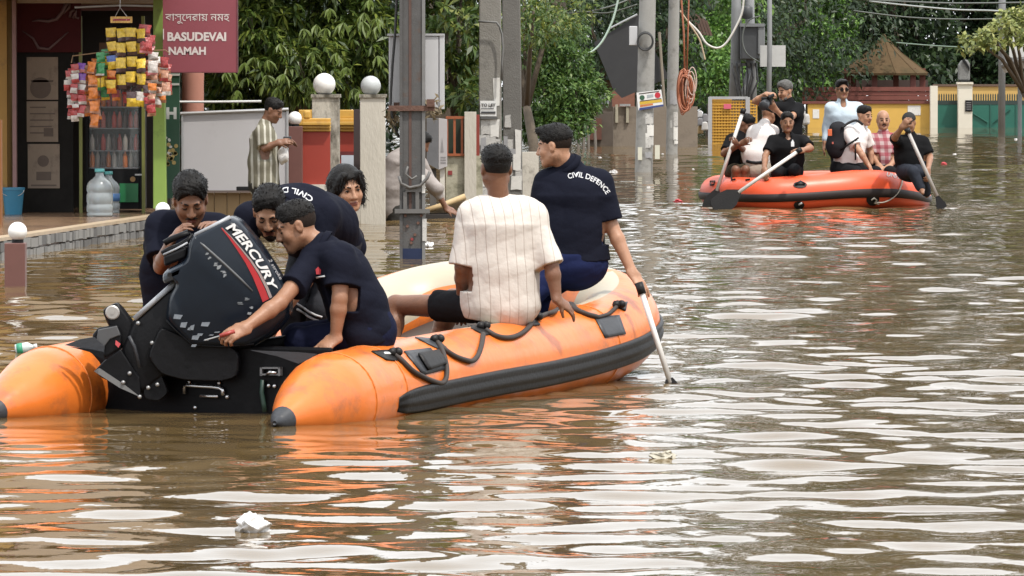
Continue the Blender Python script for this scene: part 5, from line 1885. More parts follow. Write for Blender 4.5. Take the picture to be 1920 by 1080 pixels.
fpatch(1500, 347, 13, 6, M_RUB, 'handle_patch')
MB().tube([hit(1491, 347, FB, .02), hit(1500, 344, FB, .05), hit(1509, 346, FB, .02)], .012, 6).build('handle', M_RUBG, far, True)
fpatch(1498, 384, 10, 7, M_RUB, 'valve_patch')
fpatch(1636, 373, 12, 12, M_RUB, 'valve_patch')
MB().tube([hit(1497, 383, FB, .012), hit(1503, 379, FB, .02)], .012, 6).build('valve', mat('valve_grey', (0.4, 0.4, 0.4), 0.4), far, True)
MB().tube([hit(x, y, FB, .02) for x, y in ((1632, 374), (1637, 370), (1642, 374), (1638, 379), (1646, 381))], .009, 6).build('rope_eye', mat('rope_pale', (0.5, 0.45, 0.38), 0.7), far, True)
MB().tube(smooth_path([q_ for q_ in [hit(x, y, FB, .014) for x, y in ((1640, 378), (1655, 378), (1670, 372), (1682, 361), (1689, 346), (1690, 334), (1684, 327))] if q_], 4), .009, 6).build('painter_rope', mat('rope_pale', (0.5, 0.45, 0.38), 0.7), far, True)
for (x, y) in ((1337, 344), (1376, 335), (1403, 335)):
    q = [hit(x + a, y + b, FB, .014) for a, b in ((-4, -3), (4, -3), (3, 3), (-3, 4))]
    if all(q):
        MB().tube(q, .01, 6, closed=True).build('grab_loop', M_RUB, far, True)
# white lettering on the bow shoulder
tv, tf = text_verts('UNIT', offset=.02, sub=1)
xs = [a.x for a in tv]
kx = 26 / (max(xs) - min(xs))
pv = []
for a in tv:
    p = hit(1661 + a.x * kx + a.y * 3, 330 + a.x * kx * .22 - a.y * kx * .9, FB, .004)
    pv.append(p or Vector((0, 70, -.5)))
mesh_obj('lettering', pv, tf, mat('white_letter', (0.62, 0.58, 0.55), 0.6), far)


# ------------------------------------------------------------------ the outboard motor, tilted up and turned aside
def motor():
    Ym = 26.60
    root = empty('outboard_motor', W(390, 700, Ym), 'big black outboard motor tilted up on the transom with a red stripe and white lettering', 'outboard motor')
    mc = mat('cowl_black', (0.007, 0.011, 0.018), 0.27, 0.3, 3, 0.10, 9, spec=.26, stain=((0.02, 0.022, 0.026), 4, 0.6))
    ml = mat('leg_black', (0.006, 0.006, 0.007), 0.45, 0.3, 8, 0.1, 30, spec=.16)
    mg = mat('lit_edge_grey', (0.30, 0.31, 0.33), 0.35, 0.1)  # pale grey strips standing in for light caught on the motor's edges

    def shell(px, Yc, half, name, m, par=root, bulge=.80, levels=None, sm=True):
        """body of rounded cross-section: outline of pixels swept through depth and drawn in at both faces"""
        P = [W(x, y, Yc) for x, y in px]
        ar = sum(P[i].x * P[(i + 1) % len(P)].z - P[(i + 1) % len(P)].x * P[i].z for i in range(len(P)))
        if ar < 0:
            P = P[::-1]
        # round the corners a little
        Q = []
        for i in range(len(P)):
            a, b, c = P[i - 1], P[i], P[(i + 1) % len(P)]
            da = min(.03, (a - b).length * .3)
            dc = min(.03, (c - b).length * .3)
            p1, p2 = b + (a - b).normalized() * da, b + (c - b).normalized() * dc
            Q += [p1, (p1 + p2 + b * 2) / 4, p2]
        c = sum(Q, Vector()) / len(Q)
        n = len(Q)
        v, f = [], []
        lv = levels or [(-1, bulge), (-.94, bulge + (1 - bulge) * .45), (-.72, .985), (-.4, 1), (.4, 1), (.72, .985), (.94, bulge + (1 - bulge) * .45), (1, bulge)]
        for (d, s) in lv:
            for q in Q:
                w_ = c + (q - c) * s
                v.append((w_.x, Yc + d * half, w_.z))
        for i in range(len(lv) - 1):
            for j in range(n):
                f.append((i * n + j, i * n + (j + 1) % n, (i + 1) * n + (j + 1) % n, (i + 1) * n + j))
        f.append(tuple(range(n))[::-1])
        f.append(tuple((len(lv) - 1) * n + j for j in range(n)))
        o = mesh_obj(name, v, f, m, par, sm)
        if sm:
            o.data.set_sharp_from_angle(angle=R(42))
        return o
    # swivel and clamp under the cowl
    shell([(300, 610), (366, 640), (438, 648), (452, 668), (448, 706), (420, 714), (345, 712), (300, 700), (276, 668)], 26.50, .06, 'clamp_bracket', ml, bulge=.94, sm=False)
    shell([(268, 700), (300, 690), (318, 735), (300, 752), (270, 748)], 26.54, .05, 'clamp_jaw', ml, bulge=.92, sm=False)
    # midsection running down to the left
    shell([(328, 531), (362, 560), (372, 640), (330, 690), (262, 742), (225, 660), (252, 598)], Ym - .02, .10, 'midsection', ml, bulge=.85)
    MB().tube([W(330, 528, Ym - .12), W(290, 564, Ym - .12), W(252, 598, Ym - .12)], .014, 8).build('lit_edge', mg, root, True)
    # cowl
    cowl = shell([(306, 508), (352, 486), (356, 452), (366, 436), (400, 420), (434, 403), (456, 413), (490, 455), (520, 500), (548, 548), (548, 590), (520, 625), (470, 652), (362, 652), (312, 600), (318, 556), (334, 530)],
                 Ym, .2, 'cowl', mc, bulge=.88)
    Fy = Ym - .202
    # crease mouldings and the lit back edge
    MB().tube([W(366, 441, Fy + .03), W(400, 424, Fy + .03), W(432, 407, Fy + .04)], .011, 8).build('lit_edge', mg, root, True)
    MB().tube([W(366, 446, Fy + .012), W(386, 464, Fy), W(420, 494, Fy), W(452, 524, Fy), (W(474, 546, Fy))], [.004, .006, .0065, .006, .003], 6).build('moulding', mat('mould_grey', (0.10, 0.105, 0.11), 0.35), root, True)
    MB().tube([W(312, 600, Fy + .03), W(330, 620, Fy + .02), W(362, 648, Fy + .02), W(420, 650, Fy + .02), W(476, 645, Fy + .02)], .005, 6).build('cowl_seal', ml, root, True)
    # red and silver stripe
    ms = mat('stripe_red', (0.38, 0.02, 0.025), 0.35)
    mv = mat('stripe_silver', (0.30, 0.24, 0.23), 0.35)
    s0 = [(416, 427), (432, 444), (450, 466), (468, 489), (484, 514), (497, 540), (505, 560)]
    wd = [1.5, 3.5, 5.5, 8, 10.5, 12.5, 13]

    def stripe(sc0, sc1, m, d):
        A, B = [], []
        for (x, y), w_ in zip(s0, wd):
            A.append(W(x - w_ * sc0, y + w_ * sc0 * .55, Fy - d))
            B.append(W(x - w_ * sc1, y + w_ * sc1 * .55, Fy - d))
        nq = len(A)
        MB().add(A + B, [(i, i + 1, nq + i + 1, nq + i) for i in range(nq - 1)]).build('stripe', m, cowl)
    stripe(.05, .95, ms, .002)
    stripe(-.42, -.05, mv, .002)
    # lettering along the stripe: each letter follows the curve
    mw = mat('decal_white', (0.72, 0.72, 0.72), 0.4, 0.03)
    word = 'MERCURY'
    L0 = [(422, 428), (438, 443), (454, 461), (471, 483), (488, 509), (500, 533), (509, 552)]
    cum = [0]
    for a, b in zip(L0, L0[1:]):
        cum.append(cum[-1] + math.hypot(b[0] - a[0], b[1] - a[1]))

    def along(s_):
        for i in range(len(cum) - 1):
            if s_ <= cum[i + 1] or i == len(cum) - 2:
                t = (s_ - cum[i]) / (cum[i + 1] - cum[i])
                x = L0[i][0] + (L0[i + 1][0] - L0[i][0]) * t
                y = L0[i][1] + (L0[i + 1][1] - L0[i][1]) * t
                dx, dy = L0[i + 1][0] - L0[i][0], L0[i + 1][1] - L0[i][1]
                l_ = math.hypot(dx, dy)
                return x, y, dx / l_, dy / l_
    tv, tf = text_verts(word, offset=.03, shear=.25, sub=1)
    x0, x1 = min(a.x for a in tv), max(a.x for a in tv)
    pv = []
    for a in tv:
        s_ = (a.x - x0) / (x1 - x0) * cum[-1] * .97
        x, y, dx, dy = along(s_)
        hgt = a.y / .7 * (17 - 3 * s_ / cum[-1]) + 1.5
        pv.append(W(x + dy * hgt, y - dx * hgt, Fy - .004))
    mesh_obj('lettering', pv, tf, mw, cowl)
    # small script line beside it
    tv, tf = text_verts('2 stroke', shear=.2, offset=.005)
    x0, x1 = min(a.x for a in tv), max(a.x for a in tv)
    pv = []
    for a in tv:
        s_ = (a.x - x0) / (x1 - x0) * 44
        x, y = 503 + s_ * .5, 487 + s_ * .86
        hgt = a.y / .7 * 6
        pv.append(W(x + .86 * hgt, y - .5 * hgt, Fy - .004))
    mesh_obj('lettering', pv, tf, mat('decal_grey', (0.40, 0.40, 0.41), 0.4), cowl)
    # scuffs and torn decals
    r = random.Random(6)
    sc = MB()
    for (x, y, w_, h_) in ((386, 474, 8, 4), (392, 482, 4, 6), (402, 494, 9, 5), (408, 500, 10, 8), (416, 508, 10, 4), (421, 514, 5, 8), (446, 568, 14, 1.6), (460, 560, 12, 1.6), (470, 576, 9, 4), (466, 584, 5, 7)):
        for q in range(3):
            a = x + r.uniform(-2, 2), y + r.uniform(-2, 2)
            sc.poly([(a[0], a[1]), (a[0] + w_ * r.uniform(.4, .8), a[1] + h_ * r.uniform(-.2, .3)), (a[0] + w_ * r.uniform(.3, .7), a[1] + h_ * .6), (a[0] - 1, a[1] + h_ * r.uniform(.3, .8))], Fy - .002 - .0004 * q, .001)
    sc.build('scuff', mat('scuff_pale', (0.22, 0.235, 0.25), 0.6, 0.3, 30), cowl)
    sc = MB()
    for (x, y, w_, h_) in ((326, 590, 16, 12), (340, 604, 12, 12), (356, 612, 8, 10), (378, 604, 16, 10), (362, 630, 14, 10), (372, 624, 10, 6), (352, 614, 6, 6), (384, 636, 10, 3), (360, 646, 9, 6), (394, 628, 8, 3), (404, 622, 10, 2.5)):
        a = x + r.uniform(-1, 1), y + r.uniform(-1, 1)
        sc.poly([(a[0], a[1]), (a[0] + w_, a[1] + h_ * r.uniform(-.3, .2)), (a[0] + w_ * .7, a[1] + h_ * .8), (a[0] - 2, a[1] + h_ * .7)], Fy - .004, .002)
    sc.build('torn_decal', mat('decal_torn', (0.16, 0.18, 0.205), 0.4, 0.35, 25), cowl)
    # latch and carrying handle on the back of the cowl
    lb = MB()
    lb.tube([W(x, y, Ym - .1) for x, y in ((304, 476), (318, 468), (335, 462), (352, 452), (362, 440), (352, 436), (338, 442), (322, 448), (308, 456))], .016, 8)
    lb.build('carry_handle', ml, root, True)
    MB().tube([W(x, y, Ym - .12) for x, y in ((306, 478), (330, 467), (352, 455))], .006, 6).build('lit_edge', mg, root, True)
    MB().poly([(306, 480), (350, 462), (348, 484), (308, 500)], Ym - .13, .2).build('latch_block', ml, root, bevel=.012)
    MB().poly([(304, 512), (352, 490), (340, 520), (306, 534)], Ym - .2, .26).build('rear_shoulder', mat('shoulder_grey', (0.045, 0.055, 0.068), 0.3, 0.15), root, bevel=.02)  # lighter grey puts the light on this facet into its colour
    MB().lathe(W(318, 515, Ym - .205), [(.012, -.003), (.012, .004)], 8, (0, -1, 0)).build('screw', M_RUB, root)
    # gear case, skeg and fins
    shell([(191, 580), (219, 566), (229, 574), (250, 602), (268, 650), (262, 690), (232, 660), (204, 610)], Ym - .05, .05, 'gear_case', ml, bulge=.7)
    MB().lathe(W(211, 586, Ym - .10), [(.036, -.004), (.036, .004), (.03, .008), (.009, .008), (.009, .012)], 20, (0, -1, 0)).build('anode', mat('anode_grey', (0.40, 0.38, 0.36), 0.4, 0.15, metal=.5), root)
    MB().poly([(121, 647), (150, 636), (176, 632), (196, 650), (194, 672), (160, 654)], Ym - .16, .014).build('fin', M_RUBG, root)
    MB().poly([(130, 650), (170, 655), (194, 660), (196, 676), (168, 660)], Ym - .19, .012).build('fin', ml, root)
    MB().poly([(172, 630), (183, 615), (220, 609), (228, 630), (226, 654), (196, 672), (178, 640)], Ym - .13, .05).build('propeller_guard', ml, root, bevel=.01)
    MB().poly([(184, 618), (219, 611), (226, 628), (206, 636), (188, 660), (180, 640)], Ym - .14, .012).build('propeller_blade', mat('blade_grey', (0.07, 0.07, 0.073), 0.35, 0.2), root, bevel=.004)
    MB().poly([(217, 638), (226, 645), (222, 652), (216, 646)], Ym - .145, .012).build('red_tab', mat('red_tab', (0.5, 0.07, 0.08), 0.5), root)
    MB().poly([(177, 695), (196, 676), (226, 654), (262, 708), (264, 745), (224, 724), (190, 708)], Ym - .13, .035).build('cavitation_plate', ml, root, bevel=.008)
    MB().poly([(176, 696), (186, 690), (234, 722), (262, 744), (224, 727)], Ym - .14, .012).build('plate_edge', mat('plate_grey', (0.15, 0.15, 0.15), 0.4), root)
    for (x, y) in ((231, 717), (259, 606), (285, 643), (304, 675), (278, 727), (295, 721), (262, 744), (243, 700)):
        MB().lathe(W(x, y, Ym - .14), [(.011, -.006), (.011, .006), (.006, .011)], 8, (0, -1, 0)).build('bolt', mat('bolt_grey', (0.30, 0.30, 0.30), 0.35, metal=.6), root, True)
    MB().tube([W(x, y, Ym - .15) for x, y in ((242, 630), (252, 650), (262, 690))], .009, 6).build('hose', M_RUBG, root, True)
    shell([(455, 640), (560, 625), (575, 650), (520, 668), (455, 664)], Ym + .22, .05, 'tiller_bracket', ml, bulge=.8)


motor()

# paddles, debris
def paddle(label, a, b, blade, m_sh, r_=.016, blade_m=None, bw=.09, name='paddle'):
    a, b = Vector(a), Vector(b)
    root = empty(name, b, label, 'paddle')
    MB().tube([a, a.lerp(b, .5), b], r_, 10).build('shaft', m_sh, root, True)
    d = (b - a).normalized()
    MB().tube([a - d * .015, a + d * .05], r_ * 1.5, 10).build('grip', M_RUB, root, True)
    sdv = d.cross(Vector((0, 1, 0))).normalized()
    th = d.cross(sdv) * .012
    o_ = [(-.02, .2), (.10, .85), (blade * .55, 1), (blade * .92, .9), (blade, .55)]
    pts = [b + d * s_ + sdv * bw * w_ for s_, w_ in o_] + [b + d * s_ - sdv * bw * w_ for s_, w_ in reversed(o_)]
    n_ = len(pts)
    MB().add([p + th for p in pts] + [p - th for p in pts], [tuple(range(n_)), tuple(range(2 * n_ - 1, n_ - 1, -1))] + [(i, (i + 1) % n_, n_ + (i + 1) % n_, n_ + i) for i in range(n_)]).build('blade', blade_m or M_RUB, root, bevel=.004)
    return root


MSH = mat('paddle_white', (0.62, 0.60, 0.57), 0.4, 0.08)
paddle('white paddle dipped in the water at the bow of the near boat', W(1199, 535, 29.2), W(1257, 718, 29.1), .42, MSH, .0155)
paddle('white paddle held upright by the man at the left of the far boat', W(1394, 206, 64.35), W(1344, 358, 64.25), .3, MSH, .022, bw=.11)
paddle('white paddle with a black blade rowed by the man in the black polo', W(1500, 281, 63.2), W(1384, 361, 62.95), .36, MSH, .022, bw=.12)
paddle('grey paddle held by the capped man at the right end of the far boat', W(1701, 243, 63.2), W(1757, 368, 63.1), .16, mat('paddle_grey', (0.36, 0.33, 0.31), 0.4), .022, bw=.06)


def litter():
    r = random.Random(12)

    def crumple(label, px, py, rx, rz, m, name, cat, seed, zlift=.3):
        p = Wz(px, py)
        g = np.random.default_rng(seed)
        mb = MB().ball((0, 0, 0), 1, 40, 26)
        v = np.array(mb.v)
        q = v * (1 + .10 * (1 - 2 * np.abs(np.sin(v[:, [0]] * 7 + v[:, [2]] * 5 + seed)) ** .5)) + .22 * np.sin(v[:, [1, 2, 0]] * 4.3 + seed) + .12 * np.sin(v[:, [2, 0, 1]] * 9 + 2 * seed) + g.normal(size=v.shape) * .012
        s_ = 1 / S(p.y)
        q = q * np.array([rx * s_, rx * s_ * .8, rz * s_]) + np.array([p.x, p.y, rz * s_ * zlift])
        o = mesh_obj(name, q, mb.f, m, None, True)
        tag(o, label, cat)
        return o
    MPL = mat('white_plastic', (0.62, 0.61, 0.60), 0.35, 0.08, 20, 0.3, 60)
    crumple('crumpled white plastic bag floating in the foreground', 475, 996, 30, 24, MPL, 'plastic_bag', 'plastic bag', 3)
    crumple('scrap of white foam floating beside the foot of the steel pole', 806, 463, 8, 7, MPL, 'foam_scrap', 'foam', 4)
    crumple('yellowish wrapper floating right of the near boat\'s bow', 1243, 858, 23, 9, mat('wrapper_tan', (0.36, 0.33, 0.26), 0.4, 0.2, 20), 'wrapper', 'wrapper', 6)
    crumple('small white scrap floating near the round pole', 1150, 323, 7, 3, MPL, 'scrap', 'scrap', 7)
    crumple('red scrap floating to the left of the far boat', 1271, 379, 8, 4, mat('scrap_red', (0.45, 0.05, 0.06), 0.5), 'scrap', 'scrap', 8)
    crumple('red scrap floating to the right of the far boat', 1770, 308, 5, 3, mat('scrap_red', (0.45, 0.05, 0.06), 0.5), 'scrap', 'scrap', 9)
    for k, (x, y, lab) in enumerate(((1242, 290, 'tiny pale scrap drifting between the two round poles'), (1125, 296, 'tiny pale scrap drifting off the end of the low concrete wall'), (1300, 318, 'tiny pale scrap drifting just left of the far boat'),
                                     (1905, 262, 'tiny pale scrap drifting in front of the wide teal gate'), (1790, 290, 'tiny pale scrap drifting well in front of the nameplate pillar'), (1216, 352, 'tiny pale scrap drifting below the foot of the coloured-sign pole'))):
        crumple(lab, x, y, r.uniform(2, 4), r.uniform(1.2, 2), MPL, 'scrap', 'scrap', 20 + k)
    # clear bottle by the left tube
    Yb = Wz(44, 664).y
    a, b = W(28, 656, Yb), W(64, 650, Yb)
    root = empty('plastic_bottle', a, 'clear plastic bottle with a green label floating by the left tube tip', 'bottle')
    d = (b - a).normalized()
    ln = (b - a).length
    MB().lathe(a, [(.004, 0), (.032, .005), (.034, .02), (.031, .03), (.034, .045), (.034, ln * .7), (.014, ln * .92), (.014, ln)], 14, d).build('body', mat('pet', (0.45, 0.5, 0.5), 0.1, 0.1, 30), root, True)
    MB().lathe(a + d * ln * .12, [(.0352, 0), (.0352, ln * .3)], 14, d).build('bottle_label', mat('label_green', (0.03, 0.25, 0.14), 0.5), root, True)
    MB().lathe(a + d * ln, [(.016, 0), (.016, .018)], 12, d).build('cap', mat('cap_white', (0.6, 0.6, 0.6), 0.4), root, True)


litter()
# ------------------------------------------------------------------ people: smooth blended volumes turned into one skin each
def V3(p):
    return np.array([p[0], p[1], p[2]], dtype=np.float64)


def nrm(v):
    v = np.asarray(v, dtype=np.float64)
    return v / (np.linalg.norm(v) + 1e-9)


class Vol:
    """a distance field on a grid; shapes are blended in and the zero surface becomes a mesh"""

    def __init__(s, lo, hi, h):
        s.h = h
        s.lo = np.asarray(lo, dtype=np.float64)
        s.n = np.maximum(4, np.ceil((np.asarray(hi) - s.lo) / h).astype(int) + 1)
        s.a = np.full(s.n, 0.2, dtype=np.float32)
        s.ax = [s.lo[i] + np.arange(s.n[i]) * h for i in range(3)]

    def block(s, lo, hi, m):
        i0 = np.clip(np.floor((np.asarray(lo) - m - s.lo) / s.h).astype(int), 0, s.n - 1)
        i1 = np.clip(np.ceil((np.asarray(hi) + m - s.lo) / s.h).astype(int) + 1, 1, s.n)
        if (i1 <= i0).any():
            return None
        sl = tuple(slice(a, b) for a, b in zip(i0, i1))
        X = s.ax[0][sl[0]][:, None, None].astype(np.float32)
        Y = s.ax[1][sl[1]][None, :, None].astype(np.float32)
        Z = s.ax[2][sl[2]][None, None, :].astype(np.float32)
        return sl, X, Y, Z

    def blend(s, sl, d, k, sub=False):
        a = s.a[sl]
        if sub:
            d = -d
            h_ = np.maximum(k - np.abs(a - d), 0) / max(k, 1e-6)
            s.a[sl] = np.maximum(a, d) + h_ * h_ * k * .25
        else:
            h_ = np.maximum(k - np.abs(a - d), 0) / max(k, 1e-6)
            s.a[sl] = np.minimum(a, d) - h_ * h_ * k * .25

    def cap(s, a, b, ra, rb=None, k=.02, w=None, flat=1.0, sub=False):
        """tapered limb from a to b; with w and flat its section is an ellipse, flat times wider along w"""
        rb = ra if rb is None else rb
        a, b = V3(a), V3(b)
        m = max(ra, rb) * max(flat, 1) + k + .02
        B = s.block(np.minimum(a, b), np.maximum(a, b), m)
        if B is None:
            return
        sl, X, Y, Z = B
        ba = b - a
        L2 = float(ba @ ba) + 1e-9
        px, py, pz = X - np.float32(a[0]), Y - np.float32(a[1]), Z - np.float32(a[2])
        t = np.clip((px * ba[0] + py * ba[1] + pz * ba[2]) / L2, 0, 1).astype(np.float32)
        qx, qy, qz = px - t * np.float32(ba[0]), py - t * np.float32(ba[1]), pz - t * np.float32(ba[2])
        r = ra + (rb - ra) * t
        if w is None:
            d = np.sqrt(qx * qx + qy * qy + qz * qz) - r
        else:
            w = nrm(w)
            dw = qx * np.float32(w[0]) + qy * np.float32(w[1]) + qz * np.float32(w[2])
            rest = qx * qx + qy * qy + qz * qz - dw * dw
            d = np.sqrt(np.maximum(rest, 0) + (dw / flat) ** 2) - r
        s.blend(sl, d.astype(np.float32), k, sub)

    def ell(s, c, axes, rad, k=.02, sub=False):
        c = V3(c)
        m = max(rad) + k + .02
        B = s.block(c, c, m)
        if B is None:
            return
        sl, X, Y, Z = B
        px, py, pz = X - np.float32(c[0]), Y - np.float32(c[1]), Z - np.float32(c[2])
        k0 = 0
        k1 = 0
        for ax, r in zip(axes, rad):
            q = (px * np.float32(ax[0]) + py * np.float32(ax[1]) + pz * np.float32(ax[2]))
            k0 = k0 + (q / r) ** 2
            k1 = k1 + (q / (r * r)) ** 2
        k0, k1 = np.sqrt(k0), np.sqrt(k1)
        d = k0 * (k0 - 1) / np.maximum(k1, 1e-6)
        s.blend(sl, d.astype(np.float32), k, sub)

    def cut(s, p, n, k=.004, lo=None, hi=None):
        """remove what lies on the n side of the plane through p, inside the optional box"""
        p, n = V3(p), nrm(n)
        if lo is None:
            lo, hi = s.lo, s.lo + s.n * s.h
        B = s.block(lo, hi, 0)
        if B is None:
            return
        sl, X, Y, Z = B
        d = ((X - p[0]) * n[0] + (Y - p[1]) * n[1] + (Z - p[2]) * n[2]).astype(np.float32)
        s.a[sl] = np.maximum(s.a[sl], d)

    def ripple(s, amp, freq, seed, dirs=None, band=.03, ridge=False):
        """folds or lumps: waves in a thin shell round the surface"""
        idx = np.nonzero(np.abs(s.a) < band)
        if not len(idx[0]):
            return
        P = np.stack([s.ax[i][idx[i]] for i in range(3)], 1)
        g = np.random.default_rng(seed)
        acc = np.zeros(len(P))
        for o in range(5):
            if dirs is None:
                k = g.normal(size=3)
            else:
                k = np.asarray(dirs[o % len(dirs)]) + g.normal(size=3) * .2
            k = nrm(k) * freq * (1.0 + .55 * o) * g.uniform(.8, 1.2)
            wv = P @ (g.normal(size=3) * freq * .5)
            q = np.sin(P @ k + g.uniform(0, 6) + 1.3 * np.sin(wv + g.uniform(0, 6)))
            if ridge:
                q = 1 - 2 * np.abs(q) ** .7
            acc += q / (1 + .6 * o)
        s.a[idx] += (acc * amp * .5).astype(np.float32)

    def mesh(s):
        a = s.a
        ins = a < 0
        n = s.n
        c = ins[:-1, :-1, :-1].astype(np.int8)
        tot = np.zeros(tuple(n - 1), dtype=np.int8)
        for dx in (0, 1):
            for dy in (0, 1):
                for dz in (0, 1):
                    tot += ins[dx:n[0] - 1 + dx, dy:n[1] - 1 + dy, dz:n[2] - 1 + dz]
        act = (tot > 0) & (tot < 8)
        cells = np.argwhere(act)
        if not len(cells):
            return np.zeros((0, 3)), np.zeros((0, 4), dtype=int)
        idm = np.full(tuple(n - 1), -1, dtype=np.int32)
        idm[act] = np.arange(len(cells))
        P = np.zeros((len(cells), 3))
        cnt = np.zeros(len(cells))
        corner = [(dx, dy, dz) for dx in (0, 1) for dy in (0, 1) for dz in (0, 1)]
        val = {q: a[cells[:, 0] + q[0], cells[:, 1] + q[1], cells[:, 2] + q[2]] for q in corner}
        for q in corner:
            for ax in range(3):
                if q[ax] == 0:
                    r = list(q)
                    r[ax] = 1
                    v0, v1 = val[q], val[tuple(r)]
                    x = (v0 < 0) != (v1 < 0)
                    t = np.where(x, v0 / np.where(x, v0 - v1, 1), 0)
                    for i in range(3):
                        P[:, i] += np.where(x, q[i] + (t if i == ax else 0), 0)
                    cnt += x
        P = (P / cnt[:, None] + cells) * s.h + s.lo
        F = []
        for ax in range(3):
            b, c_ = [(1, 2), (2, 0), (0, 1)][ax]
            sl0 = [slice(1, -1)] * 3
            sl1 = [slice(1, -1)] * 3
            sl0[ax] = slice(0, -1)
            sl1[ax] = slice(1, None)
            i0, i1 = ins[tuple(sl0)], ins[tuple(sl1)]
            e = np.argwhere(i0 != i1)
            flip = i0[e[:, 0], e[:, 1], e[:, 2]]
            o = np.array([1, 1, 1])
            o[ax] = 0
            e = e + o
            eb, ec = np.zeros(3, int), np.zeros(3, int)
            eb[b] = 1
            ec[c_] = 1

            def at(q):
                return idm[q[:, 0], q[:, 1], q[:, 2]]
            q = np.stack([at(e - eb - ec), at(e - ec), at(e), at(e - eb)], 1)
            q[~flip] = q[~flip][:, ::-1]
            F.append(q)
        return P, np.concatenate(F)


def smooth_mesh(P, F, it=1):
    for _ in range(it):
        acc = np.zeros_like(P)
        cnt = np.zeros(len(P))
        for i in range(4):
            for j in (1, 3):
                np.add.at(acc, F[:, i], P[F[:, (i + j) % 4]])
                np.add.at(cnt, F[:, i], 1)
        P = P * .5 + .5 * acc / np.maximum(cnt, 1)[:, None]
    return P


def vol_obj(name, vol, m, parent=None, it=1, mats=None, fmat_fn=None):
    P, F = vol.mesh()
    if len(P) == 0:
        return None
    P = smooth_mesh(P, F, it)
    c = np.array([(P[:, 0].min() + P[:, 0].max()) / 2, (P[:, 1].min() + P[:, 1].max()) / 2, P[:, 2].min()])
    me = bpy.data.meshes.new(name)
    me.vertices.add(len(P))
    me.vertices.foreach_set('co', (P - c).astype(np.float32).ravel())
    me.loops.add(F.size)
    me.loops.foreach_set('vertex_index', F.ravel().astype(np.int32))
    me.polygons.add(len(F))
    me.polygons.foreach_set('loop_start', np.arange(0, F.size, 4, dtype=np.int32))
    me.polygons.foreach_set('use_smooth', np.ones(len(F), dtype=bool))
    for x in (mats or [m]):
        me.materials.append(x)
    if fmat_fn is not None:
        me.polygons.foreach_set('material_index', fmat_fn(P[F].mean(1)).astype(np.int32))
    me.update(calc_edges=True)
    me.validate()
    o = bpy.data.objects.new(name, me)
    o.location = c
    return link(o, parent)


def skin_mat(name, c):
    return mat(name, c, 0.47, 0.16, 11, 0.12, 90, spec=0.4, sss=0.03, stain=(tuple(x * .62 for x in c), 9, .56))


SK_MID = skin_mat('skin_brown', (0.27, 0.135, 0.078))
SK_LT = skin_mat('skin_light_brown', (0.36, 0.19, 0.115))
SK_DK = skin_mat('skin_dark_brown', (0.175, 0.083, 0.048))
LIP = mat('lips', (0.17, 0.058, 0.045), 0.4, 0.1, 30)
HAIR = mat('black_hair', (0.0065, 0.0055, 0.005), 0.5, 0.4, 60, 0.35, 180, spec=.18)
HAIRF = mat('faded_hair', (0.022, 0.015, 0.012), 0.8, 0.3, 120, 0.3, 300, spec=.1)
HAIRG = mat('greying_hair', (0.08, 0.075, 0.07), 0.5, 0.5, 60, 0.6, 160)
EYEW = mat('eye_white', (0.30, 0.26, 0.235), 0.35, 0.03, spec=.3)
EYED = mat('eye_dark', (0.010, 0.007, 0.006), 0.3, spec=.2)


def cloth(name, c, rough=.85, var=.10, scale=7):
    return mat(name, c, rough, var, scale, 0.16, 40, spec=.06)


NAVY = cloth('navy_jersey', (0.0085, 0.0095, 0.017))
NAVYT = cloth('navy_trousers', (0.010, 0.012, 0.030))
BLUET = cloth('royal_blue_trousers', (0.012, 0.017, 0.055))
BLACKC = cloth('black_cotton', (0.010, 0.010, 0.011))
BLACKT = cloth('black_trousers', (0.014, 0.014, 0.016))
WHITEC = cloth('white_cotton', (0.66, 0.62, 0.60), .85, .04)
PALEB = cloth('pale_blue_cotton', (0.44, 0.52, 0.58), .85, .05)
KHAKI = cloth('khaki', (0.40, 0.34, 0.28), .85, .08)
GREYC = cloth('grey_cotton', (0.30, 0.27, 0.255), .9, .12)


def stripe_cloth(name, base, line, wdir, per, share, soft=.02, base2=None, off=0.0):
    """vertical stripes woven into the cloth: bands across the direction wdir"""
    if name in MATS:
        return MATS[name]
    m = cloth(name, base, .85, .05)
    N, L = m.node_tree.nodes, m.node_tree.links
    b = N['Principled BSDF']
    tc = N.new('ShaderNodeTexCoord')
    dp = N.new('ShaderNodeVectorMath')
    dp.operation = 'DOT_PRODUCT'
    dp.inputs[1].default_value = tuple(nrm(wdir) / per)
    L.new(tc.outputs['Object'], dp.inputs[0])
    nz = N.new('ShaderNodeTexNoise')
    nz.inputs['Scale'].default_value = 5
    L.new(tc.outputs['Object'], nz.inputs['Vector'])
    ad = N.new('ShaderNodeMath')
    ad.operation = 'MULTIPLY_ADD'
    L.new(nz.outputs['Fac'], ad.inputs[0])
    ad.inputs[1].default_value = .35
    L.new(dp.outputs['Value'], ad.inputs[2])
    fr = N.new('ShaderNodeMath')
    fr.operation = 'FRACT'
    L.new(ad.outputs[0], fr.inputs[0])
    rp = N.new('ShaderNodeValToRGB')
    e = rp.color_ramp.elements
    e[0].position = 0
    e[0].color = (1, 1, 1, 1)
    e[1].position = share
    e[1].color = (1, 1, 1, 1)
    x = e.new(min(share + soft, .99))
    x.color = (0, 0, 0, 1)
    L.new(fr.outputs[0], rp.inputs[0])
    src = b.inputs['Base Color'].links[0].from_socket
    mx = N.new('ShaderNodeMixRGB')
    L.new(rp.outputs[0], mx.inputs[0])
    L.new(src, mx.inputs[1])
    mx.inputs[2].default_value = (*line, 1)
    L.new(mx.outputs[0], b.inputs['Base Color'])
    return m


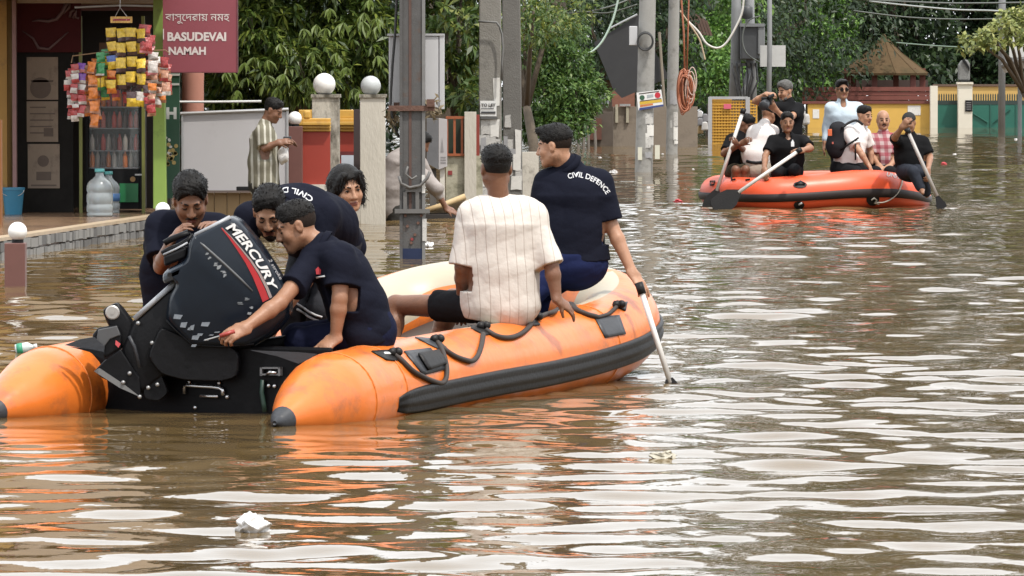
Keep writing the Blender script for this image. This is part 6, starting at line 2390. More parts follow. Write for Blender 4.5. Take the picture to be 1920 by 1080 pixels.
def check_cloth(name, c1, c2, c3, sc):
    m = cloth(name, c1, .85, .05)
    N, L = m.node_tree.nodes, m.node_tree.links
    b = N['Principled BSDF']
    tc = N.new('ShaderNodeTexCoord')
    out = b.inputs['Base Color'].links[0].from_socket
    for d, col in (((1, .3, .0), c2), ((.0, .1, 1), c3)):
        dp = N.new('ShaderNodeVectorMath')
        dp.operation = 'DOT_PRODUCT'
        dp.inputs[1].default_value = tuple(nrm(d) * sc)
        L.new(tc.outputs['Object'], dp.inputs[0])
        fr = N.new('ShaderNodeMath')
        fr.operation = 'FRACT'
        L.new(dp.outputs['Value'], fr.inputs[0])
        gt = N.new('ShaderNodeMath')
        gt.operation = 'GREATER_THAN'
        gt.inputs[1].default_value = .5
        L.new(fr.outputs[0], gt.inputs[0])
        mu = N.new('ShaderNodeMath')
        mu.operation = 'MULTIPLY'
        mu.inputs[1].default_value = .6
        L.new(gt.outputs[0], mu.inputs[0])
        mx = N.new('ShaderNodeMixRGB')
        L.new(mu.outputs[0], mx.inputs[0])
        L.new(out, mx.inputs[1])
        mx.inputs[2].default_value = (*col, 1)
        out = mx.outputs[0]
    L.new(out, b.inputs['Base Color'])
    return m


class HeadFrame:
    def __init__(s, c, f, u, sc=1.0):
        s.c = V3(c)
        s.f = nrm(f)
        u = np.asarray(u, dtype=np.float64)
        s.u = nrm(u - s.f * (u @ s.f))
        s.r = np.cross(s.f, s.u)
        s.s = sc
        s.axes = (s.r, s.f, s.u)

    def p(s, x, y, z):
        return s.c + (s.r * x + s.f * y + s.u * z) * s.s

    def local(s, P):
        q = (P - s.c) / s.s
        return np.stack([q @ s.r, q @ s.f, q @ s.u], 1)


def add_head(vol, H, jaw=1.0, fat=0.0, fine=True):
    s = H.s
    E = lambda x, y, z, rad, k=.012, sub=False: vol.ell(H.p(x, y, z), H.axes, [r * s for r in rad], k * s, sub)
    C = lambda a, b, ra, rb=None, k=.012, sub=False: vol.cap(H.p(*a), H.p(*b), ra * s, (rb if rb is not None else ra) * s, k * s, sub=sub)
    E(0, -.014, .032, (.074, .093, .086))
    E(0, .028, -.03, (.060 + fat * .4, .062, .080), .03)
    for q in (-1, 1):
        C((q * (.054 + fat), .0, -.055), (q * .020, .066, -.094), .020 + fat * .5, .017, .03)
        E(q * .036, .060, -.030, (.026 + fat * .5, .024, .026), .02)
    E(0, .070, -.096, (.020 * jaw, .018, .016), .02)
    if fine:
        C((-.034, .080, .024), (.034, .080, .024), .010, k=.012)
        C((0, .088, .012), (0, .108, -.030), .008, .0125, .012)
        for q in (-1, 1):
            E(q * .0125, .096, -.034, (.0095, .012, .009), .008)
            E(q * .031, .092, .002, (.017, .014, .0105), .012, True)
            E(q * .031, .0725, .001, (.0155, .0125, .0115), .004)
        C((-.018, .089, -.060), (.018, .089, -.060), .0065, k=.006)
        C((-.015, .088, -.071), (.015, .088, -.071), .0075, k=.006)
        C((-.022, .093, -.0655), (.022, .093, -.0655), .0022, k=.003, sub=True)
    else:
        C((0, .085, .012), (0, .107, -.030), .010, .014, .014)
        for q in (-1, 1):
            E(q * .031, .094, .002, (.016, .012, .010), .014, True)
    for q in (-1, 1):
        E(q * .077, -.006, -.006, (.010, .020, .031), .008)
        if fine:
            E(q * .086, -.002, -.002, (.006, .010, .017), .004, True)


def hand(vol, wr, d, nrmv, side, curl=.5, s=1.0, spread=1.0, thumb=.6, k=.006, point=False):
    """wr wrist, d direction of the hand, nrmv out of the back of the hand, side +1/-1: where the thumb is"""
    wr = V3(wr)
    d = nrm(d)
    n = nrm(np.asarray(nrmv, float) - d * (np.asarray(nrmv, float) @ d))
    t = np.cross(d, n) * side
    vol.cap(wr - d * .01 * s, wr + d * .075 * s, .017 * s, .0165 * s, .02, w=t, flat=2.3)
    L = [.078, .086, .080, .062]
    for i in range(4):
        o = (1.5 - i)
        base = wr + d * (.082 + (.006 if i in (1, 2) else 0)) * s + t * o * .0195 * s * spread
        dd = nrm(d + t * o * .05 * spread)
        c = curl * (1 + .12 * i)
        if point and i == 0:
            c = curl * .3
        p = base - dd * .02 * s
        p2 = base
        vol.cap(p, p2, .0098 * s, .0095 * s, k)
        ang = 0
        for j, fr in enumerate((.46, .31, .23)):
            ang += c * (.55, .85, .6)[j]
            v = dd * cos(ang) - n * sin(ang)
            q = p2 + v * L[i] * fr * s
            vol.cap(p2, q, (.0093, .0085, .0076)[j] * s, (.0087, .0078, .0066)[j] * s, .003)
            p2 = q
    b = wr + d * .022 * s + t * .030 * s
    v = nrm(d * .75 + t * .75 * thumb - n * .45)
    q = b + v * .040 * s
    vol.cap(wr + d * .012 * s + t * .012 * s, b, .017 * s, .014 * s, .012)
    vol.cap(b, q, .0125 * s, .0105 * s, .006)
    v2 = nrm(v + d * .35 - n * .25)
    vol.cap(q, q + v2 * .032 * s, .0105 * s, .0082 * s, .004)


def hair_strands(ho, H, m, n, ln, seed, kind):
    """short loose locks standing off the hair, so that its outline is not a smooth cap"""
    if ho is None:
        return
    me = ho.data
    co = np.empty(len(me.vertices) * 3, dtype=np.float32)
    me.vertices.foreach_get('co', co)
    co = co.reshape(-1, 3).astype(float) + np.array(ho.location)
    no = np.empty(len(me.vertices) * 3, dtype=np.float32)
    me.vertices.foreach_get('normal', no)
    no = no.reshape(-1, 3).astype(float)
    g = np.random.default_rng(seed + 100)
    q = g.integers(0, len(co), n)
    P, N_ = co[q], no[q]
    loc = H.local(P)
    keep = (np.linalg.norm(loc - np.array([0, -.015, .035]), axis=1) > .078)
    P, N_ = P[keep], N_[keep]
    n = len(P)
    if kind == 'bob':
        d = -H.u[None, :] * .9 + N_ * .35 + g.normal(size=(n, 3)) * .22
    else:
        d = N_ * .55 + (H.f * .35 + H.u * .1)[None, :] + g.normal(size=(n, 3)) * .45
    d /= np.linalg.norm(d, axis=1)[:, None]
    sd_ = np.cross(d, N_ + g.normal(size=(n, 3)) * .3)
    sd_ /= np.linalg.norm(sd_, axis=1)[:, None] + 1e-6
    L_ = g.uniform(ln[0], ln[1], n)[:, None] * H.s
    wd = .0022 * H.s
    V = np.stack([P - N_ * .002 - sd_ * wd, P - N_ * .002 + sd_ * wd, P + d * L_ * .6 + sd_ * wd * .6, P + d * L_ * .95 - H.u * L_ * .12], 1).reshape(-1, 3)
    o = fast_mesh('hair_strands', V, np.arange(n * 4).reshape(n, 4), m, ho)
    o['kind'] = 'stuff'


def build_person(sp):
    """sp: a dict of joints (world points) and clothes. Returns the body, which carries hair, clothes and eyes as parts."""
    h = sp.get('h', .0062)
    fine = sp.get('fine', True)
    H = HeadFrame(sp['head'], sp['f'], sp.get('u', (0, 0, 1)), sp.get('hs', 1.0))
    J = {k: V3(v) for k, v in sp['j'].items()}
    T = [(V3(c), w_, d_) for c, w_, d_ in sp['torso']]          # from hip to top of chest: centre, half width, half depth
    dn = nrm(T[-2][0] - T[-1][0])
    T[-1] = (T[-1][0] + dn * .022, T[-1][1] * .72, T[-1][2] * .86)
    sh = nrm(J['shB'] - J['shA'])
    pts = [H.c] + list(J.values()) + [t[0] for t in T]
    ext = .23
    lo, hi = np.min(pts, 0) - ext, np.max(pts, 0) + ext
    g = sp.get('girth', 1.0)
    body = Vol(lo, hi, h)
    sw = V3(sp['sw']) if 'sw' in sp else sh

    def torso(vol, e):
        for (c0, w0, d0), (c1, w1, d1) in zip(T, T[1:]):
            d_ = (d0 + d1) / 2
            vol.cap(c0, c1, d0 + e, d1 + e, .03, w=sw, flat=(w0 + w1) / 2 / d_)
        vol.cap(J['neck'] * .35 + J['shA'] * .65, J['neck'] * .35 + J['shB'] * .65, .048 * g + e, .048 * g + e, .06)
        vol.cap(J['shA'] * .75 + T[-1][0] * .25, J['shA'], .060 * g + e, .056 * g + e, .05)
        vol.cap(J['shB'] * .75 + T[-1][0] * .25, J['shB'], .060 * g + e, .056 * g + e, .05)
    torso(body, -.014)
    add_head(body, H, sp.get('jaw', 1.0), sp.get('fat', 0.0), fine)
    nk = .054 * g
    body.cap(J['neck'] - nrm(H.c - J['neck']) * .03, H.p(0, -.022, -.06), nk * 1.08, nk * .96, .03)
    for q in 'AB':
        if 'el' + q not in J:
            continue
        a, b, c = J['sh' + q], J['el' + q], J['wr' + q]
        body.cap(a, a * .5 + b * .5, .047 * g, .045 * g, .02)
        body.cap(a * .5 + b * .5, b, .045 * g, .037 * g, .02)
        mid = b * .72 + c * .28
        body.cap(b, mid, .038 * g, .040 * g, .015)
        body.cap(mid, c, .040 * g, .026 * g, .015)
        hd = sp.get('hand' + q)
        if hd is not None:
            hand(body, c, hd.get('d', c - b), hd['n'], hd.get('side', 1), hd.get('curl', .5), hd.get('s', 1.0), hd.get('spread', 1.0), hd.get('thumb', .6), point=hd.get('point', False))
    for q in 'AB':
        if 'kn' + q in J:
            hp = J['hip' + q]
            body.cap(hp, J['kn' + q], .075 * g, .052 * g, .03)
            if 'an' + q in J:
                k_, an = J['kn' + q], J['an' + q]
                cf = k_ * .7 + an * .3
                body.cap(k_, cf, .052 * g, .055 * g, .02)
                body.cap(cf, an, .055 * g, .034 * g, .02)
                if 'toe' + q in J:
                    body.cap(an, J['toe' + q], .036, .022, .02)
    lip = lambda P: (lambda q: ((np.abs(q[:, 0]) < .023) & (q[:, 1] > .078) & (q[:, 2] < -.056) & (q[:, 2] > -.0775) & ((np.abs(q[:, 0]) / .024) ** 2 + ((q[:, 2] + .0655) / .0125) ** 2 < 1)).astype(int))(H.local(P))
    root = vol_obj('person', body, sp['skin'], None, 1, [sp['skin'], LIP], lip)
    tag(root, sp['label'], 'person', sp.get('group'))

    # ---- shirt
    S_ = sp.get('shirt')
    if S_:
        v = Vol(lo, hi, h)
        torso(v, S_.get('e', .004))
        if S_.get('collar', True):
            nd = nrm(H.p(0, -.02, -.06) - J['neck'])
            v.cap(J['neck'] - nd * .03, J['neck'] + nd * .012, nk * 1.30, nk * 1.20, .02)
        for q in 'AB':
            if 'el' + q not in J:
                continue
            a, b, c = J['sh' + q], J['el' + q], J['wr' + q]
            sl = S_.get('sleeve' + q, S_.get('sleeve', .7))
            sw_ = S_.get('sleeve_r', .062) * g
            end = a + (b - a) * min(sl, 1.0)
            v.cap(a, a + (b - a) * min(sl + .12, 1.12), .059 * g, sw_, .045)
            ax = nrm(b - a)
            if sl <= 1.0:
                v.cut(end, ax, lo=np.minimum(end, b) - .085, hi=np.maximum(end + ax * .1, b) + .085) if False else None
                cut_sleeve(v, a, end, ax, .10)
            else:
                cc = b + (c - b) * (sl - 1)
                v.cap(a, b, .060 * g, .052 * g, .02)
                v.cap(b, cc, .052 * g, .043 * g, .02)
        hem = S_.get('hem')
        if hem:
            v.cut(V3(hem[0]), hem[1])
        if S_.get('folds', True):
            v.ripple(S_.get('amp', .0045), S_.get('freq', 22), sp.get('seed', 1), S_.get('dirs'), ridge=True)
        if S_.get('open'):
            v.ell(J['neck'] + H.f * .06 + np.array([0, 0, -.01]), H.axes, (.035, .05, .06), .01, True)
        so = vol_obj('shirt', v, S_['m'], root, 2)
        if S_.get('polo'):
            ax = nrm(H.p(0, -.02, -.06) - J['neck'])
            cx_ = nrm(np.cross(ax, H.f))
            cy_ = np.cross(cx_, ax)
            vv, ff = [], []
            m_c = 22
            for k_ in range(m_c + 1):
                an = R(70) + 2 * pi * (k_ / m_c) * (320 / 360)      # open at the throat
                dr = -cy_ * cos(an - R(70) - R(160)) + cx_ * sin(an - R(70) - R(160))
                for (rr_c, hh_c) in ((1.12, .020), (1.16, .030), (1.42, .026), (1.62, -.002), (1.54, -.004)):
                    vv.append(J['neck'] + dr * nk * rr_c + ax * hh_c)
            for k_ in range(m_c):
                for q_ in range(4):
                    a_ = k_ * 5 + q_
                    ff.append((a_, a_ + 1, a_ + 6, a_ + 5))
            mesh_obj('collar', vv, ff, S_['m'], so, True)
        sp['shirt_obj'] = so
    # ---- trousers
    P_ = sp.get('trousers')
    if P_:
        v = Vol(lo, hi, h)
        (c0, w0, d0) = T[0]
        (c1, w1, d1) = T[1]
        tp = c0 * .55 + c1 * .45
        v.cap(c0, tp, d0 + .002 - P_.get('tuck', 0), d1 + .001 - P_.get('tuck', 0), .03, w=sw, flat=w0 / d0)
        tk = P_.get('tuck', 0)
        v.ell(c0, (sw, nrm(np.cross(sw, c1 - c0)), nrm(c1 - c0)), (w0 + .004 - tk, d0 + .012 - tk, d0 + .006 - tk), .03)
        for q in 'AB':
            if 'kn' + q not in J:
                continue
            hp, k_ = J['hip' + q], J['kn' + q]
            ln = P_.get('len' + q, P_.get('len', 2))
            if ln <= 1:
                e_ = hp + (k_ - hp) * ln
                v.cap(hp, e_ + (k_ - hp) * .1, .086 * g, .082 * g, .03)
                cut_sleeve(v, hp, e_, nrm(k_ - hp), .13)
            else:
                v.cap(hp, k_, .087 * g, .068 * g, .03)
                if 'an' + q in J:
                    e_ = k_ + (J['an' + q] - k_) * min(ln - 1, .93)
                    v.cap(k_, e_, .068 * g, .058 * g, .02)
        v.ripple(.004, 24, sp.get('seed', 1) + 50, ridge=True)
        vol_obj('trousers', v, P_['m'], root, 1)
    # ---- hair
    hk = sp.get('hair', 'short')
    hm = sp.get('hair_m', HAIR)
    hh = h if not fine else .0045
    s = H.s
    hv = Vol(H.c - .17 * s, H.c + .17 * s, hh)
    if hk in ('short', 'curly', 'crop', 'quiff', 'neat'):
        thick = {'short': .010, 'curly': .017, 'crop': .006, 'quiff': .012, 'neat': .009}[hk]
        low = {'short': -.01, 'curly': -.01, 'crop': -.01, 'quiff': -.01, 'neat': -.02}[hk]
        hv.ell(H.p(0, -.014, .055), H.axes, [(.0745 + thick * .42) * s, (.0945 + thick * .5) * s, (.066 + thick) * s], .01)
        hv.cap(H.p(-.03, .04, .098), H.p(.03, .04, .098), (.016 + thick * .5) * s, (.016 + thick * .5) * s, .025)
        if hk == 'quiff':
            hv.cap(H.p(-.028, .076, .098), H.p(.028, .076, .098), .022 * s, .020 * s, .02)
        if hk == 'curly':
            for q in range(26):
                an = q * 2.4
                ra = sqrt(q / 26.)
                hv.ell(H.p(.068 * ra * cos(an), -.01 + .082 * ra * sin(an), .125 - .055 * ra * ra), H.axes, [.019 * s, .020 * s, .017 * s], .008)
        # the face, the ears and the sides below the hairline stay clear
        hv.cut(H.p(0, .080, .078), H.f * 1.0 - H.u * .60)
        hv.ell(H.p(0, .098, -.01), H.axes, [.060 * s, .080 * s, .082 * s], .010, True)
        hv.cut(H.p(0, 0, low), -H.u - H.f * .42)
        for q in (-1, 1):
            hv.ell(H.p(q * .084, .004, -.018), H.axes, [.020 * s, .030 * s, .036 * s], .008, True)
        hv.ripple(.0045 if hk == 'curly' else .003, 75 if hk == 'curly' else 130, sp.get('seed', 1) + 9, ridge=True, band=.014)
    elif hk == 'bob':
        hv.ell(H.p(0, -.018, .034), H.axes, [.090 * s, .108 * s, .100 * s], .01)
        for q in (-1, 1):
            hv.cap(H.p(q * .072, -.02, .04), H.p(q * .082, -.012, -.075), .034 * s, .026 * s, .02)
            hv.cap(H.p(q * .045, .074, .088), H.p(q * .080, .028, .0), .022 * s, .018 * s, .02)
        hv.ell(H.p(0, -.07, -.05), H.axes, [.075 * s, .05 * s, .06 * s], .03)
        hv.ell(H.p(0, .105, -.022), H.axes, [.066 * s, .075 * s, .096 * s], .01, True)
        hv.ripple(.0035, 90, 5, [H.u, H.u + H.r * .4], ridge=True, band=.015)
    elif hk == 'fringe':       # bald crown
        hv.ell(H.p(0, -.018, .010), H.axes, [.079 * s, .096 * s, .07 * s], .01)
        hv.cut(H.p(0, 0, .03), H.u)
        hv.cut(H.p(0, .0, 0), H.f)
        hv.cut(H.p(0, 0, -.05), -H.u)
    elif hk == 'cap':
        hv.ell(H.p(0, -.012, .040), H.axes, [.084 * s, .102 * s, .088 * s], .01)
        hv.cut(H.p(0, 0, .03), -H.u)
        hv.cap(H.p(-.03, .085, .042), H.p(.03, .085, .042), .03 * s, .03 * s, .01, w=H.f, flat=1.3) if False else None
    if hk == 'cap':
        ob = vol_obj('cap', hv, sp['cap_m'], root, 1)
        mbp = MB()
        n_ = 10
        vv = []
        for k_ in range(n_ + 1):
            a = pi * k_ / n_
            vv.append(Vector(H.p(.062 * cos(a), .07 + .065 * sin(a), .036 - .012 * sin(a))))
        vv2 = [x + Vector(H.u * .006) for x in vv]
        mbp.add(vv + vv2, [tuple(range(n_ + 1)), tuple(range(2 * n_ + 1, n_, -1))] + [(i, n_ + 1 + i, n_ + 2 + i, i + 1) for i in range(n_)])
        mbp.build('cap_peak', sp['cap_m'], ob)
    elif hk != 'bald':
        ho = vol_obj('hair', hv, hm, root, 1)
        if hk != 'fringe':
            hair_strands(ho, H, hm, 900 if fine else 260, (.006, .013) if hk != 'bob' else (.02, .045), sp.get('seed', 1), hk)
        if fine and hk not in ('bob', 'fringe'):
            fv = Vol(H.c - .17 * s, H.c + .17 * s, .004)
            fv.ell(H.p(0, -.014, .032), H.axes, [.0756 * s, .0946 * s, .0875 * s], .01)
            fv.cut(H.p(0, .040, 0), H.f + H.u * .25)
            fv.cut(H.p(0, 0, .07), H.u)
            fv.cut(H.p(0, -.06, -.040), -H.u - H.f * .35)
            for q in (-1, 1):
                fv.ell(H.p(q * .082, .004, -.020), H.axes, [.022 * s, .028 * s, .034 * s], .01, True)
            vol_obj('hair', fv, HAIRF if sp.get('fade') else hm, root, 1)
    # ---- face pieces
    if sp.get('face', True):
        for q in (-1, 1):
            if fine:
                MB().ball((0, 0, 0), 1, 12, 8)
                e = MB()
                e.ball((0, 0, 0), .0125 * s, 14, 8)
                cw = H.p(q * .031, .0718, .002)
                vv = [tuple(np.array(p) + cw) for p in e.v]
                if not sp.get('eyes_down'):
                    eo = mesh_obj('eye', vv, e.f, EYEW, root, True)
                    look = nrm(H.f + np.asarray(sp.get('look', (0, 0, 0))))
                    mbi = MB().ball((0, 0, 0), .0062 * s, 10, 6)
                    ci = cw + look * .0088 * s
                    mesh_obj('iris', [tuple(np.array(p) + ci) for p in mbi.v], mbi.f, EYED, eo, True)
                # lids and lashes
                MB().tube([Vector(H.p(q * .017, .0795, .003)), Vector(H.p(q * .026, .0855, .0075 if not sp.get('eyes_down') else -.003)), Vector(H.p(q * .036, .0845, .0070 if not sp.get('eyes_down') else -.003)), Vector(H.p(q * .044, .0765, .002))],
                          [.0018 * s, .0028 * s, .0028 * s, .0015 * s], 6).build('eyelashes', HAIR, root, True)
            else:
                e = MB().ball((0, 0, 0), 1, 10, 6)
                cw = H.p(q * .031, .083, .0)
                vv = [tuple(cw + (H.r * p[0] * .014 + H.f * p[1] * .009 + H.u * p[2] * .006) * s) for p in e.v]
                mesh_obj('eye', vv, e.f, EYED, root, True)
            MB().tube([Vector(H.p(q * .013, .0895, .022)), Vector(H.p(q * .028, .0885, .027)), Vector(H.p(q * .041, .0745, .026)), Vector(H.p(q * .050, .058, .020))],
                      [.0036 * s, .0046 * s, .0040 * s, .002 * s], 7).build('eyebrow', HAIR, root, True)
        if sp.get('moustache'):
            MB().tube([Vector(H.p(-.029, .082, -.060)), Vector(H.p(-.014, .095, -.049)), Vector(H.p(0, .099, -.0465)), Vector(H.p(.014, .095, -.049)), Vector(H.p(.029, .082, -.060))],
                      [.0025 * s, .0062 * s, .0060 * s, .0062 * s, .0025 * s], 8).build('moustache', HAIR, root, True)
        if sp.get('beard'):
            bv = Vol(H.c - .15 * s, H.c + .15 * s, hh)
            for q in (-1, 1):
                bv.cap(H.p(q * .062, .012, -.035), H.p(q * .040, .05, -.085), .014 * s, .018 * s, .02)
                bv.cap(H.p(q * .040, .05, -.085), H.p(0, .074, -.100), .018 * s, .021 * s, .02)
            bv.ripple(.002, 150, 3, band=.01)
            vol_obj('beard', bv, sp.get('beard_m', HAIRF), root, 1)
    return root, H


def cut_sleeve(v, a, end, ax, rad):
    """cut a sleeve off square at its hem, only near the hem"""
    end = V3(end)
    lo, hi = end - rad * 1.25, end + rad * 1.25
    B = v.block(lo, hi, 0)
    if B is None:
        return
    sl, X, Y, Z = B
    px, py, pz = X - np.float32(end[0]), Y - np.float32(end[1]), Z - np.float32(end[2])
    t = px * np.float32(ax[0]) + py * np.float32(ax[1]) + pz * np.float32(ax[2])
    rr = np.sqrt(np.maximum(px * px + py * py + pz * pz - t * t, 0))
    near_ = (rr < rad) & (t > -.01)
    v.a[sl] = np.where(near_, np.maximum(v.a[sl], t), v.a[sl])


def on_cloth(name, body_text, m, obj, owner, p_of, off=.004, sub=1, **kw):
    """print lettering on a garment: p_of maps letter space (0..1, height) to a photo pixel; the print lies on the cloth"""
    tv, tf = text_verts(body_text, sub=sub, **kw)
    bv = bvh_of(obj)
    x0, x1 = min(a.x for a in tv), max(a.x for a in tv)
    out = []
    last = None
    for a in tv:
        px, py = p_of((a.x - x0) / (x1 - x0), a.y / .7)
        p = hit(px, py, bv, off)
        if p is None:
            p = last or Vector(obj.location)
        last = p
        out.append(p)
    return mesh_obj(name, out, tf, m, obj)
# ------------------------------------------------------------------ the crew of the near boat
CREW = 'people in the near boat'
PRINT = mat('white_print', (0.47, 0.47, 0.48), 0.7, 0.05)
HANG = dict(amp=.004, freq=20)

# man in the white striped shirt, back to the camera
Y = 28.2
stripe_shirt = stripe_cloth('white_striped_shirt', (0.56, 0.515, 0.47), (0.36, 0.30, 0.26), (1, .25, .06), .050, .05, .04)
P5 = dict(label='man in a white striped shirt seated on the near tube, back to the camera', group=CREW, seed=5, skin=SK_DK, hair='neat', f=(-.28, 1, -.03), head=W(930, 316, Y), face=False, h=.006,
          j=dict(neck=W(934, 366, Y), shA=W(886, 404, Y), shB=W(999, 403, Y + .02), elA=W(866, 500, Y - .03), wrA=W(868, 575, Y + .16), elB=W(1034, 498, Y - .04), wrB=W(1044, 560, Y - .06),
                 hipA=W(905, 575, Y + .05), hipB=W(975, 578, Y + .08), knA=W(742, 572, Y + .42), anA=W(728, 690, Y + .30), knB=W(850, 560, Y + .55), anB=W(800, 690, Y + .60)),
          torso=[(W(938, 572, Y), .19, .135), (W(936, 500, Y), .185, .125), (W(938, 420, Y), .20, .125), (W(938, 398, Y), .17, .10)],
          handB=dict(d=(.62, .35, -.48), n=(.2, -.55, .8), side=1, curl=.35), handA=dict(n=(0, -1, .2), side=1, curl=.3),
          shirt=dict(m=stripe_shirt, sleeve=.98, sleeve_r=.070, e=.011, amp=.0065, freq=11, dirs=[(1, .2, .15), (.8, 0, .5), (1, -.2, -.25), (.5, 0, -.9)], hem=(W(930, 604, Y), (-.12, 0, -1)), collar=False),
          trousers=dict(m=BLACKT, lenA=.52, lenB=.6, tuck=.022))
P5r, _ = build_person(P5)

# civil defence man at the bow, looking left over his shoulder
Y = 29.55
P6 = dict(label='man in a dark civil defence polo seated on the bow, looking left over his shoulder', group=CREW, seed=6, skin=SK_LT, hair='quiff', fade=True, f=(-.93, .30, -.14), head=W(1040, 274, Y - .02), eyes_down=True, h=.006, hs=.95,
          j=dict(neck=W(1066, 312, Y), shA=W(1026, 345, Y + .04), shB=W(1124, 345, Y), elA=W(1008, 424, Y + .12), wrA=W(985, 500, Y + .2), elB=W(1147, 424, Y - .02), wrB=W(1186, 512, Y - .10),
                 hipA=W(1050, 500, Y), hipB=W(1100, 490, Y), knA=W(985, 560, Y - .12), anA=W(985, 640, Y - .12), knB=W(1010, 548, Y + .2), anB=W(1000, 640, Y + .25)),
          torso=[(W(1072, 492, Y), .19, .145), (W(1074, 430, Y), .185, .13), (W(1076, 366, Y), .205, .125), (W(1076, 345, Y), .17, .10)],
          handB=dict(d=W(1206, 540, Y - .14) - W(1184, 508, Y - .10), n=(.5, -.6, .5), side=-1, curl=.35), handA=dict(n=(0, -1, 0), curl=.4),
          shirt=dict(m=NAVY, sleeve=.86, sleeve_r=.068, e=.010, amp=.0065, freq=11, polo=True, dirs=[(.6, 0, 1), (-.7, 0, 1), (1, 0, .3)], hem=(W(1072, 488, Y), (.02, 0, -1))),
          trousers=dict(m=BLUET, len=2))
P6r, _ = build_person(P6)
arc = [(1066, 317), (1082, 313), (1100, 318), (1118, 327), (1131, 338), (1139, 350)]


def arc_fn(pts, hgt, flip=1):
    cum = [0]
    for a, b in zip(pts, pts[1:]):
        cum.append(cum[-1] + math.hypot(b[0] - a[0], b[1] - a[1]))

    def fn(t, y):
        s_ = t * cum[-1]
        for i in range(len(cum) - 1):
            if s_ <= cum[i + 1] or i == len(cum) - 2:
                u_ = (s_ - cum[i]) / (cum[i + 1] - cum[i])
                x = pts[i][0] + (pts[i + 1][0] - pts[i][0]) * u_
                yy = pts[i][1] + (pts[i + 1][1] - pts[i][1]) * u_
                dx, dy = pts[i + 1][0] - pts[i][0], pts[i + 1][1] - pts[i][1]
                l_ = math.hypot(dx, dy)
                return x + dy / l_ * y * hgt * flip, yy - dx / l_ * y * hgt * flip
    return fn


on_cloth('lettering', 'CIVIL DEFENCE', PRINT, P6['shirt_obj'], P6r, arc_fn([(1066, 336), (1082, 332), (1100, 336), (1117, 344), (1129, 354), (1136, 365)], 9.5), offset=.02, space=1.05)

# man leaning over the near tube with the screwdriver
Y = 26.66
P3 = dict(label='man in a navy shirt leaning over the near tube and reaching to the motor', group=CREW, seed=3, skin=SK_MID, hair='crop', fade=True, f=(-.92, -.12, -.38), u=(-.3, 0, .95), head=W(556, 424, Y), eyes_down=True, h=.0055, hs=1.03, moustache=False,
          j=dict(neck=W(606, 462, Y), shA=W(586, 492, Y - .04), shB=W(640, 486, Y - .16), elA=W(524, 568, Y - .30), wrA=W(458, 616, Y - .44), elB=W(637, 560, Y - .21), wrB=W(629, 634, Y - .20),
                 hipA=W(680, 622, Y + .10), hipB=W(684, 628, Y - .07), knA=W(556, 632, Y + .20), anA=W(560, 720, Y + .3), knB=W(560, 640, Y + .0), anB=W(566, 730, Y + .1)),
          torso=[(W(684, 622, Y), .165, .145), (W(668, 570, Y), .165, .135), (W(638, 505, Y), .185, .125), (W(622, 486, Y), .16, .10)], sw=(.1, -1, 0),
          handB=dict(d=W(604, 660, Y - .24) - W(629, 640, Y - .20), n=(.1, -.5, .9), side=1, curl=.22, spread=1.1), handA=dict(d=W(424, 630, Y - .50) - W(458, 614, Y - .44), n=(.1, -.75, .6), side=1, curl=.95, thumb=.4),
          shirt=dict(m=NAVY, sleeve=.66, sleeveA=.62, sleeve_r=.074, e=.010, amp=.0065, freq=11, polo=True, dirs=[(.7, 0, 1), (-.7, 0, 1), (.2, 0, 1)], hem=(W(690, 648, Y), (.35, 0, -1))),
          trousers=dict(m=NAVYT, len=2))
P3r, _ = build_person(P3)
# badge on the chest
bvs = bvh_of(P3['shirt_obj'])
q = [hit(x, y, bvs, .004) for x, y in ((591, 505), (597, 500), (603, 506), (602, 514), (592, 514))]
if all(q):
    MB().add(q, [(0, 1, 2, 3, 4)]).build('badge', mat('badge_red', (0.40, 0.03, 0.04), 0.6), P3['shirt_obj'])
q = [hit(x, y, bvs, .004) for x, y in ((591, 519), (610, 516), (611, 519), (592, 522))]
if all(q):
    MB().add(q, [(0, 1, 2, 3)]).build('badge_line', PRINT, P3['shirt_obj'])
sdr = empty('screwdriver', W(412, 632, 26.18), 'thin screwdriver in the hand of the man leaning over the near tube', 'screwdriver')
MB().tube([W(412, 630, 26.16), W(384, 638, 26.16)], .0035, 6).build('shank', M_STEEL, sdr)
MB().tube([W(440, 621, 26.17), W(412, 630, 26.16)], .010, 8).build('handle', mat('tool_red', (0.3, 0.04, 0.03), 0.4), sdr, True)

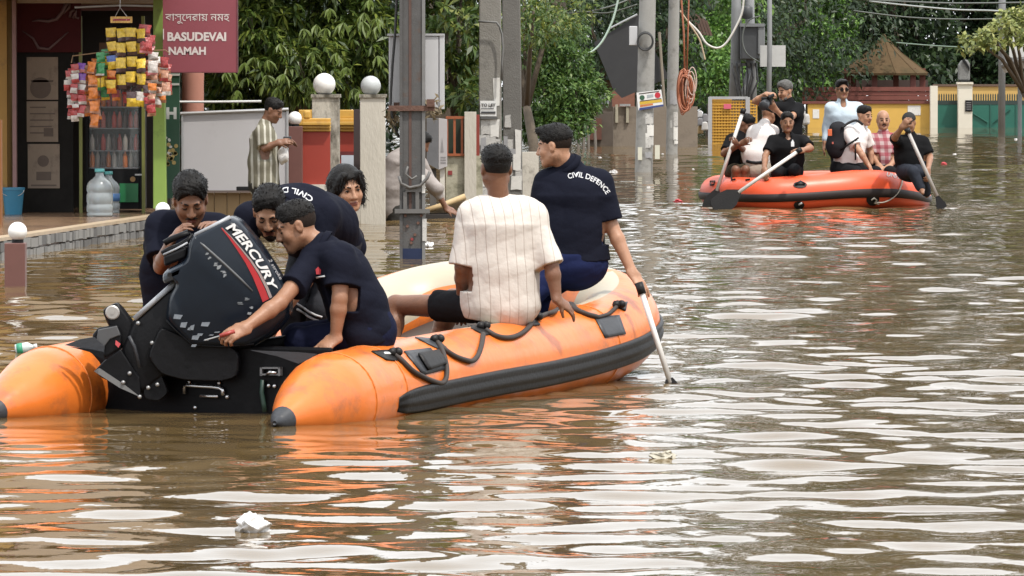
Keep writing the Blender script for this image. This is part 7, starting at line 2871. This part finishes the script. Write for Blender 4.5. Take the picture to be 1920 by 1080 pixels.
# man bent double over the cowl, the top of his back towards us
Y = 27.05
P2 = dict(label='moustached man in navy bent double over the motor with his head down', group=CREW, seed=2, skin=SK_LT, hair='short', fade=True, f=(-.08, -.82, -.58), u=(-.10, -.52, .84), head=W(506, 396, Y - .2), eyes_down=True, moustache=True, beard=True, h=.0058, hs=1.04,
          j=dict(neck=W(536, 392, Y + .0), shA=W(466, 408, Y + .0), shB=W(606, 402, Y + .06), elA=W(452, 470, Y - .02), wrA=W(448, 420, Y - .30), elB=W(590, 500, Y - .0), wrB=W(520, 600, Y + .0),
                 hipA=W(575, 480, Y + .50), hipB=W(640, 488, Y + .46), knA=W(545, 575, Y + .25), anA=W(560, 700, Y + .35), knB=W(600, 580, Y + .22), anB=W(610, 700, Y + .35)),
          torso=[(W(612, 462, Y + .5), .18, .145), (W(592, 418, Y + .34), .19, .145), (W(556, 402, Y + .12), .21, .14), (W(540, 404, Y + .03), .18, .11)], sw=(1, 0, -.05),
          handA=dict(d=W(410, 406, Y - .62) - W(446, 414, Y - .45), n=(.0, -.3, .95), side=1, curl=.35, spread=1.1), handB=dict(n=(0, -1, .3), curl=.5),
          shirt=dict(m=NAVY, sleeve=.72, sleeve_r=.072, e=.010, amp=.0065, freq=11, polo=True, dirs=[(.4, .5, 1), (1, 0, .3)]),
          trousers=dict(m=cloth('charcoal_track_pants', (0.030, 0.031, 0.036)), len=2))
P2r, _ = build_person(P2)
on_cloth('lettering', 'CIVIL D', PRINT, P2['shirt_obj'], P2r, arc_fn([(588, 372), (572, 361), (556, 355), (540, 352), (528, 353)], 10), offset=.02)
tb = bvh_of([c for c in P2r.children if c.name.startswith('trousers')][0])
for dy in (0, 9):
    q = [hit(x, y + dy, tb, .005) for x, y in ((556, 570), (568, 577), (580, 584), (592, 590), (604, 594))]
    q = [a for a in q if a]
    if len(q) > 1:
        MB().tube(q, .006, 6).build('white_stripe', PRINT, P2r, True)

# man behind the motor at the left
Y = 27.27
P1 = dict(label='curly-haired moustached man in navy bent behind the outboard motor', group=CREW, seed=1, skin=SK_DK, hair='curly', f=(.10, -.86, -.50), u=(.0, -.45, .88), head=W(357, 374, Y - .16), eyes_down=True, moustache=True, h=.0058, hs=1.06,
          j=dict(neck=W(352, 420, Y + .02), shA=W(300, 424, Y), shB=W(414, 430, Y + .04), elA=W(302, 500, Y - .12), wrA=W(318, 458, Y - .60), elB=W(430, 470, Y - .1), wrB=W(404, 424, Y - .4),
                 hipA=W(320, 590, Y + .16), hipB=W(375, 590, Y + .16), knA=W(315, 690, Y + .1), knB=W(375, 690, Y + .1), anA=W(315, 790, Y + .2), anB=W(375, 790, Y + .2)),
          torso=[(W(340, 580, Y + .14), .175, .14), (W(338, 510, Y + .10), .18, .135), (W(350, 455, Y + .04), .19, .13), (W(354, 436, Y + .02), .17, .10)], sw=(1, .05, 0),
          handA=dict(d=(.25, -.2, .35), n=(-.2, -.5, .8), side=-1, curl=.6), handB=dict(d=W(384, 414, Y - .62) - W(402, 420, Y - .5), n=(0, -.3, .9), side=-1, curl=.35),
          shirt=dict(m=NAVY, sleeve=.75, sleeve_r=.074, e=.012, amp=.0065, freq=11, polo=True, dirs=[(.5, 0, 1), (-.5, 0, 1)], hem=(W(340, 600, Y), (0, 0, -1))),
          trousers=dict(m=NAVYT, len=2))
P1r, _ = build_person(P1)

# woman looking round from behind
Y = 28.25
P4 = dict(label='woman with a short black bob looking round behind the bending men', group=CREW, seed=4, skin=SK_LT, hair='bob', f=(.42, -.88, -.16), u=(-.10, -.1, 1), head=W(650, 354, Y), look=(.15, -.1, 0), fat=.006, jaw=1.1, h=.006, hs=.98,
          j=dict(neck=W(624, 408, Y + .08), shA=W(572, 446, Y + .1), shB=W(656, 450, Y + .1), elA=W(570, 520, Y + .05), wrA=W(600, 570, Y - .1), elB=W(664, 530, Y + .05), wrB=W(640, 580, Y - .1),
                 hipA=W(620, 600, Y + .1), hipB=W(665, 600, Y + .1), knA=W(610, 620, Y - .3), knB=W(660, 620, Y - .3), anA=W(610, 710, Y - .3), anB=W(660, 710, Y - .3)),
          torso=[(W(620, 590, Y + .1), .165, .14), (W(618, 525, Y + .1), .15, .12), (W(616, 470, Y + .1), .15, .12), (W(616, 452, Y + .1), .13, .09)], sw=(1, .1, 0),
          shirt=dict(m=cloth('dark_kurta', (0.020, 0.016, 0.022)), sleeve=.9, sleeve_r=.062, e=.008), trousers=dict(m=BLACKT, len=2),
          handA=dict(n=(0, -1, .3), curl=.4), handB=dict(n=(0, -1, .3), curl=.4))
P4r, _ = build_person(P4)
# ------------------------------------------------------------------ people of the far boat and the two bystanders
FAR = 'people in the far boat'
hF = .0115


def far_person(**sp):
    sp.setdefault('h', hF)
    sp.setdefault('fine', False)
    sp.setdefault('group', FAR)
    return build_person(sp)


B = 63.6
B21 = B + 1.05
far_person(label='man in a black tee bent over at the left end of the far boat', seed=21, skin=SK_DK, hair='short', f=(.62, -.5, -.5), u=(.4, -.2, .9), head=W(1399, 233, B21), moustache=False,
           j=dict(neck=W(1391, 253, B21), shA=W(1371, 262, B21 - .05), shB=W(1405, 264, B21 + .15), elA=W(1357, 288, B21 - .25), wrA=W(1392, 268, B21 - .45), elB=W(1404, 290, B21), wrB=W(1380, 268, B21 - .5),
                  hipA=W(1373, 322, B21 + .1), hipB=W(1393, 322, B21 + .1), knA=W(1380, 318, B21 - .35), knB=W(1398, 318, B21 - .3), anA=W(1380, 360, B21 - .2), anB=W(1398, 360, B21 - .2)),
           torso=[(W(1384, 320, B21 + .1), .16, .13), (W(1384, 295, B21 + .05), .16, .125), (W(1388, 272, B21), .18, .125), (W(1390, 264, B21), .15, .1)], sw=(.9, .45, 0),
           handA=dict(n=(0, -1, .2), curl=.9), handB=dict(n=(0, -1, .2), curl=.9), shirt=dict(m=BLACKC, sleeve=.75, amp=.005, freq=11), trousers=dict(m=cloth('brown_shorts', (0.06, 0.05, 0.035)), len=.85))
B22 = B + 0.65
leaner, _ = far_person(label='man in a white shirt and khaki trousers leaning away in the far boat', seed=22, skin=SK_MID, hair='short', f=(.55, .6, -.35), head=W(1441, 217, B22 + .5), face=False,
           j=dict(neck=W(1433, 233, B22 + .4), shA=W(1414, 246, B22 + .3), shB=W(1450, 246, B22 + .5), elA=W(1432, 270, B22 + .7), wrA=W(1448, 290, B22 + .8), elB=W(1452, 276, B22 + .7), wrB=W(1460, 295, B22 + .8),
                  hipA=W(1410, 318, B22 + .3), hipB=W(1432, 318, B22 + .3), knA=W(1440, 316, B22 + .6), knB=W(1455, 316, B22 + .6), anA=W(1440, 360, B22 + .7), anB=W(1455, 360, B22 + .7)),
           torso=[(W(1419, 318, B22 + .25), .17, .14), (W(1418, 290, B22 + .25), .165, .13), (W(1427, 256, B22 + .33), .185, .125), (W(1431, 246, B22 + .36), .16, .1)], sw=(.95, .3, 0),
           shirt=dict(m=WHITEC, sleeve=.8, amp=.006, freq=11, hem=(W(1420, 306, B22 + .25), (0, 0, -1))), trousers=dict(m=KHAKI, len=2))
# standing photographer
B23 = B + 0.45
far_person(label='standing bearded photographer in black raising a camera in the far boat', seed=23, skin=SK_LT, hair='curly', hair_m=HAIRG, beard=True, beard_m=HAIRG, f=(-.75, -.62, -.18), head=W(1472, 171, B23 + 1.0),
           j=dict(neck=W(1479, 192, B23 + 1), shA=W(1456, 202, B23 + .85), shB=W(1498, 204, B23 + 1.1), elA=W(1416, 190, B23 + .6), wrA=W(1437, 176, B23 + .5), elB=W(1478, 226, B23 + .6), wrB=W(1454, 206, B23 + .5),
                  hipA=W(1464, 282, B23 + 1), hipB=W(1486, 282, B23 + 1), knA=W(1464, 325, B23 + .9), knB=W(1486, 325, B23 + .95), anA=W(1464, 368, B23 + 1), anB=W(1486, 368, B23 + 1)),
           torso=[(W(1475, 278, B23 + 1), .17, .13), (W(1476, 250, B23 + 1), .165, .125), (W(1478, 216, B23 + 1), .195, .125), (W(1479, 206, B23 + 1), .16, .1)], sw=(.95, .3, 0),
           handA=dict(d=(.3, -.3, .0), n=(0, -.4, .8), side=1, curl=.7, s=1.1), handB=dict(d=(-.4, -.4, .6), n=(0, -.8, -.3), side=-1, curl=.7, s=1.1),
           shirt=dict(m=BLACKC, sleeve=.55, amp=.005, freq=11, hem=(W(1475, 282, B23 + 1), (0, 0, -1))), trousers=dict(m=BLACKT, len=2))
cm = empty('camera_body', W(1440, 196, B23 + .35), 'black photo camera with a white-fronted lens held up by the standing photographer', 'camera')
MB().pbox(1428, 182, 1447, 197, B23 + .36, .1).build('body', M_BLACK, cm, bevel=.01)
c_ = W(1435, 195, B23 + .34)
MB().lathe(c_, [(.055, -.02), (.055, .10), (.06, .11), (.05, .12)], 16, (-.25, -.95, -.2)).build('lens', M_RUBG, cm, True)
MB().tube([W(1440, 183, B23 + .33), W(1450, 178, B23 + .4)], .02, 8).build('flash', M_BLACK, cm)
# rower in the black polo
B24 = B + 0.72
rower, _ = far_person(label='man in a black polo rowing with a white paddle in the far boat', seed=24, skin=SK_MID, hair='neat', f=(.10, -1, -.10), head=W(1476, 229, B24 - .35),
           j=dict(neck=W(1476, 254, B24 - .3), shA=W(1449, 264, B24 - .32), shB=W(1507, 265, B24 - .3), elA=W(1435, 292, B24 - .45), wrA=W(1433, 318, B24 - .75), elB=W(1520, 278, B24 - .6), wrB=W(1504, 282, B24 - .85),
                  hipA=W(1460, 322, B24 - .2), hipB=W(1490, 322, B24 - .2), knA=W(1458, 322, B24 - .62), knB=W(1490, 318, B24 - .66), anA=W(1465, 365, B24 - .2), anB=W(1490, 365, B24 - .2)),
           torso=[(W(1476, 322, B24 - .22), .18, .145), (W(1476, 298, B24 - .26), .185, .14), (W(1477, 276, B24 - .3), .205, .135), (W(1477, 266, B24 - .3), .17, .1)], sw=(1, 0, 0),
           handA=dict(d=(.1, -.3, -.5), n=(-.4, -.8, .2), side=1, curl=.9, s=1.1), handB=dict(d=(-.6, -.3, -.1), n=(.2, -.6, .7), side=1, curl=.9, s=1.1),
           shirt=dict(m=BLACKC, sleeve=.72, sleeve_r=.07, amp=.005, freq=11, open=True, polo=True), trousers=dict(m=BLACKT, len=2))
def child_of(root, nm):
    return [c for c in root.children if c.name.split('.')[0] == nm][0]


so_ = child_of(rower, 'shirt')
q0 = [hit(x, y, bvh_of(so_), .006) for x, y in ((1483, 275), (1489, 275), (1489, 267), (1486, 262), (1483, 267))]
if all(q0):
    MB().add(q0, [(0, 1, 2, 3, 4)]).build('badge', PRINT, so_)
so_ = child_of(leaner, 'shirt')
bvt = bvh_of(so_)
q0 = [hit(x, y, bvt, .004) for x, y in ((1400, 302), (1408, 304), (1418, 305), (1428, 304), (1436, 302))]
q0 = [a for a in q0 if a]
if len(q0) > 2:
    MB().tube(q0, .018, 6).build('belt', M_BLACK, leaner, True)
# standing man in pale blue
B25 = B + 0.4
far_person(label='standing man in a pale blue shirt and dark glasses in the far boat', seed=25, skin=SK_MID, hair='quiff', f=(.22, -.97, -.02), head=W(1579, 168, B25 + 1.1),
           j=dict(neck=W(1579, 192, B25 + 1.1), shA=W(1557, 203, B25 + 1.1), shB=W(1609, 203, B25 + 1.15), elA=W(1551, 238, B25 + 1.15), wrA=W(1546, 268, B25 + 1.1), elB=W(1616, 236, B25 + 1.25), wrB=W(1606, 262, B25 + 1.3),
                  hipA=W(1570, 282, B25 + 1.1), hipB=W(1594, 282, B25 + 1.1), knA=W(1570, 325, B25 + 1.05), knB=W(1594, 325, B25 + 1.05), anA=W(1570, 366, B25 + 1.1), anB=W(1594, 366, B25 + 1.1)),
           torso=[(W(1582, 278, B25 + 1.1), .15, .12), (W(1582, 250, B25 + 1.1), .15, .115), (W(1583, 216, B25 + 1.1), .18, .12), (W(1583, 206, B25 + 1.1), .165, .1)], sw=(1, .08, 0),
           handA=dict(n=(-1, 0, 0), curl=.4), handB=dict(n=(1, 0, 0), curl=.4),
           shirt=dict(m=PALEB, sleeve=1.75, amp=.006, freq=11, open=True, hem=(W(1582, 286, B25 + 1.1), (0, 0, -1))), trousers=dict(m=BLACKT, len=2))
H5 = HeadFrame(W(1579, 168, B25 + 1.1), (.22, -.97, -.02), (0, 0, 1))
gl = empty('sunglasses', Vector(H5.p(0, .1, .002)), 'dark glasses on the face of the standing man in pale blue', 'glasses')
for q_ in (-1, 1):
    MB().lathe(Vector(H5.p(q_ * .032, .098, .0)), [(.022, -.002), (.022, .003)], 14, Vector(H5.f)).build('lens', EYED, gl)
MB().tube([Vector(H5.p(-.075, .02, .01)), Vector(H5.p(-.055, .092, .008)), Vector(H5.p(.055, .092, .008)), Vector(H5.p(.075, .02, .01))], .004, 6).build('frame', M_BLACK, gl)
# man with the backpack
B26 = B + 0.75
far_person(label='man in a white shirt with a backpack, turned sideways in the far boat', seed=26, skin=SK_LT, hair='neat', f=(.72, -.68, -.12), head=W(1621, 217, B26 + .1),
           j=dict(neck=W(1612, 238, B26 + .1), shA=W(1585, 246, B26 - .05), shB=W(1622, 252, B26 + .2), elA=W(1612, 284, B26 - .2), wrA=W(1630, 312, B26 - .25), elB=W(1632, 282, B26 + .25), wrB=W(1634, 306, B26 + .2),
                  hipA=W(1580, 322, B26 + .0), hipB=W(1604, 322, B26 + .1), knA=W(1606, 322, B26 - .35), knB=W(1628, 322, B26 + .1), anA=W(1606, 365, B26), anB=W(1628, 365, B26 + .2)),
           torso=[(W(1590, 318, B26 + .05), .18, .15), (W(1592, 292, B26 + .05), .18, .145), (W(1602, 260, B26 + .1), .19, .13), (W(1606, 250, B26 + .1), .165, .1)], sw=(.55, -.5, .05),
           handA=dict(n=(1, -.3, 0), curl=.4), shirt=dict(m=WHITEC, sleeve=.72, sleeve_r=.075, amp=.006, freq=11, hem=(W(1590, 312, B26), (0, 0, -1))), trousers=dict(m=BLACKT, len=2))
bp = empty('backpack', W(1568, 290, B26 - .1), 'dark backpack with an orange patch on the back of the white-shirted man', 'backpack')
v = Vol(V3(W(1530, 310, B26 - .6)), V3(W(1610, 215, B26 + .6)), .012)
v.cap(W(1568, 272, B26 - .02), W(1572, 244, B26 - .02), .13, .11, .03, w=(.4, 1, 0), flat=1.15)
v.cap(W(1566, 284, B26 - .04), W(1566, 264, B26 - .04), .09, .08, .04)
v.ripple(.006, 16, 4)
vol_obj('bag', v, cloth('backpack_black', (0.022, 0.022, 0.025)), bp, 1)
MB().pbox(1552, 242, 1560, 255, B26 - .19, .02).build('patch', mat('orange_patch', (0.55, 0.12, 0.04), 0.6), bp, bevel=.006)
MB().pbox(1560, 266, 1563, 270, B26 - .17, .02).build('buckle', mat('buckle_red', (0.4, 0.1, 0.07), 0.5), bp)
MB().tube(smooth_path([W(1578, 240, B26 - .16), W(1592, 230, B26 - .12), W(1606, 226, B26 - .08), W(1618, 234, B26 - .08)], 4), .016, 6).build('strap', M_BLACK, bp, True)
MB().tube([W(1576, 282, B26 - .17), W(1592, 270, B26 - .22), W(1610, 258, B26 - .2)], .012, 6).build('strap', M_BLACK, bp, True)
MB().tube([W(1604, 262, B26 - .2), W(1604, 300, B26 - .2)], .010, 6).build('strap', M_BLACK, bp, True)
# bald man in the check shirt
B27 = B + 0.75
far_person(label='bald moustached man in a red and white checked shirt in the far boat', seed=27, skin=SK_LT, hair='fringe', hair_m=HAIRG, moustache=True, f=(.10, -.99, -.05), head=W(1656, 225, B27 + .45),
           j=dict(neck=W(1656, 250, B27 + .45), shA=W(1635, 262, B27 + .45), shB=W(1680, 262, B27 + .45), elA=W(1634, 292, B27 + .35), wrA=W(1648, 310, B27 + .15), elB=W(1684, 292, B27 + .35), wrB=W(1668, 312, B27 + .15),
                  hipA=W(1646, 322, B27 + .45), hipB=W(1668, 322, B27 + .45), knA=W(1642, 322, B27 + .05), knB=W(1668, 322, B27 + .05), anA=W(1642, 365, B27 + .1), anB=W(1668, 365, B27 + .1)),
           torso=[(W(1657, 320, B27 + .45), .18, .15), (W(1657, 296, B27 + .45), .185, .15), (W(1657, 274, B27 + .45), .20, .13), (W(1657, 264, B27 + .45), .165, .1)], sw=(1, 0, 0),
           handA=dict(n=(0, -1, .3), curl=.5), handB=dict(n=(0, -1, .3), curl=.5),
           shirt=dict(m=check_cloth('red_check', (0.42, 0.32, 0.32), (0.25, 0.025, 0.045), (0.25, 0.025, 0.045), 11), sleeve=.9, sleeve_r=.066, amp=.006, freq=11), trousers=dict(m=BLACKT, len=2))
# capped man with raised arm
B28 = B + 0.0
far_person(label='man in a dark cap and black shirt at the right end of the far boat', seed=28, skin=SK_MID, hair='cap', cap_m=cloth('dark_cap', (0.035, 0.035, 0.035)), f=(-.2, -.95, -.15), head=W(1704, 230, B28 + .25),
           j=dict(neck=W(1707, 254, B28 + .3), shA=W(1684, 266, B28 + .22), shB=W(1731, 267, B28 + .3), elA=W(1677, 258, B28 - .2), wrA=W(1692, 238, B28 - .32), elB=W(1744, 294, B28 + .25), wrB=W(1740, 318, B28 - .15),
                  hipA=W(1696, 322, B28 + .3), hipB=W(1722, 322, B28 + .3), knA=W(1712, 322, B28 - .15), knB=W(1730, 326, B28 + .0), anA=W(1728, 356, B28 - .15), anB=W(1738, 366, B28 + .2), toeA=W(1730, 362, B28 - .3)),
           torso=[(W(1709, 318, B28 + .3), .175, .14), (W(1709, 296, B28 + .3), .18, .14), (W(1708, 276, B28 + .3), .205, .13), (W(1708, 267, B28 + .3), .17, .1)], sw=(1, 0, 0),
           handA=dict(d=(.35, -.2, .5), n=(-.3, -.9, .1), side=1, curl=.9, s=1.1), handB=dict(d=(.0, -.3, -.6), n=(.7, -.6, 0), side=-1, curl=.9, s=1.1),
           shirt=dict(m=BLACKC, sleeve=.78, sleeve_r=.07, amp=.005, freq=11), trousers=dict(m=cloth('dark_blue_jeans', (0.030, 0.034, 0.045)), len=1.85))

# man in the striped kurta looking at his phone by the grey board
Y = 54.2
kur = stripe_cloth('olive_striped_shirt', (0.16, 0.148, 0.11), (0.40, 0.385, 0.33), (1, .12, 0), .062, .30, .08)
build_person(dict(label='man in an olive striped shirt looking at his phone by the grey board', h=.0095, fine=True, seed=30, skin=SK_DK, hair='neat', f=(.86, -.28, -.42), u=(.35, -.1, .93), head=W(512, 207, Y), eyes_down=True,
          j=dict(neck=W(497, 234, Y), shA=W(492, 250, Y - .16), shB=W(502, 250, Y + .17), elA=W(496, 278, Y - .22), wrA=W(522, 267, Y - .25), elB=W(512, 280, Y + .15), wrB=W(530, 266, Y + .0),
                 hipA=W(492, 345, Y - .08), hipB=W(500, 345, Y + .08), knA=W(494, 420, Y - .08), knB=W(502, 420, Y + .08), anA=W(492, 500, Y - .08), anB=W(500, 500, Y + .08)),
          torso=[(W(495, 345, Y), .18, .145), (W(494, 305, Y), .175, .14), (W(495, 262, Y), .19, .125), (W(496, 252, Y), .16, .1)], sw=(.22, -1, 0),
          handA=dict(d=(1, -.1, .15), n=(0, -.8, .6), side=1, curl=.5), handB=dict(d=(1, -.1, .0), n=(0, .6, .5), side=-1, curl=.5),
          shirt=dict(m=kur, sleeve=.86, sleeve_r=.07, e=.012, amp=.006, freq=13, dirs=[(1, 0, .2), (1, .3, 0)]), trousers=dict(m=cloth('dark_trousers', (0.04, 0.038, 0.035)), len=2)))
ph = tag(MB().pbox(531, 256, 546, 262, Y - .2, .09).build('phone', mat('phone_dark', (0.03, 0.03, 0.032), 0.2), bevel=.006), 'dark phone held level by the man in the striped shirt', 'phone')
o = MB().ball((0, 0, 0), 1, 14, 10)
vv = np.array(o.v)
vv = vv + .14 * np.sin(vv[:, [1, 2, 0]] * 5)
vv = vv * np.array([.055, .05, .085]) + np.array(W(531, 292, Y - .1))
tag(mesh_obj('carrier_bag', vv, o.f, mat('bag_white', (0.52, 0.50, 0.48), 0.4, 0.1, 20), None, True), 'small white carrier bag hanging from the hand with the phone', 'bag')

# man in grey pushing the raft behind the pole
Y = 58.4
build_person(dict(label='man in loose grey bending to push the raft behind the steel pole', h=.011, fine=False, seed=31, skin=SK_DK, hair='short', f=(.75, -.2, -.6), u=(.5, 0, .8), head=W(790, 268, Y - .05), face=False,
          j=dict(neck=W(772, 286, Y), shA=W(768, 304, Y - .18), shB=W(788, 306, Y + .16), elA=W(814, 348, Y - .24), wrA=W(838, 394, Y - .2), elB=W(812, 350, Y + .2), wrB=W(836, 388, Y + .2),
                 hipA=W(740, 392, Y - .1), hipB=W(748, 392, Y + .1), knA=W(742, 450, Y - .1), knB=W(752, 450, Y + .1), anA=W(742, 540, Y - .1), anB=W(752, 540, Y + .1)),
          torso=[(W(737, 392, Y), .17, .15), (W(736, 352, Y), .175, .15), (W(748, 306, Y), .185, .13), (W(758, 290, Y), .16, .1)], sw=(.2, -1, 0),
          handA=dict(d=(.8, 0, -.3), n=(.2, -.3, .9), curl=.4), handB=dict(d=(.8, 0, -.3), n=(.2, -.3, .9), curl=.4),
          shirt=dict(m=GREYC, sleeve=1.45, sleeve_r=.07, e=.014, amp=.008, freq=13), trousers=dict(m=cloth('dark_trousers', (0.04, 0.038, 0.035)), len=2)))
